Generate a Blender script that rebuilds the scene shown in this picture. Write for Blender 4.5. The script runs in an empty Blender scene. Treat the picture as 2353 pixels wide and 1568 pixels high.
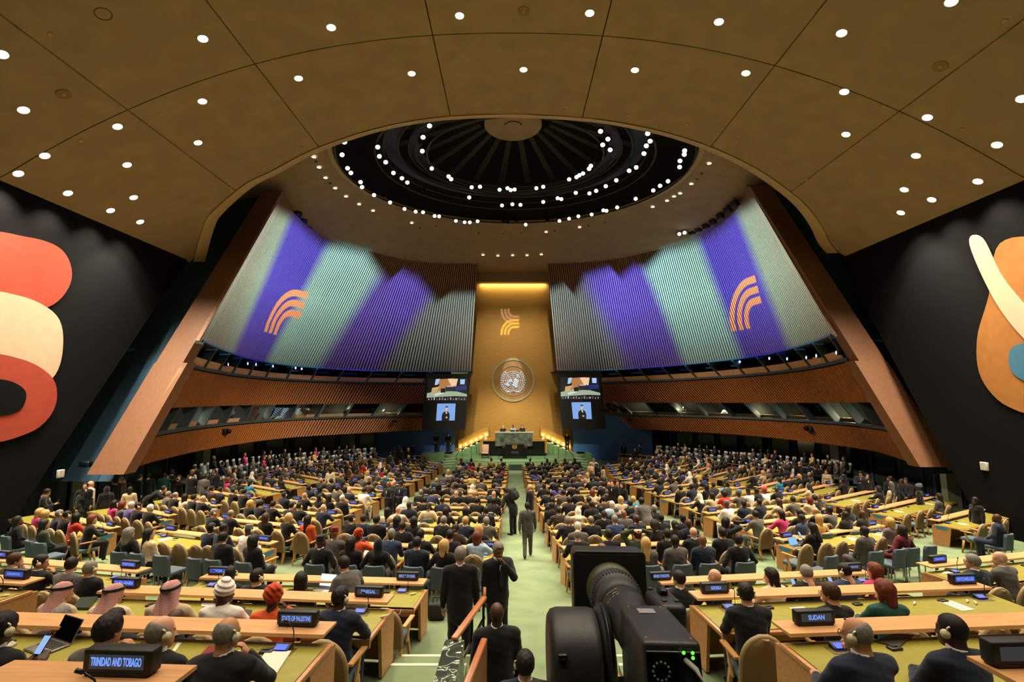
import bpy, bmesh, math, random
import numpy as np
from mathutils import Vector, Matrix, Quaternion

random.seed(7); RNG = np.random.default_rng(7)
SC = bpy.context.scene
COL = SC.collection
# ------------------------------------------------------------------ camera
CZ = 6.0                      # camera height over the lowest floor
FPX = 1100.0                  # focal length in pixels of a 2353 px wide frame
PITCH = math.atan(131.0 / FPX)
cam_d = bpy.data.cameras.new('camera'); cam = bpy.data.objects.new('camera', cam_d); COL.objects.link(cam)
cam_d.sensor_width = 36.0; cam_d.lens = 36.0 * FPX / 2353.0
cam_d.clip_start = 0.05; cam_d.clip_end = 300
cam.location = (0, 0, CZ); cam.rotation_euler = (math.pi / 2 + PITCH, 0, 0)
SC.camera = cam
# ------------------------------------------------------------------ view
SC.view_settings.view_transform = 'Standard'
SC.view_settings.look = 'None'
SC.view_settings.exposure = 0.0
SC.view_settings.gamma = 1.0
SC.view_settings.use_curve_mapping = False
SC.cycles.max_bounces = 6; SC.cycles.diffuse_bounces = 3; SC.cycles.glossy_bounces = 3
SC.cycles.transmission_bounces = 4; SC.cycles.transparent_max_bounces = 6
SC.cycles.use_denoising = True
SC.cycles.sample_clamp_indirect = 6.0
SC.cycles.caustics_reflective = False; SC.cycles.caustics_refractive = False
# ------------------------------------------------------------------ world (a closed hall: hardly any sky)
W = bpy.data.worlds.new('hall_world'); SC.world = W; W.use_nodes = True
W.node_tree.nodes['Background'].inputs[0].default_value = (0.05, 0.04, 0.03, 1)
W.node_tree.nodes['Background'].inputs[1].default_value = 0.05

CP, SP = math.cos(PITCH), math.sin(PITCH)
def ray(px, py):
    u = (px - 1176.5) / FPX; v = (784.0 - py) / FPX
    return Vector((u, CP - SP * v, CP * v + SP))
def atY(px, py, Y):
    d = ray(px, py); t = Y / d.y
    return Vector((d.x * t, Y, d.z * t + CZ))
def atZ(px, py, Z):           # Z relative to the camera
    d = ray(px, py); t = Z / d.z
    return Vector((d.x * t, d.y * t, Z + CZ))
def project(p):
    x, y, z = p[0], p[1], p[2] - CZ
    f = CP * y + SP * z; up = -SP * y + CP * z
    return 1176.5 + FPX * x / f, 784.0 - FPX * up / f

# ------------------------------------------------------------------ lights of the hall
def look(o, target):
    d = Vector(target) - Vector(o.location)
    o.rotation_euler = d.to_track_quat('-Z', 'Y').to_euler()
def spot(name, loc, target, watt, angle, col=(1, .86, .66), blend=.6, radius=.15):
    l = bpy.data.lights.new(name, 'SPOT'); l.energy = watt; l.color = col
    l.spot_size = math.radians(angle); l.spot_blend = blend; l.shadow_soft_size = radius
    o = bpy.data.objects.new(name, l); COL.objects.link(o); o.location = loc; look(o, target)
    return o
def area(name, loc, target, watt, sx, sy, col=(1, .86, .66)):
    l = bpy.data.lights.new(name, 'AREA'); l.shape = 'RECTANGLE'; l.size = sx; l.size_y = sy
    l.energy = watt; l.color = col
    o = bpy.data.objects.new(name, l); COL.objects.link(o); o.location = loc; look(o, target)
    return o
GOLD_Y = 47.3
KEY = 1.12
# stage lamps hanging in the dome over the floor
for i, (ang, tx, ty, w) in enumerate([
        (200, -6, 20, 5200), (225, -4.5, 13, 6600), (250, -3.0, 8, 9000), (270, .5, 5.5, 9000), (290, 4, 8, 9000), (315, 5.5, 13, 6600), (340, 7, 21, 5200),
        (170, -9, 27, 4200), (10, 9, 27, 4200), (120, -3, 32, 4200), (60, 3, 32, 4200), (90, 0, 24, 4600)]):
    a = math.radians(ang)
    spot('dome_lamp', (8.6 * math.cos(a), 28 + 7.2 * math.sin(a), CZ + 14.0), (tx, ty, 1.0), w * KEY, 62, (1, .87, .66), .8, .3)
for sx in (-1, 1):            # lamps over the side tiers
    for y, w in ((28, 9000), (34, 15000), (39, 15000)):
        spot('side_dome_lamp', (sx * -6.5, y - 5, CZ + 14.0), (sx * 15.0, y, 1.4), w, 34, (1, .84, .6), .9, .3)
for x in (-4, 0, 4):          # front light on the rostrum
    spot('stage_lamp', (x * 2, 20.5, CZ + 14.0), (x * .5, 44.5, 1.4), 16000, 26, (1, .9, .7), .7, .2)
spot('gold_wall_lamp', (-3.5, 31, CZ + 13.9), (-1.2, GOLD_Y, CZ + 3), 3800, 36, (1, .88, .7), .9, .2)
spot('gold_wall_lamp', (3.9, 31, CZ + 13.9), (1.4, GOLD_Y, CZ + 3), 3800, 36, (1, .88, .7), .9, .2)
# hidden lamp trough above the gold wall and the small lamps along its stairs
area('gold_wall_trough', (0.1, 46.9, atY(1176, 648, 46.75).z - .07), (0.1, 47.3, CZ + 9.8), 170, 6.6, .1, (1, .80, .45))
# mural washers
for x, y, z, tx, ty, tz, w in [(-15.9, 20.0, 8.0, -17.6, 20.4, 2.2, 1100), (-15.6, 14.6, 8.1, -17.6, 14.8, 2.0, 420), (-15.6, 10.8, 8.1, -17.6, 11, 2.0, 420),
                               (15.9, 19.2, 8.0, 17.6, 19.6, 2.2, 950), (15.6, 14.6, 8.1, 17.6, 14.8, 2.0, 420), (15.6, 10.8, 8.1, 17.6, 11, 2.0, 420)]:
    spot('mural_washer', (x, y, z + CZ), (tx, ty, tz + CZ), w, 62, (1, .93, .82), .5, .06)

# video projectors: a slide (colour bands + a curved-stripe sign) thrown on a wall
def pnode(nt, op, a, b=None, c=None):
    n = nt.nodes.new('ShaderNodeMath'); n.operation = op
    for i, v in enumerate((a, b, c)):
        if v is None: continue
        if isinstance(v, (int, float)): n.inputs[i].default_value = v
        else: nt.links.new(v, n.inputs[i])
    return n.outputs[0]
def stripes(nt, u, v, cx, cy, s, flip):
    """three curved bands: rise vertically on one side, bend and run off level; returns a 0..1 mask"""
    x = pnode(nt, 'DIVIDE', pnode(nt, 'SUBTRACT', u, cx), s)
    y = pnode(nt, 'DIVIDE', pnode(nt, 'SUBTRACT', v, cy), s)
    if flip: y = pnode(nt, 'MULTIPLY', y, -1.0)
    # corner centre (1,-1): d = distance outward from the bend
    ax = pnode(nt, 'MAXIMUM', pnode(nt, 'SUBTRACT', .62, x), 0.0)
    ay = pnode(nt, 'MAXIMUM', pnode(nt, 'ADD', y, .82), 0.0)
    d = pnode(nt, 'SQRT', pnode(nt, 'ADD', pnode(nt, 'MULTIPLY', ax, ax), pnode(nt, 'MULTIPLY', ay, ay)))
    m = None
    for r in (.62, .98, 1.34):
        k = pnode(nt, 'LESS_THAN', pnode(nt, 'ABSOLUTE', pnode(nt, 'SUBTRACT', d, r)), .12)
        m = k if m is None else pnode(nt, 'MAXIMUM', m, k)
    inside = pnode(nt, 'MULTIPLY', pnode(nt, 'LESS_THAN', x, 1.15), pnode(nt, 'GREATER_THAN', y, -1.05))
    return pnode(nt, 'MULTIPLY', m, inside)
def projector(name, loc, target, watt, angle, bands=None, top=None, sign=None, up_hint=None):
    o = spot(name, loc, target, watt, angle, (1, 1, 1), .0, .02)
    l = o.data; l.use_nodes = True; nt = l.node_tree
    em = nt.nodes['Emission']
    tc = nt.nodes.new('ShaderNodeTexCoord'); sp = nt.nodes.new('ShaderNodeSeparateXYZ')
    nt.links.new(tc.outputs['Normal'], sp.inputs[0])
    u = pnode(nt, 'DIVIDE', sp.outputs[0], pnode(nt, 'ABSOLUTE', sp.outputs[2]))
    v = pnode(nt, 'DIVIDE', sp.outputs[1], pnode(nt, 'ABSOLUTE', sp.outputs[2]))
    bpy.context.view_layer.update()
    inv = o.matrix_world.inverted()
    def uv(p):
        q = inv @ Vector(p); return q.x / abs(q.z), q.y / abs(q.z)
    return o, nt, em, u, v, uv
# ------------------------------------------------------------------ materials
def s2l(c): return c / 12.92 if c <= .04045 else ((c + .055) / 1.055) ** 2.4
def hexc(h): h = h.lstrip('#'); return tuple(s2l(int(h[i:i + 2], 16) / 255) for i in (0, 2, 4))
MATS = {}
def M(name, col, rough=.6, metal=0.0, noise=None, bump=None, emit=0.0, stretch=None, spec=.5, col2=None, wave=None):
    if name in MATS: return MATS[name]
    m = bpy.data.materials.new(name); m.use_nodes = True; nt = m.node_tree; b = nt.nodes['Principled BSDF']
    c = hexc(col) if isinstance(col, str) else col
    b.inputs['Base Color'].default_value = (*c, 1); b.inputs['Roughness'].default_value = rough
    b.inputs['Metallic'].default_value = metal; b.inputs['Specular IOR Level'].default_value = spec
    tc = nt.nodes.new('ShaderNodeTexCoord'); mp = nt.nodes.new('ShaderNodeMapping'); nt.links.new(tc.outputs['Object'], mp.inputs[0])
    if stretch: mp.inputs['Scale'].default_value = stretch
    nz = nt.nodes.new('ShaderNodeTexNoise'); nt.links.new(mp.outputs[0], nz.inputs['Vector'])
    nz.inputs['Scale'].default_value = noise[0] if noise else 8.0; nz.inputs['Detail'].default_value = 4
    amt = noise[1] if noise else .04
    mx = nt.nodes.new('ShaderNodeMix'); mx.data_type = 'RGBA'
    if col2: c2 = hexc(col2) if isinstance(col2, str) else col2
    else: c2 = tuple(x * (1 - amt) for x in c)
    c1 = c if col2 else tuple(min(1, x * (1 + amt)) for x in c)
    mx.inputs['A'].default_value = (*c1, 1); mx.inputs['B'].default_value = (*c2, 1)
    rp = nt.nodes.new('ShaderNodeValToRGB'); rp.color_ramp.elements[0].position = .3; rp.color_ramp.elements[1].position = .7
    nt.links.new(nz.outputs['Fac'], rp.inputs[0]); nt.links.new(rp.outputs[0], mx.inputs['Factor'])
    nt.links.new(mx.outputs['Result'], b.inputs['Base Color'])
    if emit:
        nt.links.new(mx.outputs['Result'], b.inputs['Emission Color']); b.inputs['Emission Strength'].default_value = emit
        m.cycles.emission_sampling = 'NONE'
    if bump:
        n2 = nt.nodes.new('ShaderNodeTexNoise'); n2.inputs['Scale'].default_value = bump[0]; nt.links.new(mp.outputs[0], n2.inputs['Vector'])
        bp = nt.nodes.new('ShaderNodeBump'); bp.inputs['Strength'].default_value = bump[1]; bp.inputs['Distance'].default_value = .02
        nt.links.new(n2.outputs['Fac'], bp.inputs['Height']); nt.links.new(bp.outputs[0], b.inputs['Normal'])
    MATS[name] = m; return m
def MO(name, rough=.8, noise=(60, .12), spec=.3, sheen=0.0):
    """material that takes its colour from the object's own colour"""
    if name in MATS: return MATS[name]
    m = bpy.data.materials.new(name); m.use_nodes = True; nt = m.node_tree; b = nt.nodes['Principled BSDF']
    oi = nt.nodes.new('ShaderNodeObjectInfo'); tc = nt.nodes.new('ShaderNodeTexCoord'); nz = nt.nodes.new('ShaderNodeTexNoise')
    nz.inputs['Scale'].default_value = noise[0]; nt.links.new(tc.outputs['Object'], nz.inputs['Vector'])
    mr = nt.nodes.new('ShaderNodeMapRange'); mr.inputs['To Min'].default_value = 1 - noise[1]; mr.inputs['To Max'].default_value = 1 + noise[1]
    nt.links.new(nz.outputs['Fac'], mr.inputs['Value'])
    mx = nt.nodes.new('ShaderNodeVectorMath'); mx.operation = 'SCALE'
    nt.links.new(oi.outputs['Color'], mx.inputs[0]); nt.links.new(mr.outputs[0], mx.inputs['Scale'])
    nt.links.new(mx.outputs[0], b.inputs['Base Color'])
    b.inputs['Roughness'].default_value = rough; b.inputs['Specular IOR Level'].default_value = spec
    if sheen: b.inputs['Sheen Weight'].default_value = sheen
    MATS[name] = m; return m
def MG(name, tint=(.8, .9, .85), rough=.02, alpha=.28):
    """thin window glass: mostly see-through with a mirror-like coat"""
    if name in MATS: return MATS[name]
    m = bpy.data.materials.new(name); m.use_nodes = True; nt = m.node_tree
    for n in list(nt.nodes):
        if n.type == 'BSDF_PRINCIPLED': nt.nodes.remove(n)
    out = nt.nodes['Material Output']; tr = nt.nodes.new('ShaderNodeBsdfTransparent'); tr.inputs[0].default_value = (*tint, 1)
    gl = nt.nodes.new('ShaderNodeBsdfGlossy'); gl.inputs['Roughness'].default_value = rough
    fr = nt.nodes.new('ShaderNodeFresnel'); fr.inputs[0].default_value = 1.5
    mr = nt.nodes.new('ShaderNodeMapRange'); mr.inputs['To Min'].default_value = .02; mr.inputs['To Max'].default_value = .9
    nt.links.new(fr.outputs[0], mr.inputs['Value'])
    mx = nt.nodes.new('ShaderNodeMixShader'); nt.links.new(mr.outputs[0], mx.inputs[0]); nt.links.new(tr.outputs[0], mx.inputs[1]); nt.links.new(gl.outputs[0], mx.inputs[2])
    nt.links.new(mx.outputs[0], out.inputs[0]); MATS[name] = m; return m
def emit(name, col, s):
    if name in MATS: return MATS[name]
    m = bpy.data.materials.new(name); m.use_nodes = True; nt = m.node_tree; b = nt.nodes['Principled BSDF']
    c = hexc(col) if isinstance(col, str) else col
    b.inputs['Base Color'].default_value = (.02, .02, .02, 1); b.inputs['Emission Color'].default_value = (*c, 1); b.inputs['Emission Strength'].default_value = s
    m.cycles.emission_sampling = 'NONE'
    MATS[name] = m; return m

plaster = M('ceiling_plaster', '#a2886c', .85, noise=(1.2, .10), bump=(40, .15))
plaster_edge = M('ceiling_edge_plaster', '#c0a274', .8, noise=(3, .05))
joint_m = M('ceiling_joint', '#57401f', .9)
charcoal = M('charcoal_wall_fabric', '#0b0b0d', .95, spec=.15, noise=(2.5, .12), bump=(60, .2))
navy_wall = M('dark_blue_wall_fabric', '#3c6078', .9, noise=(3, .1))
blue_wall = M('blue_wall_fabric', '#4674b4', .9, noise=(3, .1))
fin_wood = M('fin_wood', '#7c5439', .6, noise=(14, .10), stretch=(1, 1, .25))
slat_wood = M('slat_wood', '#96694a', .55, noise=(9, .25), stretch=(3, 3, .15))
slat_wood2 = M('slat_wood_reddish', '#a8652f', .55, noise=(9, .28), stretch=(3, 3, .15))
slat_back = M('slat_backing', '#17130f', .95)
sill_wood = M('sill_wood', '#dba67a', .5, noise=(6, .15))
mullion_m = M('mullion_paint', '#3c4850', .55)
booth_dark = M('booth_interior', '#23211e', .9)
glass = MG('booth_glass')
gold = M('gold_leaf', '#cfa052', .45, .55, noise=(5, .35), stretch=(6, 6, 1.2), bump=(9, .25), col2='#a97d36')
carpet = M('green_carpet', '#7c8d66', .95, noise=(1.6, .14), bump=(220, .25), col2='#66785a')
carpet_d = M('stage_green_carpet', '#6d9463', .95, noise=(3, .08), bump=(220, .2))
nosing = M('step_nosing', '#d9d3bd', .5)
black_m = M('matte_black', '#0c0c0d', .55)
black_met = M('black_metal', '#141416', .35, .6)
lamp_em = emit('lamp_glow', (1, .93, .80), 14)
# ------------------------------------------------------------------ mesh builder
class MB:
    def __init__(s): s.v = []; s.f = []; s.mi = []; s.sm = []
    def add(s, vs, fs, mi=0, smooth=False):
        o = len(s.v); s.v += [tuple(v) for v in vs]
        for f in fs: s.f.append(tuple(i + o for i in f)); s.mi.append(mi); s.sm.append(smooth)
        return s
    def box(s, c, d, rz=0, mi=0, rot=None):
        x, y, z = d[0] / 2, d[1] / 2, d[2] / 2
        R = rot if rot is not None else Matrix.Rotation(rz, 3, 'Z')
        vs = [R @ Vector(p) + Vector(c) for p in [(-x, -y, -z), (x, -y, -z), (x, y, -z), (-x, y, -z), (-x, -y, z), (x, -y, z), (x, y, z), (-x, y, z)]]
        return s.add(vs, [(0, 3, 2, 1), (4, 5, 6, 7), (0, 1, 5, 4), (1, 2, 6, 5), (2, 3, 7, 6), (3, 0, 4, 7)], mi)
    def hexa(s, p, mi=0):      # 8 points: bottom 4 ccw, top 4 ccw
        return s.add(p, [(0, 3, 2, 1), (4, 5, 6, 7), (0, 1, 5, 4), (1, 2, 6, 5), (2, 3, 7, 6), (3, 0, 4, 7)], mi)
    def bbox(s, c, d, bev=.01, mi=0, rot=None):
        """box with chamfered edges"""
        x, y, z = d[0] / 2, d[1] / 2, d[2] / 2; b = min(bev, x * .9, y * .9, z * .9)
        bm = bmesh.new(); bmesh.ops.create_cube(bm, size=1)
        for v in bm.verts: v.co = Vector((v.co.x * d[0], v.co.y * d[1], v.co.z * d[2]))
        bmesh.ops.bevel(bm, geom=bm.edges[:], offset=b, segments=2, affect='EDGES', profile=.5)
        R = rot if rot is not None else Matrix.Identity(3)
        vs = [R @ v.co + Vector(c) for v in bm.verts]; bm.verts.index_update()
        fs = [tuple(v.index for v in f.verts) for f in bm.faces]; bm.free()
        return s.add(vs, fs, mi, True)
    def prism(s, poly, h, axis='Z', off=0.0, mi=0, M4=None, smooth=False):
        """polygon (2d list) extruded by h along axis from off"""
        n = len(poly)
        def pt(a, b, c):
            if axis == 'Z': p = Vector((a, b, c))
            elif axis == 'Y': p = Vector((a, c, b))
            else: p = Vector((c, a, b))
            return M4 @ p if M4 is not None else p
        vs = [pt(a, b, off) for a, b in poly] + [pt(a, b, off + h) for a, b in poly]
        fs = [tuple(range(n - 1, -1, -1)), tuple(range(n, 2 * n))] + [(i, (i + 1) % n, n + (i + 1) % n, n + i) for i in range(n)]
        if axis == 'Y': fs = [tuple(reversed(f)) for f in fs]
        return s.add(vs, fs, mi, smooth)
    def tube(s, path, r, n=8, mi=0, cap=True, smooth=True):
        path = [Vector(p) for p in path]; rs = r if isinstance(r, (list, tuple)) else [r] * len(path)
        rings = []; up = Vector((0, 0, 1))
        for i, p in enumerate(path):
            t = (path[min(i + 1, len(path) - 1)] - path[max(i - 1, 0)]).normalized()
            a = t.cross(up)
            if a.length < 1e-3: a = t.cross(Vector((1, 0, 0)))
            a.normalize(); b = t.cross(a).normalized()
            rings.append([p + (a * math.cos(2 * math.pi * k / n) + b * math.sin(2 * math.pi * k / n)) * rs[i] for k in range(n)])
        vs = [v for rg in rings for v in rg]; fs = []
        for i in range(len(path) - 1):
            for k in range(n): fs.append((i * n + k, i * n + (k + 1) % n, (i + 1) * n + (k + 1) % n, (i + 1) * n + k))
        o = len(vs)
        if cap: fs += [tuple(range(n - 1, -1, -1)), tuple(range(o - n, o))]
        return s.add(vs, fs, mi, smooth)
    def lathe(s, prof, n=24, M4=None, mi=0, smooth=True, a0=0, a1=2 * math.pi):
        """profile [(r,z)] turned about Z"""
        full = abs(a1 - a0 - 2 * math.pi) < 1e-6; m = n if full else n + 1
        vs = []
        for r, z in prof:
            for k in range(m):
                a = a0 + (a1 - a0) * k / n; p = Vector((r * math.cos(a), r * math.sin(a), z)); vs.append(M4 @ p if M4 is not None else p)
        fs = []
        for i in range(len(prof) - 1):
            for k in range(n):
                k2 = (k + 1) % m
                fs.append((i * m + k, i * m + k2, (i + 1) * m + k2, (i + 1) * m + k))
        return s.add(vs, fs, mi, smooth)
    def quad(s, a, b, c, d, mi=0): return s.add([a, b, c, d], [(0, 1, 2, 3)], mi)
    def grid(s, P, mi=0, smooth=True, flip=False):
        n, m = len(P), len(P[0]); vs = [p for row in P for p in row]; fs = []
        for i in range(n - 1):
            for j in range(m - 1):
                f = (i * m + j, i * m + j + 1, (i + 1) * m + j + 1, (i + 1) * m + j); fs.append(f[::-1] if flip else f)
        return s.add(vs, fs, mi, smooth)
    def disc(s, c, r, normal, n=20, mi=0):
        q = Vector(normal).to_track_quat('Z', 'Y').to_matrix()
        vs = [Vector(c) + q @ Vector((r * math.cos(2 * math.pi * k / n), r * math.sin(2 * math.pi * k / n), 0)) for k in range(n)]
        return s.add(vs, [tuple(range(n))], mi)
    def mesh(s, name, mats):
        me = bpy.data.meshes.new(name); me.from_pydata(s.v, [], s.f)
        for m in (mats if isinstance(mats, (list, tuple)) else [mats]): me.materials.append(m)
        if any(s.mi): me.polygons.foreach_set('material_index', s.mi)
        me.polygons.foreach_set('use_smooth', s.sm); me.update(); return me
def link(name, me, parent=None, mw=None):
    o = bpy.data.objects.new(name, me); COL.objects.link(o)
    if parent is not None: o.parent = parent
    if mw is not None: o.matrix_local = mw
    return o
def obj(name, mb, mats, parent=None, mw=None): return link(name, mb.mesh(name, mats), parent, mw)
def tag(o, label=None, cat=None, group=None, kind=None):
    if label: o['label'] = label
    if cat: o['category'] = cat
    if group: o['group'] = group
    if kind: o['kind'] = kind
    return o
def empty(name, label=None, cat=None, group=None, loc=(0, 0, 0), rz=0, kind=None, mw=None):
    o = bpy.data.objects.new(name, None); COL.objects.link(o); o.empty_display_size = .1
    o.location = loc; o.rotation_euler = (0, 0, rz)
    if mw is not None: o.matrix_world = mw
    return tag(o, label, cat, group, kind)
def struct(name, mb, mats, parent=None):
    o = obj(name, mb, mats, parent)
    if parent is None: o['kind'] = 'structure'
    return o
def clone(root, mw=None, label=None):
    """copy of a thing with copies of its parts and sub-parts (mesh data shared)"""
    r = root.copy(); COL.objects.link(r)
    if mw is not None: r.matrix_world = mw
    for ch in root.children:
        c = ch.copy(); COL.objects.link(c); c.parent = r; c.matrix_parent_inverse = ch.matrix_parent_inverse
        for g in ch.children:
            d = g.copy(); COL.objects.link(d); d.parent = c; d.matrix_parent_inverse = g.matrix_parent_inverse
    if label: r['label'] = label
    return r
def TR(x, y, z, rz=0): return Matrix.Translation((x, y, z)) @ Matrix.Rotation(rz, 4, 'Z')
def frame(o, X, Y, Z): return Matrix(((X[0], Y[0], Z[0], o[0]), (X[1], Y[1], Z[1], o[1]), (X[2], Y[2], Z[2], o[2]), (0, 0, 0, 1)))

def ordn(n): return '%d%s' % (n, 'th' if 10 < n % 100 < 14 else {1: 'st', 2: 'nd', 3: 'rd'}.get(n % 10, 'th'))
def by_x(pts): return {i: ordn(k + 1) for k, i in enumerate(sorted(range(len(pts)), key=lambda i: (pts[i][0], pts[i][1])))}
# ================================================================== THE HALL
# ---- floor: gentle slope towards the rostrum, terraces at the back, a sunken centre aisle
def terrace(Y): return -2.38 if Y < 3.15 else -3.09 if Y < 5.25 else -3.6 if Y < 7.25 else -4.11
def Fr(X, Y):
    if Y >= 9.3: return float(np.interp(Y, [9.3, 12.5, 16, 40.6, 80], [-4.11, -4.5, -4.85, -5.94, -5.94]))
    if X < -1.72 or X > 2.5: return terrace(Y)
    return -4.11
def Fz(X, Y): return Fr(X, Y) + CZ
def on_floor(px, py_top, h):
    """point on the floor under somebody of height h whose top shows at (px,py_top)"""
    d = ray(px, py_top); last = None
    for i in range(60, 2400):
        Y = i * .02; t = Y / d.y; X = d.x * t; z = d.z * t
        g = z - (Fr(X, Y) + h)
        if last is not None and last > 0 >= g: return X, Y
        last = g
    return d.x * 20 / d.y, 20.0
fl = MB()
Ys = [9.3, 11, 12.5, 14, 16, 22, 30, 40.6, 50]
Xs = [-22, -12, -6, -2, 2, 6, 12, 22]
fl.grid([[(x, y, Fz(0, y)) for y in Ys] for x in Xs], flip=False)
for x0, x1 in ((-22, -1.72), (2.5, 22)):
    for y0, y1 in ((-6, 3.15), (3.15, 5.25), (5.25, 7.25), (7.25, 9.3)):
        z = terrace(y0 + .01) + CZ
        fl.box(((x0 + x1) / 2, (y0 + y1) / 2, z / 2 + .4), (x1 - x0, y1 - y0, z - .8))
fl.box((.39, 1.65, (CZ - 4.11) / 2), (4.22, 15.3, CZ - 4.11))
struct('floor', fl, carpet)
# steps beside the desks, with pale nosings
st = MB(); nz_ = []
for sx0, sx1 in ((-1.74, -.62), (1.45, 2.52)):
    for y0, y1, z in ((7.0, 7.75, -3.86), (5.05, 7.0, -3.60), (4.85, 5.05, -3.35), (2.95, 4.85, -3.09), (2.7, 2.95, -2.74), (-2, 2.7, -2.38)):
        s_ = MB(); s_.box(((sx0 + sx1) / 2, (y0 + y1) / 2, (z - 4.11) / 2 + CZ), (sx1 - sx0, y1 - y0, z + 4.11 - .004)); nz_.append((s_, sx0, sx1, y1, z))
stairs = empty('trim_1', kind='structure', loc=(0, 0, 0))
for s_, sx0, sx1, y1, z in nz_:
    o = obj('step', s_, carpet, stairs)
    n_ = MB(); n_.box(((sx0 + sx1) / 2, y1 - .02, z + CZ - .012), (sx1 - sx0, .06, .03)); obj('nosing', n_, nosing, o)

# ---- ceiling: a vault of plaster panels that stops in a great arch
ZS, ZC = 7.35, 12.8
def vault(x): return ZS + (ZC - ZS) * (1 - min(1, abs(x) / 17.5) ** 2.3)
def on_vault(px, py):
    d = ray(px, py); lo, hi = 1.0, 80.0
    for _ in range(50):
        t = (lo + hi) / 2
        if d.z * t > vault(d.x * t): hi = t
        else: lo = t
    return Vector((d.x * lo, d.y * lo, d.z * lo + CZ))
ARCH = [(445, 600), (468, 520), (490, 485), (560, 425), (625, 392), (700, 352), (780, 320), (870, 293), (960, 275), (1060, 265), (1178, 262), (1300, 267),
        (1400, 277), (1500, 296), (1580, 318), (1660, 348), (1735, 385), (1800, 428), (1850, 470), (1885, 515), (1905, 555), (1926, 580)]
ap = [on_vault(*p) for p in ARCH]
ax_, ay_ = [p.x for p in ap], [p.y for p in ap]
def arch_y(x): return float(np.interp(x, ax_, ay_))
def vault_n(x):
    e = .01; dz = (vault(x + e) - vault(x - e)) / (2 * e); return Vector((dz, 0, -1)).normalized()
ceil = MB()
xs = list(np.linspace(-17.6, 17.6, 60))
ceil.grid([[(x, y, vault(x) + CZ + .09) for y in (-7, 6, arch_y(x) + .1)] for x in xs])
CEILING = struct('ceiling', ceil, joint_m)
XB = [-17.6, -13.3, -9.0, -2.8, 3.2, 9.2, 13.4, 17.6]; YB = [-7, 5.5, 15.5, None]
for i in range(7):
    for j in range(3):
        g = .022
        xx = np.linspace(XB[i] + g, XB[i + 1] - g, 11)
        rows = []
        for x in xx:
            y0 = YB[j] + g; y1 = arch_y(x) if YB[j + 1] is None else YB[j + 1] - g
            rows.append([(x, y0 + (y1 - y0) * k / 4, vault(x) + CZ) for k in range(5)])
        p = MB(); p.grid(rows)
        edge = [r[0] for r in rows] + [r[-1] for r in rows][::-1]          # a lip that gives the panel its thickness
        n = len(edge); p.add(edge + [(a, b, c + .06) for a, b, c in edge], [(k, (k + 1) % n, n + (k + 1) % n, n + k) for k in range(n)])
        obj('ceiling_panel', p, plaster, CEILING)
lip = MB(); rr = []
for k in range(121):
    t = k / 120 * (len(ap) - 1); i = min(int(t), len(ap) - 2); f = t - i
    q = [np.array(ap[max(0, min(len(ap) - 1, i + m))]) for m in (-1, 0, 1, 2)]
    p = .5 * ((2 * q[1]) + (-q[0] + q[2]) * f + (2 * q[0] - 5 * q[1] + 4 * q[2] - q[3]) * f * f + (-q[0] + 3 * q[1] - 3 * q[2] + q[3]) * f ** 3)
    side = abs(p[0]) / 17.5
    rr.append([(p[0], p[1] - .02, p[2] - .05), (p[0] * (1 - .02 * side), p[1] + .42, p[2] + .07), (p[0] * (1 - .02 * side), p[1] + .46, p[2] + .5), (p[0], p[1] + .2, p[2] + .5)])
lip.grid(rr); obj('arch_edge', lip, plaster_edge, CEILING)

# ---- the curved side walls: three traced level lines (low soffit, foot of the tall slats, top)
def catmull(pts, n):
    P = [np.array(p, float) for p in pts]; out = []
    seg = len(P) - 1; dense = []
    for i in range(seg):
        q = [P[max(0, min(seg, i + m))] for m in (-1, 0, 1, 2)]
        for k in range(40):
            f = k / 40
            dense.append(.5 * ((2 * q[1]) + (-q[0] + q[2]) * f + (2 * q[0] - 5 * q[1] + 4 * q[2] - q[3]) * f * f + (-q[0] + 3 * q[1] - 3 * q[2] + q[3]) * f ** 3))
    dense.append(P[-1]); dense = np.array(dense)
    L = np.concatenate([[0], np.cumsum(np.linalg.norm(np.diff(dense, axis=0), axis=1))])
    s = np.linspace(0, L[-1], n)
    return np.stack([np.interp(s, L, dense[:, k]) for k in range(3)], 1), L[-1]
NS = 401
def level(pix, z0, z1):
    n = len(pix); pts = [atZ(px, py, z0 + (z1 - z0) * i / (n - 1)) for i, (px, py) in enumerate(pix)]
    return catmull(pts, NS)
SIDES = {}
SIDES['left'] = dict(
    low=level([(276, 1090), (327, 1069), (387, 1052.7), (476, 1033), (595, 1014), (700, 1003.6), (867, 994), (969, 989)], -3.07, -3.07),
    mid=level([(455, 783), (517, 808.6), (577, 827), (669, 841.7), (816, 852), (976, 855), (1083, 854.5)], 2.73, 2.55),
    top=level([(650, 441), (680, 495), (745, 545), (840, 575), (960, 600), (1097, 606)], 12.6, 12.6), sg=-1)
SIDES['right'] = dict(
    low=level([(2122, 1073), (2044, 1047), (1994, 1034.6), (1866, 1016.6), (1700, 1000), (1494, 988), (1392, 986)], -2.9, -3.0),
    mid=level([(1920, 768), (1859.5, 791.5), (1765.7, 815), (1672, 829), (1531, 843), (1390.6, 852), (1279, 853)], 3.15, 2.55),
    top=level([(1721, 428), (1690, 485), (1625, 535), (1530, 570), (1400, 597), (1257, 606)], 12.6, 12.6), sg=1)
def wpt(S, s, lv):
    """lv 0 = soffit, 1 = foot of tall slats, 2 = top of wall"""
    def at(c):
        x = s * (NS - 1); i = min(int(x), NS - 2); f = x - i; return c[i] * (1 - f) + c[i + 1] * f
    if lv <= 1: a, b, f = S['low'][0], S['mid'][0], lv
    else: a, b, f = S['mid'][0], S['top'][0], lv - 1
    return Vector(at(a) * (1 - f) + at(b) * f)
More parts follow.
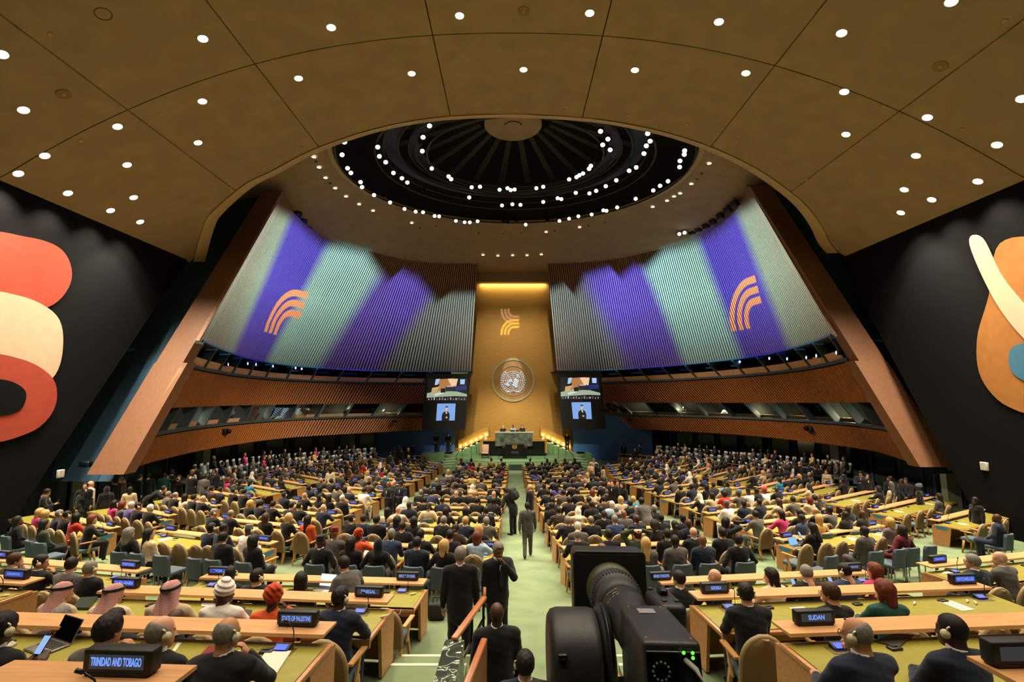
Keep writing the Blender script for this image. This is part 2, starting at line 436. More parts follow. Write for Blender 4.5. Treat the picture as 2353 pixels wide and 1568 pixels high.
def wnorm(S, s, lv):
    """horizontal normal that points into the hall"""
    a, b = wpt(S, max(0, s - .004), lv), wpt(S, min(1, s + .004), lv); t = b - a; n = Vector((t.y, -t.x, 0)).normalized()
    if 'nsg' not in S:
        a, b = wpt(S, .396, 1), wpt(S, .404, 1); t = b - a; m = Vector((t.y, -t.x, 0)); p = wpt(S, .4, 1); S['nsg'] = 1 if m.dot(Vector((-p.x, 27 - p.y, 0))) > 0 else -1
    return n * S['nsg']
LV_SILL1, LV_WTOP1, LV_SILL2 = .231, .448, .783
for side, S in SIDES.items():
    # backing sheets behind the slats
    bk = MB()
    for l0, l1 in ((0, LV_SILL1), (LV_WTOP1, LV_SILL2), (1.0, 2.0)):
        bk.grid([[wpt(S, i / 100, l) - wnorm(S, i / 100, l) * .16 for l in np.linspace(l0, l1, 5)] for i in range(1, 101)])
    # undersides / ledges
    for l in (0.0, LV_WTOP1, 1.0):
        bk.grid([[wpt(S, i / 100, l) - wnorm(S, i / 100, l) * d for d in (-.02, min(2.6, .25 + i * .06))] for i in range(2, 101)])
    for l in (LV_SILL1, LV_SILL2):
        bk.grid([[wpt(S, i / 100, l) - wnorm(S, i / 100, l) * d for d in (-.02, min(2.6, .25 + i * .06))] for i in range(2, 101)])
    wall = struct('wall_' + side, bk, slat_back)
    S['wall'] = wall
    # slats, one by one
    for l0, l1, N, w, nm, mat in ((1.0, 2.0, 128, .6, 'slat', slat_wood), (LV_WTOP1, LV_SILL2 - .012, 128, .56, 'slat', slat_wood2), (0, LV_SILL1 - .012, 128, .56, 'slat', slat_wood2)):
        rest = MB()
        for k in range(N):
            s = (k + .5) / N; hw = w / N / 2
            m = MB(); rows = []
            for l in np.linspace(l0, l1, 4 if l1 > 1.5 else 3):
                n = wnorm(S, s, l); a, b = wpt(S, s - hw, l), wpt(S, s + hw, l)
                rows.append([a - n * .14, a + n * .03, b + n * .03, b - n * .14])
            m.grid(rows, smooth=False); m.add(rows[0], [(0, 1, 2, 3)]); m.add(rows[-1], [(3, 2, 1, 0)])
            if l0 > 0 or k < 42: obj(nm, m, mat, wall)
            else: rest.add(m.v, m.f)             # past 300 slats: the far end of the lowest band as one part
        if rest.v: obj('far_slats', rest, mat, wall)['kind'] = 'stuff'
    # ledge rails under each window strip
    for l in (LV_SILL1, LV_SILL2, 1.0):
        r = MB(); h = .16 if l < .99 else .1
        rows = []
        for i in range(1, 81):
            p = wpt(S, i / 80, l); n = wnorm(S, i / 80, l)
            rows.append([p - n * .12, p + n * .10, p + n * .10 + Vector((0, 0, h)), p - n * .12 + Vector((0, 0, h))])
        r.grid([q + [q[0]] for q in rows], smooth=False); obj('ledge_rail', r, mullion_m, wall)
    # booth backs
    for l0, l1 in ((LV_SILL1, LV_WTOP1), (LV_SILL2, 1.0)):
        b_ = MB(); b_.grid([[wpt(S, i / 60, l) - wnorm(S, i / 60, l) * min(2.5, .9 + (i - 3) * .2) for l in (l0, l1)] for i in range(3, 61)])
        obj('booth_back', b_, booth_dark, wall)
    # windows: mullion, sill board, glass, all leaning with the wall
    wn = 0
    for l0, l1, N, gl_ in ((LV_SILL2, 1.0, 12, False), (LV_SILL1, LV_WTOP1, 12, True)):
        for k in range(N):
            s0, s1 = .03 + .93 * k / N, .03 + .93 * (k + 1) / N
            win = empty('window_%d' % (wn + 1 + (100 if side == 'right' else 0)), kind='structure'); wn += 1
            m = MB()
            def bar(sa, da, db, hw):
                rows = []
                for l in (l0 + .02, l1):
                    n = wnorm(S, sa, l); a, b = wpt(S, sa - hw, l), wpt(S, sa + hw, l)
                    rows.append([a - n * db, a - n * da, b - n * da, b - n * db, a - n * db])
                return rows
            m.grid(bar(s0, .0, .5, .0026), smooth=False); obj('mullion', m, mullion_m, win)
            m = MB(); lt = l0 + (l1 - l0) * (.30 if gl_ else .46)
            dp = .5 if gl_ else .1
            m.grid([[wpt(S, s, l0 + .01) - wnorm(S, s, l0) * dp, wpt(S, s, lt) - wnorm(S, s, lt) * dp, wpt(S, s, lt) - wnorm(S, s, lt) * (dp + .4)] for s in np.linspace(s0, s1, 4)], smooth=False)
            obj('sill_board', m, sill_wood, win)
            m = MB(); m.grid([[wpt(S, s, l) - wnorm(S, s, l) * d for l, d in ((l0, .5), (l1, .5))] for s in np.linspace(s0, s1, 4)], smooth=False)
            if gl_: obj('pane', m, glass, win)
            if k == 0: continue
            m = MB(); m.grid([[wpt(S, s0 + .006, l) - wnorm(S, s0, l) * d for l in (l0, l1)] for d in (.5, 2.5)], smooth=False)
            obj('booth_partition', m, booth_dark, win)

    for k in range(7):          # lamps inside the interpreters' booths
        s = .12 + .12 * k; p = wpt(S, s, .40) - wnorm(S, s, .4) * 1.3
        l = bpy.data.lights.new('booth_light', 'POINT'); l.energy = 110; l.color = (1, .86, .55); l.shadow_soft_size = .15; o = bpy.data.objects.new('booth_light', l); COL.objects.link(o); o.location = p
# fins: the thick wooden ends of the slatted walls, leaning with them
FINS = {'left': ([(602, 446), (650, 441)], (213, 1095), (276, 1090), (366, 939.5), (352, 941)), 'right': ([(1808, 436), (1721, 428)], (2185, 1076), (2122, 1073), (2042, 923), (2023, 923))}
for side, S in SIDES.items():
    A, B = wpt(S, 0, 0), wpt(S, 0, 2)
    out = Vector((S['sg'], 0, 0)); ol, ot = 1.15, 1.2
    back = Vector((0, .5, 0))
    def fp(f, o): return A.lerp(B, f) + out * o
    m = MB(); st_ = .30
    for f0, f1, i0 in ((0, st_, -.24), (st_, 1.0, 0.0)):
        a, b, c, d = fp(f0, i0 if i0 else -.02), fp(f0, ol + .1), fp(f1, ot + (.1 if f1 < 1 else 0)), fp(f1, i0 if i0 else -.02)
        F = Vector((0, -.12, 0))
        m.hexa([a + F, b + F, b + back, a + back, d + F, c + F, c + back, d + back])
    o = struct('trim_2' if side == 'left' else 'trim_3', m, fin_wood)
    # blue flank behind the fin and the dark mural wall
    m = MB(); q = [fp(-.03, .9), fp(-.03, 5.5), fp(1.1, 5.5), fp(1.1, .9)]; q = [p + Vector((0, 1.3, 0)) for p in q]
    m.quad(*q); struct('wall_flank_' + side, m, navy_wall)
    m = MB(); x = 17.5 * S['sg']
    e0, e1 = A.lerp(B, -.5).y, A.lerp(B, .72).y
    z0, z1 = A.lerp(B, -.5).z, A.lerp(B, .72).z
    m.hexa([(x, -7, -1), (x + .4 * S['sg'], -7, -1), (x + .4 * S['sg'], e0 - .2, -1), (x, e0 - .2, -1), (x, -7, z1), (x + .4 * S['sg'], -7, z1), (x + .4 * S['sg'], e1 - .2, z1), (x, e1 - .2, z1)])
    struct('wall_mural_' + side, m, charcoal)
m = MB(); m.box((0, -7, 5), (36, .3, 16)); struct('wall_back', m, charcoal)

# ---- ceiling behind the arch: plaster bowl around the lamp dome
DX, DY, DZ, DA, DB_ = .2, 28.3, 14.3, 10.9, 9.1
bowl = MB(); rows = []
for k in range(97):
    a = 2 * math.pi * k / 96; row = []
    for f, zz in ((1.0, DZ), (1.12, DZ - .25), (1.45, DZ - 1.1), (1.62, 12.62), (1.9, 12.55), (2.4, 12.5)):
        fr_ = max(0, -math.sin(a))
        row.append((DX + DA * f * math.cos(a), DY + DB_ * f * math.sin(a) if math.sin(a) > 0 else DY + DB_ * (1 + (f - 1) * .35) * math.sin(a), zz + (DZ - .1 - zz) * min(1, fr_ * 1.6) + CZ))
    rows.append(row)
bowl.grid(rows)
struct('ceiling_bowl', bowl, plaster)
rim = MB(); rim.grid([[(DX + DA * f * math.cos(a), DY + DB_ * f * math.sin(a), CZ + z) for f, z in ((1.0, DZ), (1.0, DZ - .12), (1.03, DZ - .14), (1.03, DZ + .0))] for a in np.linspace(0, 2 * math.pi, 97)])
obj('dome_rim', rim, plaster_edge, bpy.data.objects['ceiling_bowl'])
dome = MB(); dome.grid([[(DX + DA * f * math.cos(a), DY + DB_ * f * math.sin(a), CZ + z) for f, z in ((1.005, DZ - .02), (1.02, DZ + 2.6), (.6, DZ + 4.2), (.05, DZ + 4.8))] for a in np.linspace(0, 2 * math.pi, 65)])
dome_m = M('dome_black', '#101012', .9); rib_m = M('dome_rib_grey', '#2c2c30', .8)
D = struct('ceiling_dome', dome, dome_m)
for k in range(24):
    a = 2 * math.pi * (k + .5) / 24; c, s_ = math.cos(a), math.sin(a); r = MB()
    def q(f, z, w): return [Vector((DX + DA * f * c - w * s_, DY + DB_ * f * s_ + w * c, CZ + z)), Vector((DX + DA * f * c + w * s_, DY + DB_ * f * s_ - w * c, CZ + z))]
    a0, a1 = q(.22, DZ + 3.2, .16), q(.70, DZ + 1.9, .24)
    U = Vector((0, 0, .25)); r.hexa([a0[0], a0[1], a1[1], a1[0], a0[0] + U, a0[1] + U, a1[1] + U, a1[0] + U]); obj('dome_rib', r, rib_m, D)
for f, z, rad in ((.985, DZ - .25, .06), (.78, DZ + .15, .06), (.74, DZ + .5, .06), (.66, DZ + .7, .07), (.60, DZ + .75, .06), (.56, DZ + .6, .06), (.50, DZ + .5, .06)):
    r = MB(); r.tube([(DX + DA * f * math.cos(a), DY + DB_ * f * math.sin(a), CZ + z) for a in np.linspace(0, 2 * math.pi, 73)], rad, 6); obj('dome_rail', r, rib_m, D)
for f0, f1, z in ((.66, .74, DZ + .9), (.53, .60, DZ + .95)):
    r = MB(); r.grid([[(DX + DA * f * math.cos(a), DY + DB_ * f * math.sin(a), CZ + z) for f in (f0, f1)] for a in np.linspace(0, 2 * math.pi, 73)]); obj('dome_catwalk', r, black_m, D)
m = MB(); cc = atY(1179, 288, DY); cc.z = CZ + DZ + 2.7; cc = atZ(1179, 290, DZ + 2.4)
m.lathe([(0, 0), (1.72, 0), (1.78, .04), (1.78, .22), (0, .22)], 40, Matrix.Translation(cc)); o = obj('dome_disc', m, plaster, D)
m = MB(); m.tube([(cc.x + .55 * math.cos(a), cc.y + .55 * math.sin(a), cc.z - .02) for a in np.linspace(math.pi * 1.1, math.pi * 1.9, 16)], .04, 6); obj('dome_disc_slot', m, joint_m, o)

# ---- far end: gold wall, fascia, blue walls, gallery walls
GY = 47.3
m = MB(); m.box((.15, GY + .2, CZ + 3), (12.3, .4, 18)); struct('wall_gold', m, gold)
m = MB(); a, b = atY(1092, 648, GY - .55), atY(1262, 648, GY - .55)
m.hexa([(a.x - .6, GY - .55, a.z), (b.x + .6, GY - .55, a.z), (b.x + .6, GY + .1, a.z), (a.x - .6, GY + .1, a.z), (a.x - .6, GY - .45, 20), (b.x + .6, GY - .45, 20), (b.x + .6, GY + .1, 20), (a.x - .6, GY + .1, 20)])
struct('trim_4', m, plaster)
for side, x0, x1, px0, px1 in (('left', -20, 0, 868, 1045), ('right', 0, 20, 1316, 1498)):
    y = GY - .35; p0, p1 = atY(px0, 1000, y), atY(px1, 1000, y)
    m = MB(); m.box(((p0.x + p1.x) / 2, y, CZ - 3.9), (p1.x - p0.x, .2, 4.6)); struct('wall_blue_' + side, m, blue_wall)
pale_col = M('pale_column', '#a8ab93', .7); gal_m = M('gallery_wall', '#1f2426', .8, noise=(3, .2)); green_glass = M('gallery_glass', '#2c3a37', .15, spec=.6)
for side, S in SIDES.items():
    m = MB(); m.grid([[wpt(S, i / 60, 0) - wnorm(S, i / 60, 0) * 3.1 + Vector((0, 0, z)) for z in (-3.6, .3)] for i in range(61)]); g = struct('wall_gallery_' + side, m, gal_m)
    for k in range(14):
        s = .12 + .85 * k / 14; f = MB(); n = wnorm(S, s, 0)
        f.grid([[wpt(S, q_, 0) - wnorm(S, q_, 0) * 3.0 + Vector((0, 0, z)) for z in (-2.4, -.3)] for q_ in (s, s + .022, s + .044)]); obj('gallery_window', f, green_glass, g)
        f = MB(); f.box(wpt(S, s + .052, 0) - n * 2.95 + Vector((0, 0, -1.4)), (.12, .12, 3.4)); obj('gallery_post', f, mullion_m, g)
    for s in ((.10, .42) if side == 'left' else (.13, .40)):
        f = MB(); n = wnorm(S, s, 0); f.box(wpt(S, s, 0) - n * 2.2 + Vector((0, 0, -1.5)), (.7, .5, 3.4), math.atan2(n.y, n.x) + math.pi / 2); obj('gallery_column', f, pale_col, g)
# ================================================================== LIGHT FITTINGS
can_white = M('can_white', '#d8d2c4', .5)
DOWN = [(466, 89), (761, 63), (1056, 36), (1355, 30), (1652, 50), (1934, 76), (2186, 4), (4, 125), (54, 253), (270, 291), (465, 233), (686, 180), (946, 169), (1203, 160), (1459, 161), (1714, 168),
        (1940, 211), (2131, 270), (2349, 227), (455, 328), (103, 358), (292, 379), (42, 399), (156, 444), (307, 454), (254, 484), (322, 510), (1944, 309), (2291, 333), (2105, 358), (2078, 436),
        (2247, 417), (2141, 459), (2070, 489)]
can_me = None; dord = by_x(DOWN)
for i, (px, py) in enumerate(DOWN):
    p = on_vault(px, py); n = vault_n(p.x); q = n.to_track_quat('Z', 'Y').to_matrix().to_4x4()
    if can_me is None:
        b = MB(); b.lathe([(.165, -.02), (.165, .012), (.148, .014), (.135, -.004), (.13, -.03)], 28); can_me = b.mesh('downlight', can_white)
        b = MB(); b.disc((0, 0, .006), .144, (0, 0, 1), 28); bulb_me = b.mesh('lamp_disc', lamp_em)
    o = link('downlight', can_me); o.matrix_world = Matrix.Translation(p) @ q
    tag(o, 'glowing recessed downlight in the brown plaster vault, %s from the left' % dord[i], 'ceiling light', 'lit downlights of the front ceiling')
    link('lamp_disc', bulb_me, o)
    down = Vector((0, 0, -1))
    spot('downlight_lamp', p + n * .06, p + (n * .25 + down) * 5, 1500 * KEY, 104, (1, .84, .62), .9, .12)
for k_, (x, y) in enumerate([(x, y) for y in (9.6, 5.2, 1.0) for x in (-12.5, -8.5, -4.4, -.1, 4.3, 8.4, 12.4)]):   # the same fittings go on overhead
    p = Vector((x, y, vault(x) + CZ)); n = vault_n(x); o = link('downlight', can_me); o.matrix_world = Matrix.Translation(p) @ n.to_track_quat('Z', 'Y').to_matrix().to_4x4()
    tag(o, 'recessed downlight of the vault overhead, %s row, %s from the left' % (('front', 'middle', 'rear')[k_ // 7], ordn(k_ % 7 + 1)), 'ceiling light', 'lit downlights of the front ceiling')
    link('lamp_disc', bulb_me, o); spot('downlight_lamp', p + n * .06, p + (n * .25 + Vector((0, 0, -1))) * 5, 700 * KEY, 104, (1, .84, .62), .9, .12)
b = MB(); p = on_vault(237, 32); n = vault_n(p.x); q = n.to_track_quat('Z', 'Y').to_matrix().to_4x4()
b.lathe([(.21, 0), (.21, .012), (.19, .014), (.18, -.01), (0, -.012)], 28, Matrix.Translation(p) @ q); o = obj('downlight', b, [M('dead_lamp', '#3b3128', .6)]); tag(o, 'dark unlit downlight near the top left corner of the ceiling', 'ceiling light')
for (px, py), lab in zip([(146, 216), (1203, 25), (2161, 152)], ['pale round ceiling loudspeaker between downlights on the left of the vault', 'pale round ceiling loudspeaker at the top middle of the vault', 'pale round ceiling loudspeaker on the right of the vault']):
    p = on_vault(px, py); n = vault_n(p.x); mw = Matrix.Translation(p) @ n.to_track_quat('Z', 'Y').to_matrix().to_4x4()
    b = MB(); b.lathe([(.2, 0), (.2, .02), (.17, .028), (.16, .02), (0, .02)], 24, mw); o = obj('ceiling_speaker', b, M('speaker_tan', '#8f7347', .7)); tag(o, lab, 'loudspeaker')
    b = MB(); b.lathe([(.06, .02), (.05, .05), (0, .055)], 12, mw); obj('speaker_cone', b, plaster_edge, o)
SPR = [(115, 78), (368, 262), (186, 324), (1097, 250), (945, 270), (1298, 252), (809, 298), (1443, 264), (693, 337), (606, 385), (529, 430), (477, 478), (1580, 286), (1695, 325), (1785, 367), (1853, 412), (2213, 297), (1898, 458), (2309, 48), (2030, 244)]
sord = by_x(SPR)
for i, (px, py) in enumerate(SPR):
    p = on_vault(px, py); n = vault_n(p.x)
    b = MB(); b.lathe([(.075, 0), (.075, .02), (.05, .03), (0, .03)], 14, Matrix.Translation(p) @ n.to_track_quat('Z', 'Y').to_matrix().to_4x4()); o = obj('sprinkler_cap', b, M('cap_tan', '#b5976a', .6))
    tag(o, 'small pale sprinkler cap in the brown plaster vault, %s from the left' % sord[i], 'sprinkler', 'sprinkler caps of the front ceiling')
# lamps let into the bowl
def on_bowl(px, py):
    d = ray(px, py); lo, hi = 8.0, 80.0
    def zb(x, y):
        r = math.hypot((x - DX) / DA, (y - DY) / DB_)
        return float(np.interp(r, [1, 1.12, 1.45, 1.62, 1.9], [DZ, DZ - .25, DZ - 1.1, 12.62, 12.55]))
    for _ in range(50):
        t = (lo + hi) / 2
        if d.z * t > zb(d.x * t, d.y * t): hi = t
        else: lo = t
    return Vector((d.x * lo, d.y * lo, d.z * lo + CZ))
BSP = [(721, 360), (733, 384), (748, 408), (770, 432), (795, 451), (825, 469), (857, 484), (946, 512), (1255, 533), (1332, 522), (1500, 475), (1533, 461), (1549, 451), (1563, 444), (1589, 422), (1630, 375), (1643, 349),
               (1110, 586), (1144, 588), (1178, 587), (1211, 587), (1244, 585)]
bord = by_x(BSP)
for i, (px, py) in enumerate(BSP):
    p = on_bowl(px, py); p.z -= .02; b = MB()
    b.lathe([(.15, 0), (.15, -.02), (.125, -.022), (.12, 0)], 16, Matrix.Translation(p)); o = obj('recessed_spotlight', b, can_white)
    tag(o, 'small lit spotlight let into the plaster bowl round the dome, %s from the left' % bord[i], 'ceiling light', 'small spotlights of the plaster bowl')
    b = MB(); b.disc(p + Vector((0, 0, -.012)), .125, (0, 0, -1), 16); obj('lamp_disc', b, emit('lamp_glow_soft', (1, .9, .72), 6), o)
SOC = [(726, 371), (758, 421), (1613, 399), (1602, 411), (965, 524), (1002, 521), (1100, 536), (1157, 537), (1197, 536), (1275, 531), (1353, 519), (1390, 511)]
ord2 = by_x(SOC)
for i, (px, py) in enumerate(SOC):
    p = on_bowl(px, py); b = MB(); b.lathe([(.1, 0), (.1, -.02), (.08, -.02), (.0, -.005)], 12, Matrix.Translation(p)); o = obj('ceiling_socket', b, M('socket_dark', '#4a3a24', .8))
    tag(o, 'small dark socket in the plaster bowl round the dome, %s from the left' % ord2[i], 'ceiling light', 'unlit sockets of the plaster bowl')
# theatre spots hung in rings in the dome
def spotlights(pts, f, z, r, tilt, lab, grp, unlit=()):
    b = MB(); b.lathe([(0, .34), (.09, .34), (.13, .26), (.13, .1), (.16, .02), (.16, -.03), (.14, -.03), (.14, .0), (0, 0)], 14); body = b.mesh('spot_body', black_met)
    b = MB(); b.box((0, 0, .42), (.04, .04, .4)); b.box((.15, 0, .2), (.02, .05, .3)); b.box((-.15, 0, .2), (.02, .05, .3)); b.box((0, 0, .36), (.32, .05, .02)); yoke = b.mesh('yoke', black_met)
    b = MB(); b.disc((0, 0, -.022), .135, (0, 0, -1), 16); lens = b.mesh('lens', lamp_em)
    b = MB(); b.disc((0, 0, -.022), .135, (0, 0, -1), 16); lens0 = b.mesh('lens', M('lens_dark', '#22252b', .1))
    od_ = by_x(pts)
    for i, (px, py) in enumerate(pts):
        px, py = 700 + px / 2.353, 240 + py / 2.353
        p = atZ(px, py, z); k = r / .16
        lit = i not in unlit
        d = (Vector((0, 14, 2)) - p).normalized() if lit else (Vector((p.x * 1.2, 40, 0)) - p).normalized()
        mw = Matrix.Translation(p) @ (-d).to_track_quat('Z', 'Y').to_matrix().to_4x4() @ Matrix.Diagonal((k, k, k, 1))
        o = link('theatre_spotlight', body); o.matrix_world = mw
        tag(o, ('' if lit else 'unlit ') + lab + ', %s from the left' % od_[i], 'spotlight', grp)
        link('yoke', yoke, o); link('lens', lens if lit else lens0, o)
spotlights([(202, 272), (232, 345), (250, 370), (302, 420), (310, 447), (375, 490), (428, 500), (462, 530), (540, 565), (600, 580), (640, 583), (703, 603), (727, 605), (818, 630), (865, 637), (893, 638), (935, 632), (1075, 640), (1098, 643), (1145, 635),
            (1195, 650), (1312, 635), (1378, 630), (1430, 618), (1480, 605), (1552, 595), (1615, 573), (1632, 575), (1690, 557), (1743, 520), (1790, 510), (1885, 465), (1922, 440), (1965, 415), (2028, 338), (2030, 305), (2053, 270), (2055, 250), (2057, 165), (215, 203)],
           1.0, DZ - .4, .15, 0, 'black theatre spotlight on the dome rim', 'spotlights on the dome rim', {6, 17, 18, 19, 21, 29})
spotlights([(395, 230), (404, 280), (438, 312), (480, 370), (526, 399), (555, 422), (648, 472), (890, 503), (910, 520), (1123, 540), (1067, 546), (1167, 543), (1290, 527), (1368, 507), (1388, 512), (1466, 478), (1540, 481), (1576, 467), (1628, 442), (1685, 410), (1755, 358), (1793, 340), (1835, 265), (1848, 223), (1868, 198), (1855, 157)],
           .78, DZ - .1, .15, 0, 'black theatre spotlight on the middle ring of the dome', 'spotlights on the middle ring', {6, 8})
spotlights([(675, 115), (640, 177), (627, 212), (636, 252), (687, 346), (778, 389), (792, 404), (903, 448), (948, 445), (1054, 461), (1097, 453), (1114, 463), (1135, 460), (1253, 453), (1290, 445), (1430, 405), (1470, 393), (1485, 383), (1505, 373), (1538, 348), (1548, 332), (1579, 315), (1612, 218), (1640, 187), (1652, 245), (1600, 145)],
           .5, DZ + .3, .15, 0, 'black theatre spotlight on the inner ring of the dome', 'spotlights on the inner ring', {2, 21})
# loudspeaker / lamp clusters on top of the slatted walls
for side, pts in (('left', [(684, 492), (697, 505), (709, 517), (722, 526), (735, 533), (749, 540), (763, 545)]), ('right', [(1688, 468), (1672, 482), (1655, 497), (1638, 510), (1622, 519), (1605, 527), (1590, 533)])):
    r = MB(); P_ = [atZ(x, y + 4, 12.62) for x, y in pts]
    for k, (x, y) in enumerate(pts):
        b = MB(); p = atZ(x, y, 12.95); dd = (Vector((0, 25, CZ)) - p); dd.z = -5; q = dd.to_track_quat('Y', 'Z').to_matrix()
        b.bbox(p, (.5, .4, .42), .08, rot=q); o = obj('line_array_speaker', b, M('speaker_slate', '#20242b', .4))
        tag(o, 'dark loudspeaker box in the row above the %s slatted wall, %s from the fin' % (side, ordn(k + 1)), 'loudspeaker', 'loudspeakers over the %s slatted wall' % side)
        b = MB(); b.bbox(p + q @ Vector((0, .2, 0)), (.4, .03, .32), .02, rot=q); obj('grille', b, black_m, o)
        b = MB(); b.tube([p + Vector((0, 0, .2)), p + Vector((0, 0, .8))], .03, 6); obj('hanger', b, black_met, o)
for side, pts in (('left', [(789, 547), (803, 554)]), ('right', [(1573, 535), (1561, 538)])):
    for k, (x, y) in enumerate(pts):
        p = atZ(x, y, 12.8); mw = Matrix.Translation(p) @ (Vector((0, 0, CZ)) - p).to_track_quat('-Z', 'Y').to_matrix().to_4x4()
        b = MB(); b.lathe([(0, .4), (.12, .4), (.16, .1), (.16, 0), (.13, 0), (0, .01)], 14, mw); o = obj('wall_spotlight', b, black_met)
        tag(o, 'small %s spotlight on top of the %s slatted wall beside the loudspeakers' % (('lit', 'second lit')[k], side), 'spotlight')
        b = MB(); b.disc(mw @ Vector((0, 0, -.01)), .13, mw.to_3x3() @ Vector((0, 0, -1)), 14); obj('lens', b, emit('lamp_cold', (.8, .9, 1), 10), o)
# bluish lamps inside the upper booths
for side, pts in (('left', [(524, 838), (569, 836), (588, 838), (627, 842), (679, 846), (693, 848)]), ('right', [(1700, 832), (1768, 824), (1809, 825), (1853, 822), (1876, 818), (1922, 811)])):
    for k, (x, y) in enumerate(pts):
        S = SIDES[side]; s = min(range(200), key=lambda i: abs(project(wpt(S, i / 200, .9))[0] - x)) / 200
        p = wpt(S, s, .9) - wnorm(S, s, .9) * 1.3; d = ray(x, y); p = Vector((d.x, d.y, d.z)) * (p.y / d.y) + Vector((0, 0, CZ))
        mw = Matrix.Translation(p) @ wnorm(S, s, .9).to_track_quat('-Z', 'Y').to_matrix().to_4x4()
        b = MB(); b.lathe([(0, .3), (.1, .3), (.13, .05), (.13, 0), (0, .0)], 12, mw); o = obj('booth_lamp', b, black_met)
        tag(o, 'blue lit lamp head in the upper %s booths, %s from the left' % (side, ordn(k + 1)), 'spotlight', 'blue lamps in the upper %s booths' % side)
        b = MB(); b.disc(mw @ Vector((0, 0, -.012)), .1, mw.to_3x3() @ Vector((0, 0, -1)), 12); obj('lens', b, emit('lamp_blue', (.25, .35, 1), 5), o)

# ================================================================== PROJECTED SLIDES
def slide(side, loc, tgt, watt, bands, tops, sign):
    S = SIDES[side]
    o, nt, em, u, v, uv = projector('slide_projector', loc, tgt, watt, 112)
    f = lambda s, l=1.5: uv(wpt(S, s, l))
    # the bands follow the lean of the slats: shear u by v
    a, b = f(.35, 1.15), f(.35, 1.85); k = (b[0] - a[0]) / (b[1] - a[1]); v0 = f(.35)[1]
    uu = pnode(nt, 'SUBTRACT', u, pnode(nt, 'MULTIPLY', pnode(nt, 'SUBTRACT', v, v0), k))
    def U(s, l=1.5): x, y = f(s, l); return x - k * (y - v0)
    ua, ub = U(0), U(1)
    lin = pnode(nt, 'DIVIDE', pnode(nt, 'SUBTRACT', uu, ua), ub - ua)
    cr = nt.nodes.new('ShaderNodeValToRGB'); nt.links.new(lin, cr.inputs[0]); el = cr.color_ramp.elements
    while len(el) > 1: el.remove(el[-1])
    for i, (s, c) in enumerate(bands):
        p = (U(s) - ua) / (ub - ua)
        e = el[0] if i == 0 else el.new(min(1, max(0, p))); e.position = min(1, max(0, p)); e.color = (*c, 1)
    ct = nt.nodes.new('ShaderNodeValToRGB'); nt.links.new(lin, ct.inputs[0]); el = ct.color_ramp.elements
    while len(el) > 1: el.remove(el[-1])
    vs = [f(s, l)[1] for s, l in tops]; lo_, hi_ = min(vs) - .01, max(vs) + .01
    for i, ((s, l), vv) in enumerate(zip(tops, vs)):
        p = min(1, max(0, (U(s, l) - ua) / (ub - ua))); e = el[0] if i == 0 else el.new(p); e.position = p; g = (vv - lo_) / (hi_ - lo_); e.color = (g, g, g, 1)
    sx = nt.nodes.new('ShaderNodeSeparateColor'); nt.links.new(ct.outputs[0], sx.inputs[0])
    topv = pnode(nt, 'ADD', pnode(nt, 'MULTIPLY', sx.outputs[0], hi_ - lo_), lo_)
    botv = min(f(s, 1.0)[1] for s in (0.02, .3, .6, .98))
    mr = nt.nodes.new('ShaderNodeMapRange'); mr.interpolation_type = 'SMOOTHSTEP'
    nt.links.new(pnode(nt, 'SUBTRACT', topv, v), mr.inputs['Value']); mr.inputs['From Min'].default_value = -.012; mr.inputs['From Max'].default_value = .035
    m = mr.outputs[0]
    # fade towards the foot of the wall
    fb = nt.nodes.new('ShaderNodeMapRange'); nt.links.new(v, fb.inputs['Value']); vb = f(.4, 1.0)[1]; vt = f(.4, 1.55)[1]
    cb = nt.nodes.new('ShaderNodeValToRGB'); nt.links.new(lin, cb.inputs[0]); el = cb.color_ramp.elements
    while len(el) > 1: el.remove(el[-1])
    bs = [(s, f(s, 1.0)[1]) for s in np.linspace(0, 1, 12)]; bl, bh = min(b for _, b in bs) - .01, max(b for _, b in bs) + .01
    for i, (s, vv) in enumerate(bs):
        p = min(1, max(0, (U(s, 1.0) - ua) / (ub - ua))); e = el[0] if i == 0 else el.new(p); e.position = p; g = (vv - bl) / (bh - bl); e.color = (g, g, g, 1)
    s2 = nt.nodes.new('ShaderNodeSeparateColor'); nt.links.new(cb.outputs[0], s2.inputs[0])
    m = pnode(nt, 'MULTIPLY', m, pnode(nt, 'GREATER_THAN', v, pnode(nt, 'ADD', pnode(nt, 'MULTIPLY', s2.outputs[0], bh - bl), bl - .004)))
    fb.inputs['From Min'].default_value = vb; fb.inputs['From Max'].default_value = vt; fb.inputs['To Min'].default_value = .25; fb.inputs['To Max'].default_value = 1.0
    m = pnode(nt, 'MULTIPLY', m, fb.outputs[0])
    for s_e, kp in ((.004, .5), (1.0, .5)):      # keep the slide off the fin and off the gold wall
        (xa, ya), (xb, yb) = f(s_e, 1.0), f(s_e, 2.0); kk = (xb - xa) / (yb - ya); inside = f(.5)[0] > xa + kk * (f(.5)[1] - ya)
        e_ = pnode(nt, 'SUBTRACT', pnode(nt, 'SUBTRACT', u, xa), pnode(nt, 'MULTIPLY', pnode(nt, 'SUBTRACT', v, ya), kk))
        m = pnode(nt, 'MULTIPLY', m, pnode(nt, 'GREATER_THAN' if inside else 'LESS_THAN', e_, 0.0))
    mix = nt.nodes.new('ShaderNodeMix'); mix.data_type = 'RGBA'
    # the curved-stripe sign
    (cx, cy), sc = uv(sign[0]), sign[1]
    nt.links.new(stripes(nt, u if sign[2] > 0 else pnode(nt, 'MULTIPLY', u, -1.0), v, cx * sign[2], cy, sc, False), mix.inputs['Factor'])
    nt.links.new(cr.outputs[0], mix.inputs['A']); mix.inputs['B'].default_value = (.55, .42, .36, 1)
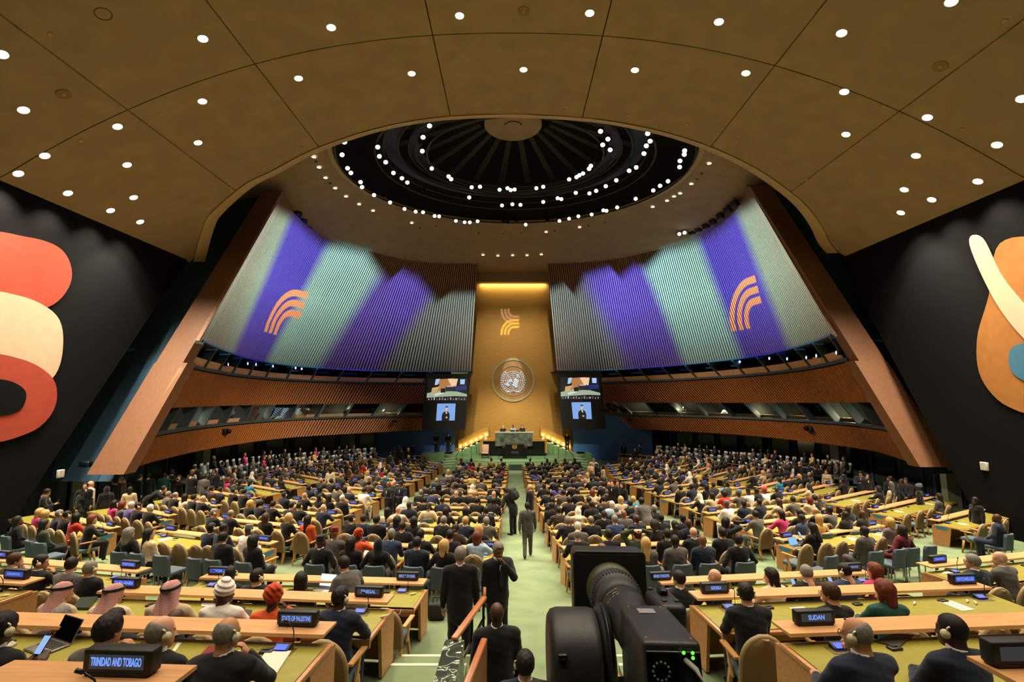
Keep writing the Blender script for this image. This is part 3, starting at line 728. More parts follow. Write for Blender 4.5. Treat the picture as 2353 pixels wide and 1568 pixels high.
    nt.links.new(mix.outputs['Result'], em.inputs['Color']); nt.links.new(m, em.inputs['Strength'])
    return o
TEAL, TEAL2, PURP, PURP2 = (.15, .56, .86), (.14, .42, .58), (.035, .065, 1.0), (.055, .075, .8)
def s_of(side, px, py):
    """wall parameters (s, level) under a picture point of the tall slats"""
    S = SIDES[side]; best = None
    for i in range(0, 101):
        for j in range(0, 41):
            x, y = project(wpt(S, i / 100, 1 + j / 40)); d = (x - px) ** 2 + (y - py) ** 2
            if best is None or d < best[0]: best = (d, i / 100, 1 + j / 40)
    return best[1], best[2]
def bands_of(side, y, lst): return [(s_of(side, x, y)[0], c) for x, c in lst]
PW = 370000
LB = bands_of('left', 640, [(560, (.13, .30, .40)), (600, TEAL2), (622, PURP), (700, PURP), (722, TEAL), (830, TEAL), (862, PURP2), (960, PURP2), (990, (.075, .20, .32)), (1085, (.075, .20, .32))])
RB = bands_of('right', 640, [(1268, (.075, .20, .32)), (1350, (.075, .19, .33)), (1395, PURP2), (1490, PURP2), (1520, TEAL), (1625, TEAL), (1652, PURP), (1738, PURP), (1765, TEAL2), (1840, (.13, .30, .40))])
LT = [s_of('left', x, y) for x, y in [(640, 480), (680, 500), (745, 552), (800, 566), (845, 580), (868, 612), (895, 640), (925, 618), (960, 632), (990, 664), (1010, 692), (1040, 668), (1090, 672)]]
RT = [s_of('right', x, y) for x, y in [(1265, 662), (1295, 650), (1315, 675), (1345, 625), (1400, 612), (1425, 636), (1455, 606), (1485, 612), (1520, 565), (1580, 548), (1640, 520), (1690, 480), (1715, 470)]]
LB.sort(key=lambda t: t[0]); RB.sort(key=lambda t: t[0]); LT.sort(); RT.sort()
def wall_at(side, px, py): return wpt(SIDES[side], *s_of(side, px, py))
slide('left', (11.5, 23.5, CZ + 4.2), wall_at('left', 800, 680), PW, LB, LT, (wall_at('left', 655, 700), .07, 1))
slide('right', (-11.5, 23.5, CZ + 4.2), wall_at('right', 1560, 680), PW, RB, RT, (wall_at('right', 1705, 690), .07, 1))
# the sign on the gold wall: yellow and lilac bands crossing
gp = atY(1174, 741, GY)
o, nt, em, u, v, uv = projector('slide_projector', (0.2, 20.5, CZ + 8.0), gp, 14000, 9)
k_ = abs(uv(atY(1200, 741, GY))[0] - uv(atY(1148, 741, GY))[0]) / 2.3
y1 = stripes(nt, u, v, -.25 * k_, -.28 * k_, k_ * .95, False); y2 = stripes(nt, u, v, -.25 * k_, .39 * k_, k_ * .95, True)
mx = nt.nodes.new('ShaderNodeMix'); mx.data_type = 'RGBA'; nt.links.new(y1, mx.inputs['Factor']); mx.inputs['A'].default_value = (.55, .45, 1.0, 1); mx.inputs['B'].default_value = (1, .86, .22, 1)
nt.links.new(mx.outputs['Result'], em.inputs['Color'])
nt.links.new(pnode(nt, 'MAXIMUM', y1, pnode(nt, 'MULTIPLY', y2, .75)), em.inputs['Strength'])

# ================================================================== MURAL PANELS (plain stand-ins of the same size and colours)
def blob(side, pix, th, mat, off, name, parent):
    x = 17.5 * (-1 if side == 'left' else 1); P_ = []
    n = len(pix)
    for i in range(n):
        q = [np.array(pix[(i + m) % n], float) for m in (-1, 0, 1, 2)]
        for k in range(6):
            f = k / 6; P_.append(.5 * ((2 * q[1]) + (-q[0] + q[2]) * f + (2 * q[0] - 5 * q[1] + 4 * q[2] - q[3]) * f * f + (-q[0] + 3 * q[1] - 3 * q[2] + q[3]) * f ** 3))
    poly = []
    for px, py in P_:
        d = ray(px, py); t = x / d.x; poly.append((d.y * t, d.z * t + CZ))
    b = MB(); sg = -1 if side == 'right' else 1
    b.prism(poly, th * sg, 'X', x + off * sg); bm = bmesh.new(); me = b.mesh(name, mat); bm.from_mesh(me); bmesh.ops.recalc_face_normals(bm, faces=bm.faces[:]); bm.to_mesh(me); bm.free()
    return link(name, me, parent)
orange = M('mural_orange', '#a8402a', .85, noise=(3, .08)); cream = M('mural_cream', '#c9b498', .85, noise=(3, .05)); tan = M('mural_tan', '#a36a2c', .85, noise=(3, .08)); mblue = M('mural_blue', '#3b7291', .85)
ml = empty('mural', 'large abstract mural of orange and cream rounded shapes on the dark left wall', 'mural', loc=(-17.5, 12, CZ))
ml.matrix_world = Matrix.Identity(4)
# (blobs reach past the frame, so only directions with x to the left of the axis are used)
blob('left', [(-60, 545), (60, 545), (140, 575), (162, 640), (120, 700), (30, 720), (-60, 720)], .03, orange, .02, 'orange_shape', ml)
blob('left', [(-50, 690), (40, 680), (125, 725), (140, 800), (115, 870), (40, 895), (-50, 895)], .03, cream, .05, 'cream_shape', ml)
blob('left', [(-50, 830), (40, 825), (115, 870), (118, 940), (60, 995), (-50, 1005)], .03, orange, .08, 'orange_shape', ml)
blob('left', [(-40, 880), (10, 875), (50, 900), (40, 940), (0, 955), (-40, 950)], .03, charcoal, .11, 'grey_shape', ml)
mr_ = empty('mural', 'large abstract mural of tan, cream and blue shapes on the dark right wall', 'mural', loc=(0, 0, 0))
blob('right', [(2300, 560), (2400, 560), (2420, 700), (2400, 930), (2320, 935), (2258, 870), (2248, 780), (2275, 680)], .03, tan, .02, 'tan_shape', mr_)
blob('right', [(2232, 560), (2262, 548), (2310, 640), (2390, 740), (2410, 800), (2360, 780), (2290, 690)], .03, cream, .05, 'cream_shape', mr_)
blob('right', [(2330, 800), (2400, 790), (2420, 850), (2380, 880), (2330, 855)], .03, mblue, .05, 'blue_shape', mr_)
# ================================================================== GOLD WALL EMBLEM
def gpx(x, y, off=0.0): return atY(x, y, GY - off)
EMX, EMY, EK = 1120, 815, 120 / 1568.0
def ez(x, y, off): return gpx(EMX + x * EK, EMY + y * EK, off)
emb = empty('wall_emblem', 'round gilded emblem with pale world map and laurel branches on the gold wall', 'emblem')
disc_m = M('emblem_disc', '#a67a42', .5, .3, noise=(2, .1)); ring_m = M('emblem_ring', '#d9cf9c', .3, .7); pale_m = M('emblem_pale', '#d4e2ee', .5)
def ring(cx, cy, r0, r1, off, th, mat, name, n=72):
    b = MB(); R0 = []; R1 = []
    for k in range(n):
        a = 2 * math.pi * k / n; R0.append(ez(cx + r0 * math.cos(a), cy + r0 * math.sin(a), off)); R1.append(ez(cx + r1 * math.cos(a), cy + r1 * math.sin(a), off))
    d = Vector((0, -th, 0)); vs = R0 + R1 + [p + d for p in R0] + [p + d for p in R1]; fs = []
    for k in range(n):
        k2 = (k + 1) % n; fs += [(2 * n + k, 2 * n + k2, 3 * n + k2, 3 * n + k), (k, 2 * n + k, 2 * n + k2, k2)[::-1], (n + k, n + k2, 3 * n + k2, 3 * n + k)]
    b.add(vs, fs); return obj(name, b, mat, emb)
b = MB(); pts = [ez(772 + 600 * math.cos(2 * math.pi * k / 72), 765 + 600 * math.sin(2 * math.pi * k / 72), .02) for k in range(72)]
b.add(pts + [p + Vector((0, -.06, 0)) for p in pts], [tuple(range(143, 71, -1))] + [(k, (k + 1) % 72, 72 + (k + 1) % 72, 72 + k) for k in range(72)])
obj('disc', b, disc_m, emb)
ring(772, 768, 590, 655, .02, .12, ring_m, 'outer_ring'); ring(772, 790, 438, 455, .08, .05, ring_m, 'inner_ring')
for r in (285, 222, 168, 112): ring(772, 790, r - 7, r + 7, .08, .03, pale_m, 'latitude_ring')
for k in range(8):
    a = math.pi * k / 4; b = MB(); c, s_ = math.cos(a), math.sin(a)
    q = [ez(772 + r * c + w * s_, 790 + r * s_ - w * c, .09) for r, w in ((60, 6), (285, 6), (285, -6), (60, -6))]
    b.add(q + [p + Vector((0, -.02, 0)) for p in q], [(0, 1, 2, 3), (7, 6, 5, 4), (0, 4, 5, 1), (2, 6, 7, 3)]); obj('meridian', b, pale_m, emb)
def plate(poly, off, th, mat, name, par):
    b = MB(); n = len(poly); P_ = [ez(x, y, off) for x, y in poly]
    b.add(P_ + [p + Vector((0, -th, 0)) for p in P_], [tuple(range(2 * n - 1, n - 1, -1)), tuple(range(n))] + [(k, (k + 1) % n, n + (k + 1) % n, n + k) for k in range(n)])
    me = b.mesh(name, mat); bm = bmesh.new(); bm.from_mesh(me); bmesh.ops.recalc_face_normals(bm, faces=bm.faces[:]); bm.to_mesh(me); bm.free(); return link(name, me, par)
plate([(620, 770), (665, 745), (690, 735), (730, 740), (748, 765), (750, 800), (775, 830), (795, 800), (775, 760), (790, 735), (830, 720), (880, 725), (915, 740), (930, 800), (915, 850), (900, 880), (905, 930), (895, 960), (905, 985), (860, 1005), (835, 1000), (815, 975), (800, 950), (745, 935), (735, 910), (760, 880), (770, 855), (745, 835), (715, 815), (690, 835), (655, 825), (640, 850), (655, 900), (670, 945), (625, 958), (580, 940), (515, 890), (510, 870), (575, 862), (590, 830), (630, 800)], .11, .03, pale_m, 'land', emb)
plate([(865, 600), (905, 585), (930, 620), (945, 650), (972, 675), (980, 715), (945, 690), (900, 655)], .11, .03, pale_m, 'land', emb)
plate([(765, 565), (830, 545), (840, 560), (790, 580)], .11, .03, pale_m, 'land', emb)
for sg in (-1, 1):
    for k in range(11):
        t = k / 10; a = math.radians(112 + t * 112) if sg < 0 else math.radians(68 - t * 112)
        R = 345; cx, cy = 772 + R * math.cos(a), 800 + R * math.sin(a)
        tx, ty = (-math.sin(a), math.cos(a)) if sg < 0 else (math.sin(a), -math.cos(a))
        nx, ny = math.cos(a), math.sin(a)
        for out in (1, -1):
            dx, dy = tx * .82 + nx * .55 * out, ty * .82 + ny * .55 * out; L = 88 if out > 0 else 74
            px_, py_ = -dy, dx
            plate([(cx, cy), (cx + dx * L * .4 + px_ * 15, cy + dy * L * .4 + py_ * 15), (cx + dx * L, cy + dy * L), (cx + dx * L * .4 - px_ * 15, cy + dy * L * .4 - py_ * 15)], .09, .04, pale_m, 'laurel_leaf', emb)
    plate([(772 + sg * 10, 1105), (772 + sg * 95, 1185), (772 + sg * 108, 1168), (772 - sg * 25, 1098)], .09, .04, pale_m, 'laurel_stem', emb)
    plate([(772 - sg * 30, 1090), (772 + sg * 120, 1130), (772 + sg * 240, 1115), (772 + sg * 120, 1095)], .09, .03, pale_m, 'laurel_stem', emb)
spot('emblem_lamp', (0.1, 43.5, CZ + 9.5), gpx(1178, 872), 3500, 17, (.95, .97, 1), .35, .05)

# ================================================================== SCREENS
def screen(side, outer, pic, inset, YT, YB_):
    lab = 'tall black display board left of the gold wall' if side == 'left' else 'tall black display board right of the gold wall'
    root = empty('display_board', lab + ' showing a stage picture above a signer', 'screen')
    def bp(x, y, off=0.0):
        f = (y - 857) / 130.0; return atY(x, y, YT + (YB_ - YT) * f - off)
    tl, tr, br, bl = [bp(*p) for p in outer]; bk = Vector((0, .9, 0))
    b = MB(); b.hexa([bl, br, br + bk, bl + bk, tl, tr, tr + bk, tl + bk]); obj('housing', b, black_m, root)
    def q4(c, off, col, name, par, e=1.0, th=.012):
        b = MB(); P_ = [bp(x, y, off) for x, y in c]; d = Vector((0, th, 0)); n = len(P_)
        b.add(P_ + [p + d for p in P_], [tuple(range(n))] + [(k, (k + 1) % n, n + (k + 1) % n, n + k)[::-1] for k in range(n)])
        me = b.mesh(name, emit('led_' + col, '#' + col, e)); bm = bmesh.new(); bm.from_mesh(me); bmesh.ops.recalc_face_normals(bm, faces=bm.faces[:]); bm.to_mesh(me); bm.free()
        return link(name, me, par)
    def sub(c, u, v):
        (ax, ay), (bx, by), (cx, cy), (dx, dy) = c; tx, ty = ax + (bx - ax) * u, ay + (by - ay) * u; ux, uy = dx + (cx - dx) * u, dy + (cy - dy) * u
        return tx + (ux - tx) * v, ty + (uy - ty) * v
    pp = q4(pic, .02, '0d0e14', 'upper_picture', root)
    def pq(c, col, off=.04): q4([sub(pic, u, v) for u, v in c], off, col, 'picture_patch', pp)
    pq([(.22, .05), (.66, .0), (.72, .3), (.64, .5), (.18, .62), (.3, .3)], 'b07a46'); pq([(.5, .02), (.76, .02), (.72, .36), (.6, .34)], 'f2c9a0', .055)
    pq([(.12, .42), (.32, .36), (.22, .6), (.1, .66)], 'caa668', .055); pq([(.2, .04), (.3, .02), (.26, .28), (.18, .3)], 'a9c9ee', .055); pq([(.82, .04), (.94, .04), (.93, .26), (.82, .26)], 'a9c9ee', .055)
    pq([(.0, .66), (.3, .55), (.75, .58), (1, .7), (1, .82), (.7, .78), (.3, .84), (0, .9)], '9fb094', .05); pq([(.18, .7), (.4, .6), (.42, .66), (.2, .78)], 'd5dccb', .06)
    pq([(.34, .46), (.46, .43), (.46, .62), (.34, .64)], '14161c', .065); pq([(.46, .34), (.68, .33), (.69, .56), (.47, .58)], '23262c', .06); pq([(.7, .34), (.98, .32), (.98, .5), (.7, .55)], '1b2f66', .055)
    pq([(.48, .34), (.66, .33), (.66, .37), (.48, .38)], 'c9c4bb', .07); pq([(0, .86), (.3, .82), (.7, .78), (1, .8), (1, .98), (0, .98)], '15151c', .06)
    for k in range(14): pq([(.04 + k * .068, .9 - (k % 3) * .03), (.065 + k * .068, .9 - (k % 3) * .03), (.065 + k * .068, .95), (.04 + k * .068, .95)], ['b89a86', '8a7fb0', 'd2c8c0', '5f5a70'][k % 4], .075)
    ip = q4(inset, .02, '7fa6e6', 'lower_picture', root)
    def iq(c, col, off=.04): q4([sub(inset, u, v) for u, v in c], off, col, 'signer_patch', ip)
    iq([(.30, 1.0), (.29, .72), (.33, .56), (.45, .46), (.58, .46), (.68, .56), (.72, .74), (.70, 1.0)], '0c0d12'); iq([(.33, .6), (.29, .72), (.5, .82), (.56, .78), (.42, .68)], '11131a', .05)
    iq([(.47, .2), (.56, .19), (.6, .27), (.57, .38), (.52, .42), (.47, .38), (.45, .28)], 'd9b49c', .05); iq([(.45, .28), (.46, .19), (.52, .13), (.58, .17), (.6, .26), (.52, .21)], '1a1210', .06)
    iq([(.47, .42), (.53, .44), (.58, .6), (.5, .6)], 'd9c8bc', .05); iq([(.5, .8), (.58, .76), (.61, .84), (.54, .88)], 'd9b49c', .06)
    return root
screen('left', [(978.7, 857), (1080, 860.6), (1068, 988), (969, 989.7)], [(983.5, 869.5), (1074, 870), (1072.8, 922), (980, 922)], [(1004.8, 928), (1047, 927.6), (1044.7, 966.8), (1002, 967)], 44.2, 44.6)
screen('right', [(1278.5, 857), (1380.5, 852.6), (1393, 986.6), (1292.8, 986.6)], [(1288, 867), (1375.7, 867), (1380.5, 919), (1288.6, 919)], [(1313, 925), (1357.5, 924.4), (1360, 963.6), (1317, 963)], 44.2, 44.6)

# ================================================================== ROSTRUM
SZ = -5.13                                   # stage level
stg = MB(); cxs = .25; top = []; NB = 40
for k in range(NB + 1):
    a = math.pi + math.pi * k / NB; top.append((cxs + 6.6 * math.cos(a), 46.3 + 5.85 * math.sin(a)))
top = [(cxs - 6.6, 47.1)] + top + [(cxs + 6.6, 47.1)]
stg.prism(top, SZ + 6.05, 'Z', CZ - 6.05); STAGE = obj('stage_platform', stg, carpet_d); tag(STAGE, 'round green carpeted stage platform before the gold wall', 'stage')
b = MB(); b.grid([[(cxs + 6.63 * math.cos(a), 46.3 + 5.88 * math.sin(a), CZ + SZ + z) for z in (-.10, .012)] for a in np.linspace(math.pi, 2 * math.pi, 41)]); obj('platform_edge', b, M('stage_edge', '#8ea37c', .8), STAGE)
b = MB(); b.box((.3, 40.42, CZ - 5.68), (1.1, .06, .45)); obj('platform_vent', b, M('vent_dark', '#1c2a1d', .9), STAGE)
for x0, x1 in ((-8.4, -5.6), (6.1, 7.4)):
    b = MB(); b.box(((x0 + x1) / 2, 46.15, CZ + (SZ - 6.05) / 2), (x1 - x0, 1.9, SZ + 6.05)); obj('platform_wing', b, carpet_d, STAGE)
# steps from the floor up to the stage, both sides
for side, pts in (('left', [((1020, 1076), (1040, 1072)), ((1024, 1069), (1046, 1066)), ((1029, 1061), (1050, 1058)), ((1034, 1053), (1056, 1050))]), ('right', [((1326, 1066), (1348, 1064)), ((1322, 1061), (1342, 1057)), ((1318, 1055), (1336, 1051)), ((1310, 1050), (1328, 1046))])):
    fs = empty('stage_steps', 'flight of pale nosed green steps at the %s end of the stage' % side, 'steps'); sx = -1 if side == 'left' else 1
    for k in range(4):
        z = -5.75 + k * .18; b = MB(); w = 1.3
        x = cxs + sx * (5.9 - k * .12); y = 41.5 + k * .42
        b.box((x, y, (z - 6.0) / 2 + CZ), (w, .5, z + 6.0), -sx * .5); o = obj('step', b, carpet_d, fs)
        b = MB(); b.box((x - sx * .12 * 0, y - .2, CZ + z + .01), (w, .12, .05), -sx * .5); obj('nosing', b, nosing, o)
# stairs along the gold wall up to the dais
for side, sx in (('left', -1), ('right', 1)):
    fs = empty('dais_stairs', 'short stairs with white nosings climbing along the gold wall to the dais, %s' % side, 'steps')
    for k in range(4):
        z = SZ + .22 * (k + 1); x = cxs + sx * (4.9 - k * .52); y = 45.6 + k * .22
        b = MB(); b.box((x, y, (SZ + z) / 2 + CZ), (.56, 1.5, z - SZ)); o = obj('step', b, carpet_d, fs)
        b = MB(); b.box((x + sx * .24, y - .05, CZ + z + .012), (.13, 1.5, .05)); obj('nosing', b, nosing, o)
    b = MB(); p0, p1 = Vector((cxs + sx * 5.4, 46.75, CZ + SZ + .15)), Vector((cxs + sx * 2.5, 46.75, CZ + SZ + 1.5)); H = Vector((0, 0, .95))
    b.hexa([p0, p1, p1 + Vector((0, .08, 0)), p0 + Vector((0, .08, 0)), p0 + H, p1 + H, p1 + H + Vector((0, .08, 0)), p0 + H + Vector((0, .08, 0))]); obj('gold_balustrade', b, gold, fs)
    for k in range(6):
        f = (k + .5) / 6; p = p0.lerp(p1, f) + Vector((0, -.05, .12)); b = MB(); b.lathe([(.05, 0), (.05, .06), (0, .07)], 8, Matrix.Translation(p)); obj('stair_lamp', b, lamp_em, fs)
        l = bpy.data.lights.new('stair_lamp_light', 'POINT'); l.energy = 14; l.color = (1, .7, .28); l.shadow_soft_size = .05; lo_ = bpy.data.objects.new('stair_lamp_light', l); COL.objects.link(lo_); lo_.location = p + Vector((0, -.06, .12))
black_marble = M('black_marble', '#0e0f0e', .25, noise=(3, .4), spec=.6)
green_marble = M('green_marble', '#6a745f', .3, noise=(2.6, .4), col2='#2a352c', bump=(6, .05))
def pxbox(x0, y0, x1, y1, Y, depth):
    a, c = atY(x0, y0, Y), atY(x1, y1, Y); return ((a.x + c.x) / 2, Y + depth / 2, (a.z + c.z) / 2), (abs(c.x - a.x), depth, abs(a.z - c.z))
dais = empty('dais', 'black dais block with gilded ends behind the speaking rostrum', 'dais')
b = MB(); b.box(*pxbox(1106, 1014, 1256, 1045.5, 43.6, 2.2)); obj('dais_body', b, black_marble, dais)
for x0, x1 in ((1103, 1110), (1252, 1258)):
    b = MB(); b.box(*pxbox(x0, 1012, x1, 1042, 43.55, 2.3)); obj('gilded_end', b, gold, dais)
b = MB(); b.box(*pxbox(1104, 1011, 1257, 1014.5, 43.5, 2.4)); obj('dais_coping', b, gold, dais)
desk_m = empty('presidents_desk', 'long green marble desk on the dais with three people behind it', 'desk')
b = MB(); b.box(*pxbox(1138, 995, 1224, 1026, 43.3, .9))
obj('marble_front', b, green_marble, desk_m)
for k in range(5):
    b = MB(); x0 = 1138 + 86 * k / 5; b.box(*pxbox(x0 + .25, 995.5, x0 + 86 / 5 - .25, 1025.6, 43.25, .06)); obj('marble_panel', b, green_marble, desk_m)
b = MB(); b.box(*pxbox(1137, 993, 1226, 995.4, 43.2, 1.1)); obj('desk_top', b, M('pale_stone', '#b9b7a6', .4), desk_m)
for k, (x0, x1, lab) in enumerate(((1149, 1161, 'left'), (1172, 1183, 'left of centre'), (1185, 1193, 'right of centre'), (1195, 1207, 'right'))):
    b = MB(); c, d = pxbox(x0, 988.5, x1, 992.8, 43.5, .05); b.bbox(c, d, .01); o = obj('desk_monitor', b, black_m); tag(o, 'low black monitor on the green marble desk, %s' % lab, 'monitor')
    b = MB(); b.box((c[0], c[1], c[2] - d[2] / 2 - .01), (.12, .14, .03)); obj('monitor_foot', b, black_m, o)
lect = empty('speakers_lectern', 'black marble speaking lectern with gold crest at the front of the stage', 'lectern')
a = atY(1154, 1058, 41.6); c = atY(1212, 1058, 41.6); zb, zt = CZ + SZ, atY(1183, 1023, 41.6).z; mid = (a.x + c.x) / 2; hw = (c.x - a.x) / 2
b = MB(); b.prism([(-hw, 0), (hw, 0), (hw * .93, .25), (hw * .74, zt - zb), (-hw * .74, zt - zb), (-hw * .93, .25)], 1.0, 'Y', 41.6, M4=Matrix.Translation((mid, 0, zb))); obj('lectern_body', b, black_marble, lect)
for sx in (-1, 1):
    b = MB(); b.bbox((mid + sx * hw * .86, 42.0, zt - .18), (hw * .3, .6, .3), .03); obj('lectern_wing', b, M('lectern_wing', '#22252c', .4), lect)
b = MB(); b.bbox((mid, 42.0, zt + .03), (hw * 1.5, .9, .06), .02); obj('lectern_top', b, black_marble, lect)
cr = atY(1182.5, 1026, 41.55); b = MB(); b.tube([(cr.x + .14 * math.cos(t), 41.57, cr.z - .02 + .14 * math.sin(t)) for t in np.linspace(0, 2 * math.pi, 21)], .016, 6)
for sg in (-1, 1): b.tube([(cr.x + sg * .19 * math.cos(t), 41.57, cr.z - .02 + .19 * math.sin(t)) for t in np.linspace(-1.3, .8, 12)], [.012 + .02 * math.sin(k * 2.2) ** 2 for k in range(12)], 6)
for t in (0, math.pi / 4, math.pi / 2, 3 * math.pi / 4): b.tube([(cr.x - .13 * math.cos(t), 41.57, cr.z - .02 - .13 * math.sin(t)), (cr.x + .13 * math.cos(t), 41.57, cr.z - .02 + .13 * math.sin(t))], .008, 5)
obj('crest', b, M('crest_gold', '#c79a4a', .4, .6), lect)
b = MB(); b.bbox((mid, 41.58, atY(1182, 1041, 41.6).z), (.6, .05, .2), .01); obj('lectern_plate', b, M('plate_dark', '#2b2a26', .4), lect)
# rails and posts of the stage
rail_m = black_met
for k_, x in enumerate((1083, 1128, 1146, 1220, 1252, 1283)):
    p = atZ(x, 1056 - abs(x - 1180) * .02, SZ); b = MB(); b.tube([p, p + Vector((0, 0, .95))], .018, 6); o = obj('floor_post', b, rail_m); tag(o, 'thin black upright post on the stage edge, %s from the left' % ordn(k_ + 1), 'post', 'thin posts along the stage edge')
    b = MB(); b.lathe([(.09, 0), (.09, .02), (0, .03)], 10, Matrix.Translation(p)); obj('post_foot', b, rail_m, o)
for lab, pts in (('left', [(1048, 1057), (1062, 1034)]), ('left', [(1062, 1034), (1066, 1054)]), ('right', [(1301, 1034), (1300, 1052)]), ('right', [(1301, 1034), (1318, 1052)])):
    pass
for side, xs_ in (('left', (1048, 1062)), ('right', (1318, 1301))):
    p0, p1 = atZ(xs_[0], 1058, SZ), atZ(xs_[1], 1050, SZ); b = MB(); U = Vector((0, 0, .95))
    b.tube([p0 + Vector((0, 0, .35)), p1 + U], .025, 6); o = obj('stage_handrail', b, rail_m); tag(o, 'slanting black handrail beside the %s stage steps' % side, 'handrail')
    for p, h in ((p0, .36), (p1, .95)): b = MB(); b.tube([p, p + Vector((0, 0, h))], .02, 6); obj('rail_post', b, rail_m, o)
# pink-beige chair on the stage
st_ch = empty('stage_chair', 'pale armchair standing on the stage left of the lectern', 'chair'); p = atZ(1115, 1054, SZ); ch_m = M('pale_leather', '#c9a48b', .6)
b = MB(); b.bbox(p + Vector((0, .0, .48)), (.58, .55, .14), .04); obj('seat', b, ch_m, st_ch)
b = MB(); b.bbox(p + Vector((0, .26, .85)), (.58, .1, .62), .04); obj('backrest', b, ch_m, st_ch)
for sx in (-1, 1):
    b = MB(); b.bbox(p + Vector((sx * .3, 0, .66)), (.05, .5, .05), .015); obj('armrest', b, M('dark_wood', '#4a2a18', .4), st_ch)
    for dy in (-.24, .24): b = MB(); b.box(p + Vector((sx * .27, dy, .21)), (.05, .05, .42)); obj('leg', b, M('dark_wood', '#4a2a18', .4), st_ch)
# ================================================================== DESKS, NAMEPLATES, CHAIRS
desk_wood = M('desk_blond_wood', '#ba8250', .42, noise=(5, .16), stretch=(.6, 6, 6))
shelf_wood = M('shelf_blond_wood', '#cf9a66', .38, noise=(5, .14), stretch=(.5, 6, 6))
leather = M('desk_green_leather', '#948d38', .32, noise=(9, .08), spec=.6, bump=(120, .06))
post_met = M('shelf_post_metal', '#3a342c', .4, .7)
console_m = M('console_black', '#121315', .45)
plate_m = M('console_plate_bronze', '#6b5a2e', .45, .3)
lcd_m = emit('console_lcd', '#2f5cff', 1.15)
sign_face_blue = emit('sign_face_blue', '#2f49b8', .85); sign_face_dark = emit('sign_face_dark', '#333b45', .6)
sign_text = emit('sign_text', '#7aa2ff', 1.0)
cream_ear = M('cream_plastic', '#d9cfae', .5)
SH, DT = .85, .735
def shelf_pt(px, py, z=None):
    d = ray(px, py); last = None
    for i in range(100, 2600):
        Y = i * .02; t = Y / d.y; g = d.z * t - ((Fr(d.x * t, Y) if z is None else z) + SH)
        if last is not None and last > 0 >= g: return Vector((d.x * t, Y, d.z * t + CZ))
        last = g
    raise ValueError((px, py))
ROWS = {
 'A': [((787, 1250), (1134, 1257)), ((848, 1213.8), (1144.7, 1220)), ((909.7, 1187.8), (1150, 1190)), ((919.6, 1164), (1153.8, 1167.6)), ((958.7, 1146), (1149, 1149.5)), ((975.5, 1129.6), (1160.7, 1132.7)),
       ((999, 1115.8), (1163, 1118.9)), ((1015, 1104.2), (1165, 1106.6)), ((1026, 1095.2), (1166, 1097.5)), ((1046, 1086.7), (1167, 1088.7)), ((1053.6, 1076), (1168.4, 1077.9)), ((1056, 1066.4), (1168.7, 1068))],
 'B': [((1288, 1256), (1635, 1246)), ((1268.5, 1219), (1556.5, 1210)), ((1252, 1190.8), (1500, 1184)), ((1240, 1167), (1461, 1160)), ((1232, 1148), (1428, 1142.6)), ((1227, 1132.6), (1400, 1127.4)),
       ((1221, 1118), (1385, 1112.7)), ((1212, 1106.3), (1375, 1102.6)), ((1208, 1096.7), (1360, 1093)), ((1204, 1088), (1345, 1085)), ((1202, 1078), (1330, 1075)), ((1200, 1068), (1318, 1066))],
 'C': [((364, 1222.4), (633.7, 1242)), ((494.4, 1193.3), (720, 1209)), ((587.8, 1168.8), (783, 1183)), ((661, 1149.5), (832, 1160)), ((708.7, 1132), (871, 1142.6)), ((759, 1117), (890, 1126)),
       ((800, 1105.5), (925, 1112.5)), ((839, 1096.4), (953, 1104)), ((862, 1086), (972.5, 1094.5)), ((894, 1077), (989.3, 1085)), ((920, 1066.5), (1003.8, 1074)), ((945, 1057.5), (1018, 1064.5))],
 'D': [((1785, 1233), (2028, 1211.5)), ((1693, 1203), (1922, 1182)), ((1617, 1176), (1870, 1157)), ((1562.6, 1155), (1810, 1134)), ((1517.5, 1137), (1710, 1120)), ((1480.8, 1122), (1631, 1109.7)),
       ((1448, 1109), (1581, 1097.5)), ((1425, 1100), (1560, 1089)), ((1401, 1089), (1530, 1079)), ((1397, 1079), (1520, 1070)), ((1388, 1068.5), (1500, 1061))],
 'E': [((95, 1178), (266, 1208.6)), ((262, 1161), (398.7, 1181.8)), ((380, 1143), (503.6, 1159.6)), ((470, 1128), (584, 1142.8)), ((545, 1112), (649, 1125)), ((609, 1099.7), (702, 1111)), ((660, 1089), (745, 1099.5)),
       ((712, 1078.5), (789, 1088)), ((775, 1070), (848, 1078)), ((822, 1057), (884, 1062.5))],
 'F': [((2143.8, 1192.4), (2290, 1164)), ((2002, 1168), (2143, 1143.4)), ((1893, 1147), (2020, 1127)), ((1807.5, 1131), (1914.6, 1113.6)), ((1737, 1116.6), (1838, 1099.8)), ((1678, 1103.6), (1769, 1089.8)),
       ((1630, 1092), (1699, 1080)), ((1585.6, 1082), (1647, 1071.4)), ((1547, 1073.7), (1600, 1066)), ((1513, 1066), (1555, 1060)), ((1483, 1057), (1515, 1053))],
 'G': [((-60, 1551), (424, 1565)), ((-130, 1418), (768, 1446)), ((233, 1352), (905, 1377)), ((463, 1322), (983, 1337))],
 'K': [((-80, 1326), (82, 1336)), ((-90, 1277), (334, 1311))],
 'H': [((2268, 1541), (2500, 1537)), ((1785, 1443), (2480, 1419)), ((1586, 1368), (2267, 1343)), ((1508, 1336), (1997, 1312))],
 'L': [((2120, 1299), (2430, 1268))]}
FLZ = {('G', 0): -2.38, ('G', 1): -3.09, ('G', 2): -3.6, ('G', 3): -4.11, ('K', 0): -3.6, ('K', 1): -4.11, ('H', 0): -2.38, ('H', 1): -3.09, ('H', 2): -3.6, ('H', 3): -4.11, ('L', 0): -4.11}
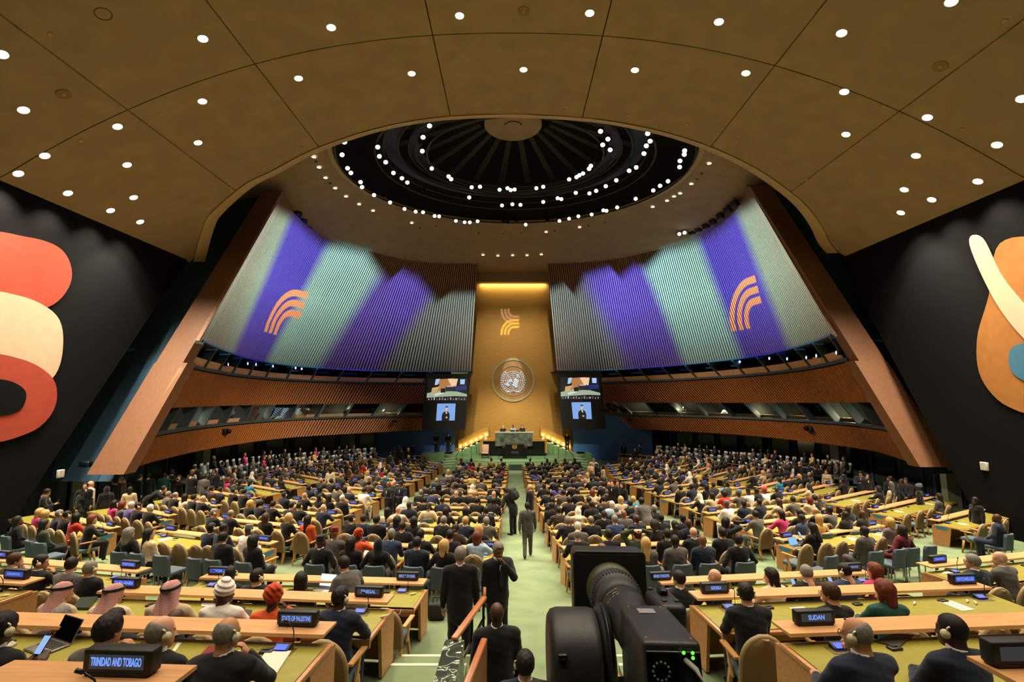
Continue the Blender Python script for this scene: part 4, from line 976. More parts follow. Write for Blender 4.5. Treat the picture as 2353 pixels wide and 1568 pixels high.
BLOCK = {'A': 'left-centre desks', 'B': 'right-centre desks', 'C': 'mid-left desks', 'D': 'mid-right desks', 'E': 'outer left desks', 'F': 'outer right desks', 'G': 'front-left terraces', 'H': 'front-right terraces', 'K': 'front far-left terraces', 'L': 'front far-right terraces'}
ORD = ['first', 'second', 'third', 'fourth', 'fifth', 'sixth', 'seventh', 'eighth', 'ninth', 'tenth', 'eleventh', 'twelfth', 'thirteenth', 'fourteenth']
NEAR = ['nearest'] + [o + ' nearest' for o in ORD[1:]]
SIGNS = {('G', 0, 280): 'TRINIDAD AND TOBAGO', ('G', 1, 685): 'STATE OF PALESTINE', ('G', 2, 848): 'SENEGAL', ('G', 2, 289): 'SAUDI ARABIA', ('G', 3, 937): 'REPUBLIC OF KOREA', ('G', 3, 502): 'QATAR', ('K', 1, 298): 'PORTUGAL', ('K', 0, 38): None, ('K', 1, 4): None,
         ('H', 1, 1872): 'SUDAN', ('H', 2, 1644): 'SERBIA', ('H', 2, 2212): 'SEYCHELLES', ('H', 3, 1519): 'REPUBLIC OF MOLDOVA', ('H', 3, 1957): None, ('L', 0, 2155): None, ('A', 0, 1120): 'N. MACEDONIA', ('H', 0, 2345): ''}
ROW = {}
_mc = {}
def cached(key, fn):
    if key not in _mc: _mc[key] = fn()
    return _mc[key]
def mk(fn, mat, name):
    b = MB(); fn(b); return b.mesh(name, mat)
# --- nameplate
def f_sign(b): b.bbox((0, 0, .075), (.40, .085, .13), .012); b.bbox((0, 0, .008), (.36, .09, .02), .005)
sign_body = mk(f_sign, black_m, 'nameplate')
def f_face(b): b.box((0, -.0435, .078), (.315, .004, .075))
sign_fb, sign_fd = mk(f_face, sign_face_blue, 'sign_face'), mk(f_face, sign_face_dark, 'sign_face')
def f_glyph(b):
    x = -.12
    for w in (.018, .024, .02, .012, .026, .02, .016, .022, .018):
        b.box((x + w / 2, -.0465, .08), (w * .55, .002, .034)); x += w + .006
sign_gl = mk(f_glyph, sign_text, 'lit_characters')
def text_mesh(s):
    c = bpy.data.curves.new('lettering', 'FONT'); c.body = s; c.align_x = 'CENTER'; c.align_y = 'CENTER'; c.size = .062; c.extrude = .001; c.offset = .0012
    t = bpy.data.objects.new('tmp_text', c); COL.objects.link(t); bpy.context.view_layer.update()
    wdt = t.dimensions.x; me = bpy.data.meshes.new_from_object(t.evaluated_get(bpy.context.evaluated_depsgraph_get())); bpy.data.objects.remove(t)
    k = min(.82, .292 / max(wdt, 1e-4)); me.transform(Matrix.Translation((0, -.047, .078)) @ Matrix.Rotation(math.pi / 2, 4, 'X') @ Matrix.Diagonal((k, 1, 1, 1)))
    me.materials.clear(); me.materials.append(sign_text); return me
def place_sign(mw, text, blue, lab, grp):
    o = link('nameplate', sign_body); o.matrix_world = mw; tag(o, lab, 'nameplate', grp)
    f = link('sign_face', sign_fb if blue else sign_fd, o)
    if text == '': return
    link('lettering' if text else 'lit_characters', text_mesh(text) if text else sign_gl, f)
# --- microphone console (part of the desk)
def f_plate(b): b.box((0, 0, .002), (.26, .14, .004))
def f_cons(b): b.prism([(-.05, 0), (.05, 0), (.05, .05), (-.03, .022)], .15, 'X', -.075)
def f_lcd(b):
    b.quad((-.058, -.041, .0285), (.058, -.041, .0285), (.058, .028, .0455), (-.058, .028, .0455))
def f_mic(b):
    b.tube([(.1, .02, 0), (.1, .022, .16), (.095, .0, .22), (.06, -.03, .27)], .0055, 6); b.tube([(.06, -.03, .27), (.035, -.05, .29)], .012, 8)
def f_box(b): b.bbox((0, 0, .012), (.12, .07, .022), .005); b.box((0, .01, .026), (.05, .03, .01))
con_pl, con_b, con_l, con_m, con_x = mk(f_plate, plate_m, 'console_plate'), mk(f_cons, console_m, 'microphone_console'), mk(f_lcd, lcd_m, 'console_display'), mk(f_mic, console_m, 'microphone'), mk(f_box, console_m, 'earphone_dock')
def f_ear(b):
    b.tube([(-.05, 0, .012), (0, 0, .016), (.05, .01, .012)], [.008, .014, .016], 8)
ear_me = mk(f_ear, cream_ear, 'earpiece')
for blk, rows in ROWS.items():
    for ri, (pl, pr) in enumerate(rows):
        z = FLZ.get((blk, ri)); L_, R_ = shelf_pt(*pl, z), shelf_pt(*pr, z)
        c = (L_ + R_) / 2; d = R_ - L_; d.z = 0; L = d.length; rz = math.atan2(d.y, d.x); fz = c.z - SH
        mw = TR(c.x, c.y, fz, rz); ROW[blk, ri] = dict(mw=mw, L=L, rz=rz, c=c, fz=fz, seat_y=-1.10)
        detail = c.y < 20
        rt = empty('delegate_desk', None, None, 'rows of delegates desks', mw=mw)
        tag(rt, 'long blond wood desk with green leather top, %s row of the %s' % (NEAR[ri], BLOCK[blk]), 'desk')
        hx = L / 2
        b = MB(); b.bbox((0, -.44, .70), (L, .84, .05), .008); obj('desktop', b, desk_wood, rt)
        b = MB(); b.box((0, -.43, DT - .006), (L - .08, .74, .014)); obj('leather_top', b, leather, rt)
        b = MB(); b.hexa([(-hx + .02, -.82, .60), (hx - .02, -.82, .60), (hx - .02, -.78, .60), (-hx + .02, -.78, .60), (-hx, -.86, .725), (hx, -.86, .725), (hx, -.8, .725), (-hx, -.8, .725)]); obj('apron', b, desk_wood, rt)
        b = MB(); b.prism([(-.15, .0), (.15, .0), (.15, .022), (-.14, .03)], L - .1, 'X', -hx + .05, M4=Matrix.Translation((0, .02, SH - .03)));
        ends = b.v; obj('shelf', b, shelf_wood, rt)
        b = MB(); b.box((0, .05, .36), (L - .1, .03, .64)); obj('front_panel', b, desk_wood, rt)
        for sx in (-1, 1):
            b = MB(); xx = sx * (hx - .03); b.hexa([(xx - .022, -.36, .03), (xx + .022, -.36, .03), (xx + .022, .06, .03), (xx - .022, .06, .03), (xx - .022, -.46, .69), (xx + .022, -.46, .69), (xx + .022, .06, .69), (xx - .022, .06, .69)]); obj('end_panel', b, desk_wood, rt)
        if blk in 'CDEF' and (ri == 0 or blk in 'EF' and ri < 4 or ri == 4 and blk == 'D'):
            sx = 1 if blk in 'CE' else -1; xx = sx * (hx - .03) + sx * .026
            b = MB(); b.prism([(-.36, .60), (-.10, .60), (-.02, .645), (-.10, .69), (-.36, .69)], .006 * sx, 'X', xx); me = b.mesh('arrow_sticker', M('arrow_blue', '#2c7ea6', .5)); link('arrow_sticker', me, rt)
        npst = max(2, int(L / 1.2) + 1) if detail else 2
        for k in range(npst):
            x = -hx + .35 + (L - .7) * k / (npst - 1); b = MB(); b.box((x, 0, (SH + DT) / 2 - .015), (.025, .04, SH - DT - .03)); obj('shelf_post', b, post_met, rt)
        # nameplates
        sg = [k for k in SIGNS if k[0] == blk and k[1] == ri]
        xsn = []
        for k in sg:
            bx = min(np.linspace(-hx, hx, 200), key=lambda x: abs(project(mw @ Vector((x, .05, SH + .07)))[0] - k[2])); xsn.append((bx, SIGNS[k]))
        if not sg or (blk == 'A' and ri == 0):
            o_ = min(.42, hx * .4); xsn += [(-hx + o_, None)] + ([(hx - o_, None)] if blk in 'ABCD' and not (blk == 'A' and ri == 0) else ([] if blk == 'A' else [(hx - o_, None)]))
        for x, t in xsn:
            lab = ('black nameplate lit %s on the %s row of the %s' % (t, NEAR[ri], BLOCK[blk])) if t else 'unlit looking dark nameplate at the lower right corner of the picture' if t == '' else 'black nameplate with blurred letters, %s end, %s row, %s' % ('left' if x < 0 else 'right', NEAR[ri], BLOCK[blk])
            place_sign(mw @ TR(x, .06, SH - .002, 0), t, blk in 'CDEFKL' or t in ('SEYCHELLES', 'SAUDI ARABIA', 'QATAR'), lab, 'delegation nameplates')
            s_ = -1 if x < 0 else 1
            cx = x + (.06 if x < 0 else -.02)
            cn = link('microphone_console', con_b, rt, TR(cx, -.2, DT)); link('console_display', con_l, cn)
            if detail: link('console_plate', con_pl, rt, TR(cx, -.22, DT)); link('microphone', con_m, cn)
        if detail:
            for k in range(int(L / 1.3)):
                x = -hx + 1.0 + 1.3 * k
                if x < hx - .5: link('earphone_dock', con_x, rt, TR(x, -.24, DT) @ Matrix.Rotation(.1, 4, 'Z'))

# --- chairs
up_beige = M('chair_beige_upholstery', '#71593a', .75, noise=(120, .1)); piping = M('chair_cream_piping', '#97825a', .6)
seat_blue = M('chair_seat_slate', '#4c5f6a', .8, noise=(80, .08)); chair_wood = M('chair_beech', '#bd8b4e', .4, noise=(6, .12))
slate_up = M('side_chair_slate', '#43525f', .8, noise=(90, .1)); leg_grey = M('chair_leg_grey', '#9aa0a2', .35, .8)
def back_surf(w, h, z0, tilt, n=12, th=.055, oval=True):
    """tall rounded chair back; returns front outline rows"""
    out = []
    for k in range(n + 1):
        t = k / n; z = z0 + h * t
        ww = w * (1.0 if t < .45 else math.sqrt(max(0.0, 1 - ((t - .45) / .56) ** 2)) if oval else (1.0 if t < .86 else .94 if t < .95 else .84)); ww = max(ww, .03)
        out.append((ww, z, -.20 - tilt * (z - z0)))
    return out
def f_back(w, h, z0, tilt, oval, th):
    def f(b):
        rows = back_surf(w, h, z0, tilt, oval=oval); F = []; K = []
        for ww, z, y in rows:
            r = []
            q = []
            for j in range(7):
                u = -1 + j / 3; cv = .06 * u * u
                r.append((ww * u, y + cv, z)); q.append((ww * u, y + cv - th, z))
            F.append(r); K.append(q)
        b.grid(F, flip=True); b.grid(K)
        n = len(rows)
        for side in (0, 6):
            S = [(F[i][side], K[i][side]) for i in range(n)]; b.grid([list(s) for s in S], flip=side == 0)
        b.grid([F[-1], K[-1]], flip=True); b.grid([F[0], K[0]])
    return f
def f_pipe(w, h, z0, tilt, oval, th):
    def f(b):
        rows = back_surf(w, h, z0, tilt, n=14, oval=oval); P_ = [(-ww, y + .06 - th / 2, z) for ww, z, y in rows] + [(ww, y + .06 - th / 2, z) for ww, z, y in rows[::-1]]
        b.tube(P_, th * .56, 6, cap=True)
    return f
CH = {}
CH['backrest'] = (mk(f_back(.245, .56, .36, .16, True, .06), up_beige, 'backrest'), None)
CH['back_edge'] = (mk(f_pipe(.245, .56, .36, .16, True, .06), piping, 'back_edge'), None)
CH['seat'] = (mk(lambda b: b.bbox((0, .03, .42), (.48, .46, .10), .035), seat_blue, 'seat'), None)
def f_arm(sx):
    def f(b):
        b.hexa([(sx * .27 - .03, -.16, .635), (sx * .27 + .03, -.16, .635), (sx * .29 + .035, .2, .655), (sx * .29 - .035, .2, .655), (sx * .27 - .03, -.16, .66), (sx * .27 + .03, -.16, .66), (sx * .29 + .035, .2, .68), (sx * .29 - .035, .2, .68)])
        b.hexa([(sx * .26 - .012, .0, .36), (sx * .26 + .012, .0, .36), (sx * .26 + .012, .06, .36), (sx * .26 - .012, .06, .36), (sx * .28 - .012, .06, .64), (sx * .28 + .012, .06, .64), (sx * .28 + .012, .12, .64), (sx * .28 - .012, .12, .64)])
    return f
def f_leg(sx, sy, dy):
    def f(b):
        x, y = sx * .22, sy; b.hexa([(x - .016 + sx * .03, y - .016 + dy, 0), (x + .016 + sx * .03, y - .016 + dy, 0), (x + .016 + sx * .03, y + .016 + dy, 0), (x - .016 + sx * .03, y + .016 + dy, 0), (x - .024, y - .03, .38), (x + .024, y - .03, .38), (x + .024, y + .03, .38), (x - .024, y + .03, .38)])
    return f
CHAIR_PARTS = [('seat', CH['seat'][0]), ('backrest', CH['backrest'][0]), ('back_edge', CH['back_edge'][0])] + [('armrest', mk(f_arm(s), chair_wood, 'armrest')) for s in (-1, 1)] + [('leg', mk(f_leg(s, y, dy), chair_wood, 'leg')) for s in (-1, 1) for y, dy in ((.16, .06), (-.14, -.1))]
def f_sleg(sx, sy):
    return lambda b: b.tube([(sx * .2, sy, .40), (sx * .21, sy * 1.05, 0)], .014, 6)
SIDE_PARTS = [('seat', mk(lambda b: b.bbox((0, .03, .43), (.46, .46, .09), .03), slate_up, 'seat')), ('backrest', mk(f_back(.22, .44, .42, .12, False, .07), slate_up, 'backrest'))] + [('leg', mk(f_sleg(s, y), leg_grey, 'leg')) for s in (-1, 1) for y in (.18, -.18)]
white_cap = M('white_headrest_cover', '#d7d8d6', .8); grey_up = M('gallery_chair_grey', '#6b7276', .75)
GAL_PARTS = [('seat', mk(lambda b: b.bbox((0, .03, .42), (.5, .46, .14), .04), grey_up, 'seat')), ('backrest', mk(f_back(.25, .50, .42, .15, False, .09), grey_up, 'backrest')),
             ('headrest_cover', mk(lambda b: b.bbox((0, -.275, .88), (.5, .15, .16), .05), white_cap, 'headrest_cover'))] + [('leg', mk(f_sleg(s, .1), leg_grey, 'leg')) for s in (-1, 1)]
def joined(parts, name):
    vs, fs, mi, sm, mats = [], [], [], [], []
    for nm, me in parts:
        m = me.materials[0]
        if m not in mats: mats.append(m)
        o = len(vs); vs += [tuple(v.co) for v in me.vertices]
        for p in me.polygons: fs.append(tuple(i + o for i in p.vertices)); mi.append(mats.index(m)); sm.append(True)
    b = MB(); b.v, b.f, b.mi, b.sm = vs, fs, mi, sm; return b.mesh(name, mats)
CHAIR_ONE, SIDE_ONE, GAL_ONE = joined(CHAIR_PARTS, 'delegate_chair'), joined(SIDE_PARTS, 'side_chair'), joined(GAL_PARTS, 'gallery_chair')
CHAIRS = []                                   # (distance, kind, matrix, label, group)
def want_chair(kind, mw, lab, grp): CHAIRS.append(((mw.translation - cam.location).length, kind, mw, lab, grp))
# ================================================================== PEOPLE: one smooth skin per figure, grown from joints
def V(*a): return np.array(a, float)
def sdf_cap(P, a, b, ra, rb, flat=None, fs=1.0):
    ab = b - a; L = max(float(ab @ ab), 1e-9); t = np.clip(((P - a) @ ab) / L, 0, 1); q = P - a - t[:, None] * ab
    d2 = (q * q).sum(1)
    if flat is not None:
        qn = q @ flat; d2 = d2 - qn * qn + (qn / fs) ** 2
    return np.sqrt(np.maximum(d2, 0)) - (ra + (rb - ra) * t)
def sdf_ell(P, c, r, R=None):
    q = P - c
    if R is not None: q = q @ R
    k = np.sqrt(((q / r) ** 2).sum(1)); return (k - 1) * min(r)
def smin(a, b, k):
    h = np.clip(.5 + .5 * (b - a) / k, 0, 1); return b + (a - b) * h - k * h * (1 - h)
def smax(a, b, k): return -smin(-a, -b, k)
def surfnet(f, lo, hi, h):
    lo, hi = np.array(lo, float), np.array(hi, float); n = np.maximum(np.ceil((hi - lo) / h).astype(int) + 1, 3)
    ax = [lo[i] + h * np.arange(n[i]) for i in range(3)]
    G = np.stack(np.meshgrid(*ax, indexing='ij'), -1).reshape(-1, 3)
    D = f(G).reshape(n); S = D < 0
    c = [n[0] - 1, n[1] - 1, n[2] - 1]
    acc = np.zeros((*c, 3)); cnt = np.zeros(c)
    for axis in range(3):
        o1, o2 = [i for i in range(3) if i != axis]
        sl0 = [slice(None)] * 3; sl1 = [slice(None)] * 3; sl0[axis] = slice(0, -1); sl1[axis] = slice(1, None)
        d0, d1 = D[tuple(sl0)], D[tuple(sl1)]; cr = (d0 < 0) != (d1 < 0); t = np.where(cr, d0 / np.where(np.abs(d0 - d1) < 1e-12, 1, d0 - d1), 0)
        for i in (0, 1):
            for j in (0, 1):
                s = [slice(None)] * 3; s[o1] = slice(i, i + c[o1]); s[o2] = slice(j, j + c[o2])
                m = cr[tuple(s)]; tt = t[tuple(s)]; off = np.zeros((*c, 3)); off[..., axis] = tt; off[..., o1] = i; off[..., o2] = j
                acc += off * m[..., None]; cnt += m
    act = cnt > 0; idx = -np.ones(c, int); idx[act] = np.arange(act.sum())
    base = np.stack(np.meshgrid(*[np.arange(k) for k in c], indexing='ij'), -1)
    vs = lo + h * (base[act] + acc[act] / cnt[act][:, None])
    Q = []
    for axis in range(3):
        o1, o2 = (axis + 1) % 3, (axis + 2) % 3
        sl0 = [slice(1, -1)] * 3; sl1 = [slice(1, -1)] * 3; sl0[axis] = slice(0, -1); sl1[axis] = slice(1, None)
        a, b = S[tuple(sl0)], S[tuple(sl1)]; I = np.argwhere(a != b)
        if len(I) == 0: continue
        flip = a[tuple(I.T)]; I = I + 1; I[:, axis] -= 1
        def cell(d1, d2):
            J = I.copy(); J[:, o1] -= d1; J[:, o2] -= d2; return idx[tuple(J.T)]
        q = np.stack([cell(1, 1), cell(0, 1), cell(0, 0), cell(1, 0)], 1); q[~flip] = q[~flip][:, ::-1]; Q.append(q)
    return vs, np.concatenate(Q) if Q else np.zeros((0, 4), int)
def np_mesh(name, parts, mat):
    vs = np.concatenate([p[0] for p in parts]); o = 0; fs = []
    for v, f in parts: fs.append(f + o); o += len(v)
    fs = np.concatenate(fs); me = bpy.data.meshes.new(name)
    me.vertices.add(len(vs)); me.vertices.foreach_set('co', vs.astype(np.float32).ravel())
    me.loops.add(fs.size); me.loops.foreach_set('vertex_index', fs.astype(np.int32).ravel())
    me.polygons.add(len(fs)); me.polygons.foreach_set('loop_start', np.arange(0, fs.size, 4, dtype=np.int32)); me.polygons.foreach_set('loop_total', np.full(len(fs), 4, np.int32))
    me.polygons.foreach_set('use_smooth', np.ones(len(fs), bool)); me.materials.append(mat); me.update(); me.validate(); return me
def rotm(yaw, pitch=0.0, roll=0.0):
    return np.array(Matrix.Rotation(yaw, 3, 'Z') @ Matrix.Rotation(pitch, 3, 'X') @ Matrix.Rotation(roll, 3, 'Y'))
# ---- head in its own frame: centre of the skull, face to +Y
def head_sdf(P, fem=False):
    sx = .95 if fem else 1.0
    d = sdf_ell(P, V(0, -.012, .03), V(.077 * sx, .098, .10))
    d = smin(d, sdf_ell(P, V(0, .032, -.05), V(.058 * sx, .066, .068)), .035)
    d = smin(d, sdf_cap(P, V(0, .075, -.095), V(0, .07, -.1), .022, .022), .03)
    X = np.abs(P[:, 0]); Pm = P.copy(); Pm[:, 0] = X
    d = smax(d, -sdf_ell(Pm, V(.031, .098, .012), V(.02, .02, .013)), .018)
    d = smin(d, sdf_ell(Pm, V(.031, .075, .011), V(.015, .015, .012)), .006)
    d = smin(d, sdf_cap(P, V(0, .083, .012), V(0, .108, -.03), .009, .014), .014)
    d = smin(d, sdf_ell(Pm, V(.012, .097, -.034), V(.010, .011, .008)), .008)
    d = smin(d, sdf_ell(P, V(0, .086, -.062), V(.024, .012, .007)), .008)
    d = smax(d, -sdf_ell(P, V(0, .1, -.0665), V(.022, .012, .0022)), .004)
    d = smin(d, sdf_ell(P, V(0, .084, -.072), V(.02, .011, .007)), .007)
    d = smin(d, sdf_cap(Pm, V(.012, .086, .034), V(.048, .072, .034), .009, .007), .012)
    ear = sdf_ell(Pm, V(.081 * sx, -.008, .002), V(.011, .021, .033)); ear = smax(ear, -sdf_ell(Pm, V(.092 * sx, -.004, .004), V(.008, .012, .02)), .006)
    d = smin(d, ear, .006)
    return d
def neck_sdf(P, a, b, r): return sdf_cap(P, a, b, r * 1.08, r)
# ---- hand: wrist at the origin, fingers towards +Y, back of the hand +Z, thumb on -X (right hand)
def hand_geo(curl, h):
    pr = []
    for i, (x, L) in enumerate(((-.031, .072), (-.010, .080), (.011, .074), (.031, .058))):
        p = V(x * .9, .088 - abs(i - 1) * .004, .0); a = -.15 - curl * .5; sp = (i - 1.4) * .07
        for seg, l in enumerate((L * .46, L * .31, L * .25)):
            q = p + l * V(math.sin(sp) * math.cos(a), math.cos(sp) * math.cos(a), math.sin(a)); r0 = (.0092, .0082, .0074)[seg] * (1 if i < 3 else .88)
            pr.append((p, q, r0, r0 * .9)); p = q; a -= curl * (.75 if seg == 0 else .55)
    p = V(-.026, .026, -.008)
    for l, dv, r in ((.04, V(-.62, .72, -.25 - curl * .2), .0125), (.034, V(-.30 + curl * .2, .86, -.3 - curl * .3), .0105), (.026, V(-.02 + curl * .4, .92, -.35 - curl * .3), .009)):
        q = p + dv / np.linalg.norm(dv) * l; pr.append((p, q, r, r * .88)); p = q
    def f(P):
        d = sdf_ell(P, V(0, .05, -.002), V(.042, .056, .016)); d = smin(d, sdf_cap(P, V(0, -.05, 0), V(0, .02, 0), .027, .026, V(0, 0, 1), .72), .02)
        d = smin(d, sdf_cap(P, V(-.018, .03, -.008), V(-.03, .05, -.01), .018, .014), .012)
        for a, b, r0, r1 in pr: d = smin(d, sdf_cap(P, a, b, r0, r1), .006)
        return d
    return surfnet(f, (-.1, -.055, -.125), (.075, .19, .04), h)
_hands = {}
def hand(curl, h):
    k = (curl, h)
    if k not in _hands: _hands[k] = hand_geo(curl, h)
    return _hands[k]
def ik(S, T, l1, l2, hint):
    d = T - S; L = np.linalg.norm(d); L2 = min(L, (l1 + l2) * .995); u = d / max(L, 1e-6); T = S + u * L2
    a = (l1 * l1 - l2 * l2 + L2 * L2) / (2 * L2); hh = math.sqrt(max(l1 * l1 - a * a, 0)); n = hint - u * float(hint @ u); n = n / max(np.linalg.norm(n), 1e-6)
    return S + u * a + n * hh, T
# ---- poses -> joints.  Seated figures have their hips over the origin, feet on z = 0, facing +Y
POSES = {
 # name: (standing, lean, hand targets R/L relative to figure, palm dirs, curl, head pitch)
 'desk':  dict(lean=.13, R=V(.17, .44, .775), L=V(-.17, .44, .775), dR=V(-.45, .9, -.02), dL=V(.45, .9, -.02), curl=.35, hp=-.05),
 'fold':  dict(lean=.16, R=V(.06, .40, .785), L=V(-.07, .42, .79), dR=V(-.9, .4, 0), dL=V(.9, .35, 0), curl=.5, hp=-.05),
 'lap':   dict(lean=-.03, R=V(.09, .24, .62), L=V(-.09, .24, .62), dR=V(-.7, .6, -.2), dL=V(.7, .6, -.2), curl=.6, hp=-.02),
 'back':  dict(lean=-.09, R=V(.26, .16, .67), L=V(-.26, .16, .67), dR=V(-.05, 1, -.1), dL=V(.05, 1, -.1), curl=.5, hp=.05),
 'chin':  dict(lean=.15, R=V(.10, .27, 1.02), L=V(-.14, .42, .78), dR=V(-.5, -.1, .75), dL=V(.5, .85, 0), curl=1.0, hp=-.1),
 'phone': dict(lean=.06, R=V(.07, .34, .86), L=V(-.09, .33, .84), dR=V(-.4, .6, .5), dL=V(.4, .6, .5), curl=.9, hp=-.35),
 'bow':   dict(lean=.34, R=V(.16, .46, .775), L=V(-.16, .46, .775), dR=V(-.6, .8, 0), dL=V(.6, .8, 0), curl=.4, hp=-.12),
 'arms':  dict(lean=-.02, R=V(.10, -.05, 1.36), L=V(-.10, -.05, 1.36), dR=V(-1, -.1, .1), dL=V(1, -.1, .1), curl=.4, hp=.02),
 'stand': dict(st=1, lean=.0, R=V(.26, .04, .80), L=V(-.26, .04, .80), dR=V(-.02, .15, -1), dL=V(.02, .15, -1), curl=.6, hp=0),
 'clasp': dict(st=1, lean=.0, R=V(.03, .22, .95), L=V(-.04, .23, .94), dR=V(-.8, .3, -.3), dL=V(.8, .3, -.3), curl=.7, hp=-.05),
 'walk':  dict(st=1, lean=.03, R=V(.27, .16, .82), L=V(-.27, -.10, .80), dR=V(-.05, .4, -1), dL=V(.02, -.2, -1), curl=.6, hp=-.05, stride=.24),
 'text':  dict(st=1, lean=.04, R=V(.07, .30, 1.16), L=V(-.08, .30, 1.14), dR=V(-.4, .6, .5), dL=V(.4, .6, .5), curl=.9, hp=-.4),
 'think': dict(st=1, lean=.02, R=V(.20, -.02, .82), L=V(-.04, .20, 1.43), dR=V(-.02, .1, -1), dL=V(.45, -.25, .8), curl=.8, hp=-.22),
 'lean':  dict(st=1, lean=.95, R=V(.16, .78, .86), L=V(-.16, .74, .86), dR=V(-.2, .9, -.3), dL=V(.2, .9, -.3), curl=.4, hp=.2),
 'shoot': dict(st=1, lean=.05, R=V(.07, .17, 1.55), L=V(-.05, .34, 1.50), dR=V(-.6, .4, .5), dL=V(.5, .6, .4), curl=1.0, hp=-.02),
 'stoop': dict(st=1, lean=.55, R=V(.20, .45, .95), L=V(-.20, .42, .95), dR=V(-.1, .5, -.8), dL=V(.1, .5, -.8), curl=.6, hp=-.1)}
def joints(pose, yaw, fem):
    p = POSES[pose]; st = p.get('st', 0); J = dict(pose=p, fem=fem, st=st)
    k = .94 if fem else 1.0
    hip = V(0, 0, .92 * k) if st else V(0, 0, .545)
    ln = p['lean']; sl = .50 * k if st else .52 * k
    up = V(0, math.sin(ln), math.cos(ln)); fw = V(0, math.cos(ln), -math.sin(ln))
    if ln > .6: hip = hip + V(0, -.25, 0)
    chest = hip + up * sl * .72; nb = hip + up * (sl + .035); J.update(hip=hip, chest=chest, nb=nb, up=up, fw=fw)
    hl = ln * .55 if ln < .6 else ln * .8
    hc = nb + V(0, math.sin(hl), math.cos(hl)) * .135 + V(0, .025, 0)
    J['hc'] = hc; J['hR'] = rotm(yaw, p['hp'] - hl * .4)
    sw = (.165 if fem else .19)
    for s, n in ((1, 'R'), (-1, 'L')):
        S = nb - up * .07 + V(s * sw, 0, 0); dd = p['d' + n] / np.linalg.norm(p['d' + n]); T = p[n] * (V(1, 1, k) if st else V(1, 1, 1))
        W = T - dd * .0
        el, W = ik(S, W, .285 * k, .255 * k, V(s * .75, -.45, -.6) if pose != 'arms' else V(s * 1.0, .3, .5))
        J['S' + n], J['E' + n], J['W' + n], J['D' + n] = S, el, W, dd
        hp_ = hip + V(s * .092, 0, -.02)
        if st:
            fr = p.get('stride', 0) * s; kn = V(s * .10, fr * .5 + .015, .48 * k); an = V(s * .11, fr * (1.0 if fr > 0 else 1.3), .085 + (.06 if fr < 0 else 0))
        else: kn = V(s * .12, .43, .53); an = V(s * .12, .40, .09)
        J['H' + n], J['K' + n], J['A' + n] = hp_, kn, an
    return J
def limb(P, d, a, b, ra, rb, k): return smin(d, sdf_cap(P, a, b, ra, rb), k)
YV = V(0, 1, 0)
def torso(P, J, g):
    f = J['fem']; w = (.150, .128, .150) if f else (.160, .150, .178); fl = .70
    d = sdf_cap(P, J['hip'], J['hip'] * .55 + J['chest'] * .45, w[0] + g, w[1] + g, J['fw'], fl)
    d = smin(d, sdf_cap(P, J['hip'] * .55 + J['chest'] * .45, J['chest'], w[1] + g, w[2] + g, J['fw'], fl), .05)
    d = smin(d, sdf_cap(P, J['SR'] * .82 + J['SL'] * .18, J['SL'] * .82 + J['SR'] * .18, .062 + g, .062 + g), .07)
    d = smin(d, sdf_cap(P, J['nb'] - J['up'] * .06, J['nb'], .075 + g * .6, .056 + g * .3), .05)
    if f: d = smin(d, sdf_cap(P, J['chest'] + J['fw'] * .07 + V(.07, 0, -.01), J['chest'] + J['fw'] * .07 - V(.07, 0, .01), .062 + g * .5, .062 + g * .5), .04)
    return d
def body_sdf(P, J):
    d = torso(P, J, -.006)
    for n in 'RL':
        d = limb(P, d, J['S' + n], J['E' + n], .044, .036, .03); d = limb(P, d, J['E' + n], J['W' + n], .036, .026, .012)
        d = limb(P, d, J['H' + n], J['K' + n], .072, .05, .04); d = limb(P, d, J['K' + n], J['A' + n], .05, .035, .02)
        d = limb(P, d, J['A' + n], J['A' + n] + V(0, .12, -.045), .035, .026, .02)
    d = smin(d, sdf_cap(P, J['nb'] - J['up'] * .03, J['hc'] - V(0, .02, .03), .057, .054), .03)
    return d
def jacket_sdf(P, J):
    d = torso(P, J, .022); hem = J['hip'] - V(0, 0, .13 if J['st'] else .05)
    d = smin(d, sdf_cap(P, J['hip'] + V(0, 0, .05), hem, .178, .19, J['fw'], .74), .05)
    for n in 'RL':
        s = 1 if n == 'R' else -1
        d = limb(P, d, J['S' + n] + V(s * .012, 0, .004), J['E' + n], .069, .058, .05); d = limb(P, d, J['E' + n], J['W' + n] - J['D' + n] * .02, .058, .044, .02)
    ud = (J['hc'] - J['nb']); ud = ud / np.linalg.norm(ud)
    d = smax(d, -sdf_cap(P, J['nb'] - ud * .01 + V(0, .015, 0), J['nb'] + ud * .2, .064, .10), .008)
    wr = None
    r = .0075 * np.sin(P[:, 2] * 46 + P[:, 0] * 21) * np.sin(P[:, 1] * 31 + P[:, 2] * 17); d = d + r * .6
    return d
def shirt_sdf(P, J):
    ud = (J['hc'] - J['nb']); ud = ud / np.linalg.norm(ud)
    cd = ud - J['fw'] * .4; cd = cd / np.linalg.norm(cd)
    d = sdf_cap(P, J['nb'] - ud * .04, J['nb'] + ud * .04, .077, .066); d = smax(d, (P - J['nb']) @ cd - .044, .004)
    f = sdf_ell(P, J['nb'] - J['up'] * .12 + J['fw'] * .128, V(.022, .018, .075)); return np.minimum(d, f)
def trouser_sdf(P, J):
    d = sdf_cap(P, J['hip'] + V(-.05, 0, .06), J['hip'] + V(.05, 0, .06), .135, .135, YV, .85); d = smin(d, sdf_cap(P, J['HR'], J['HL'], .1, .1), .06)
    for n in 'RL': d = limb(P, d, J['H' + n], J['K' + n], .098, .072, .03); d = limb(P, d, J['K' + n], J['A' + n] + V(0, 0, .0), .072, .06, .03)
    return d
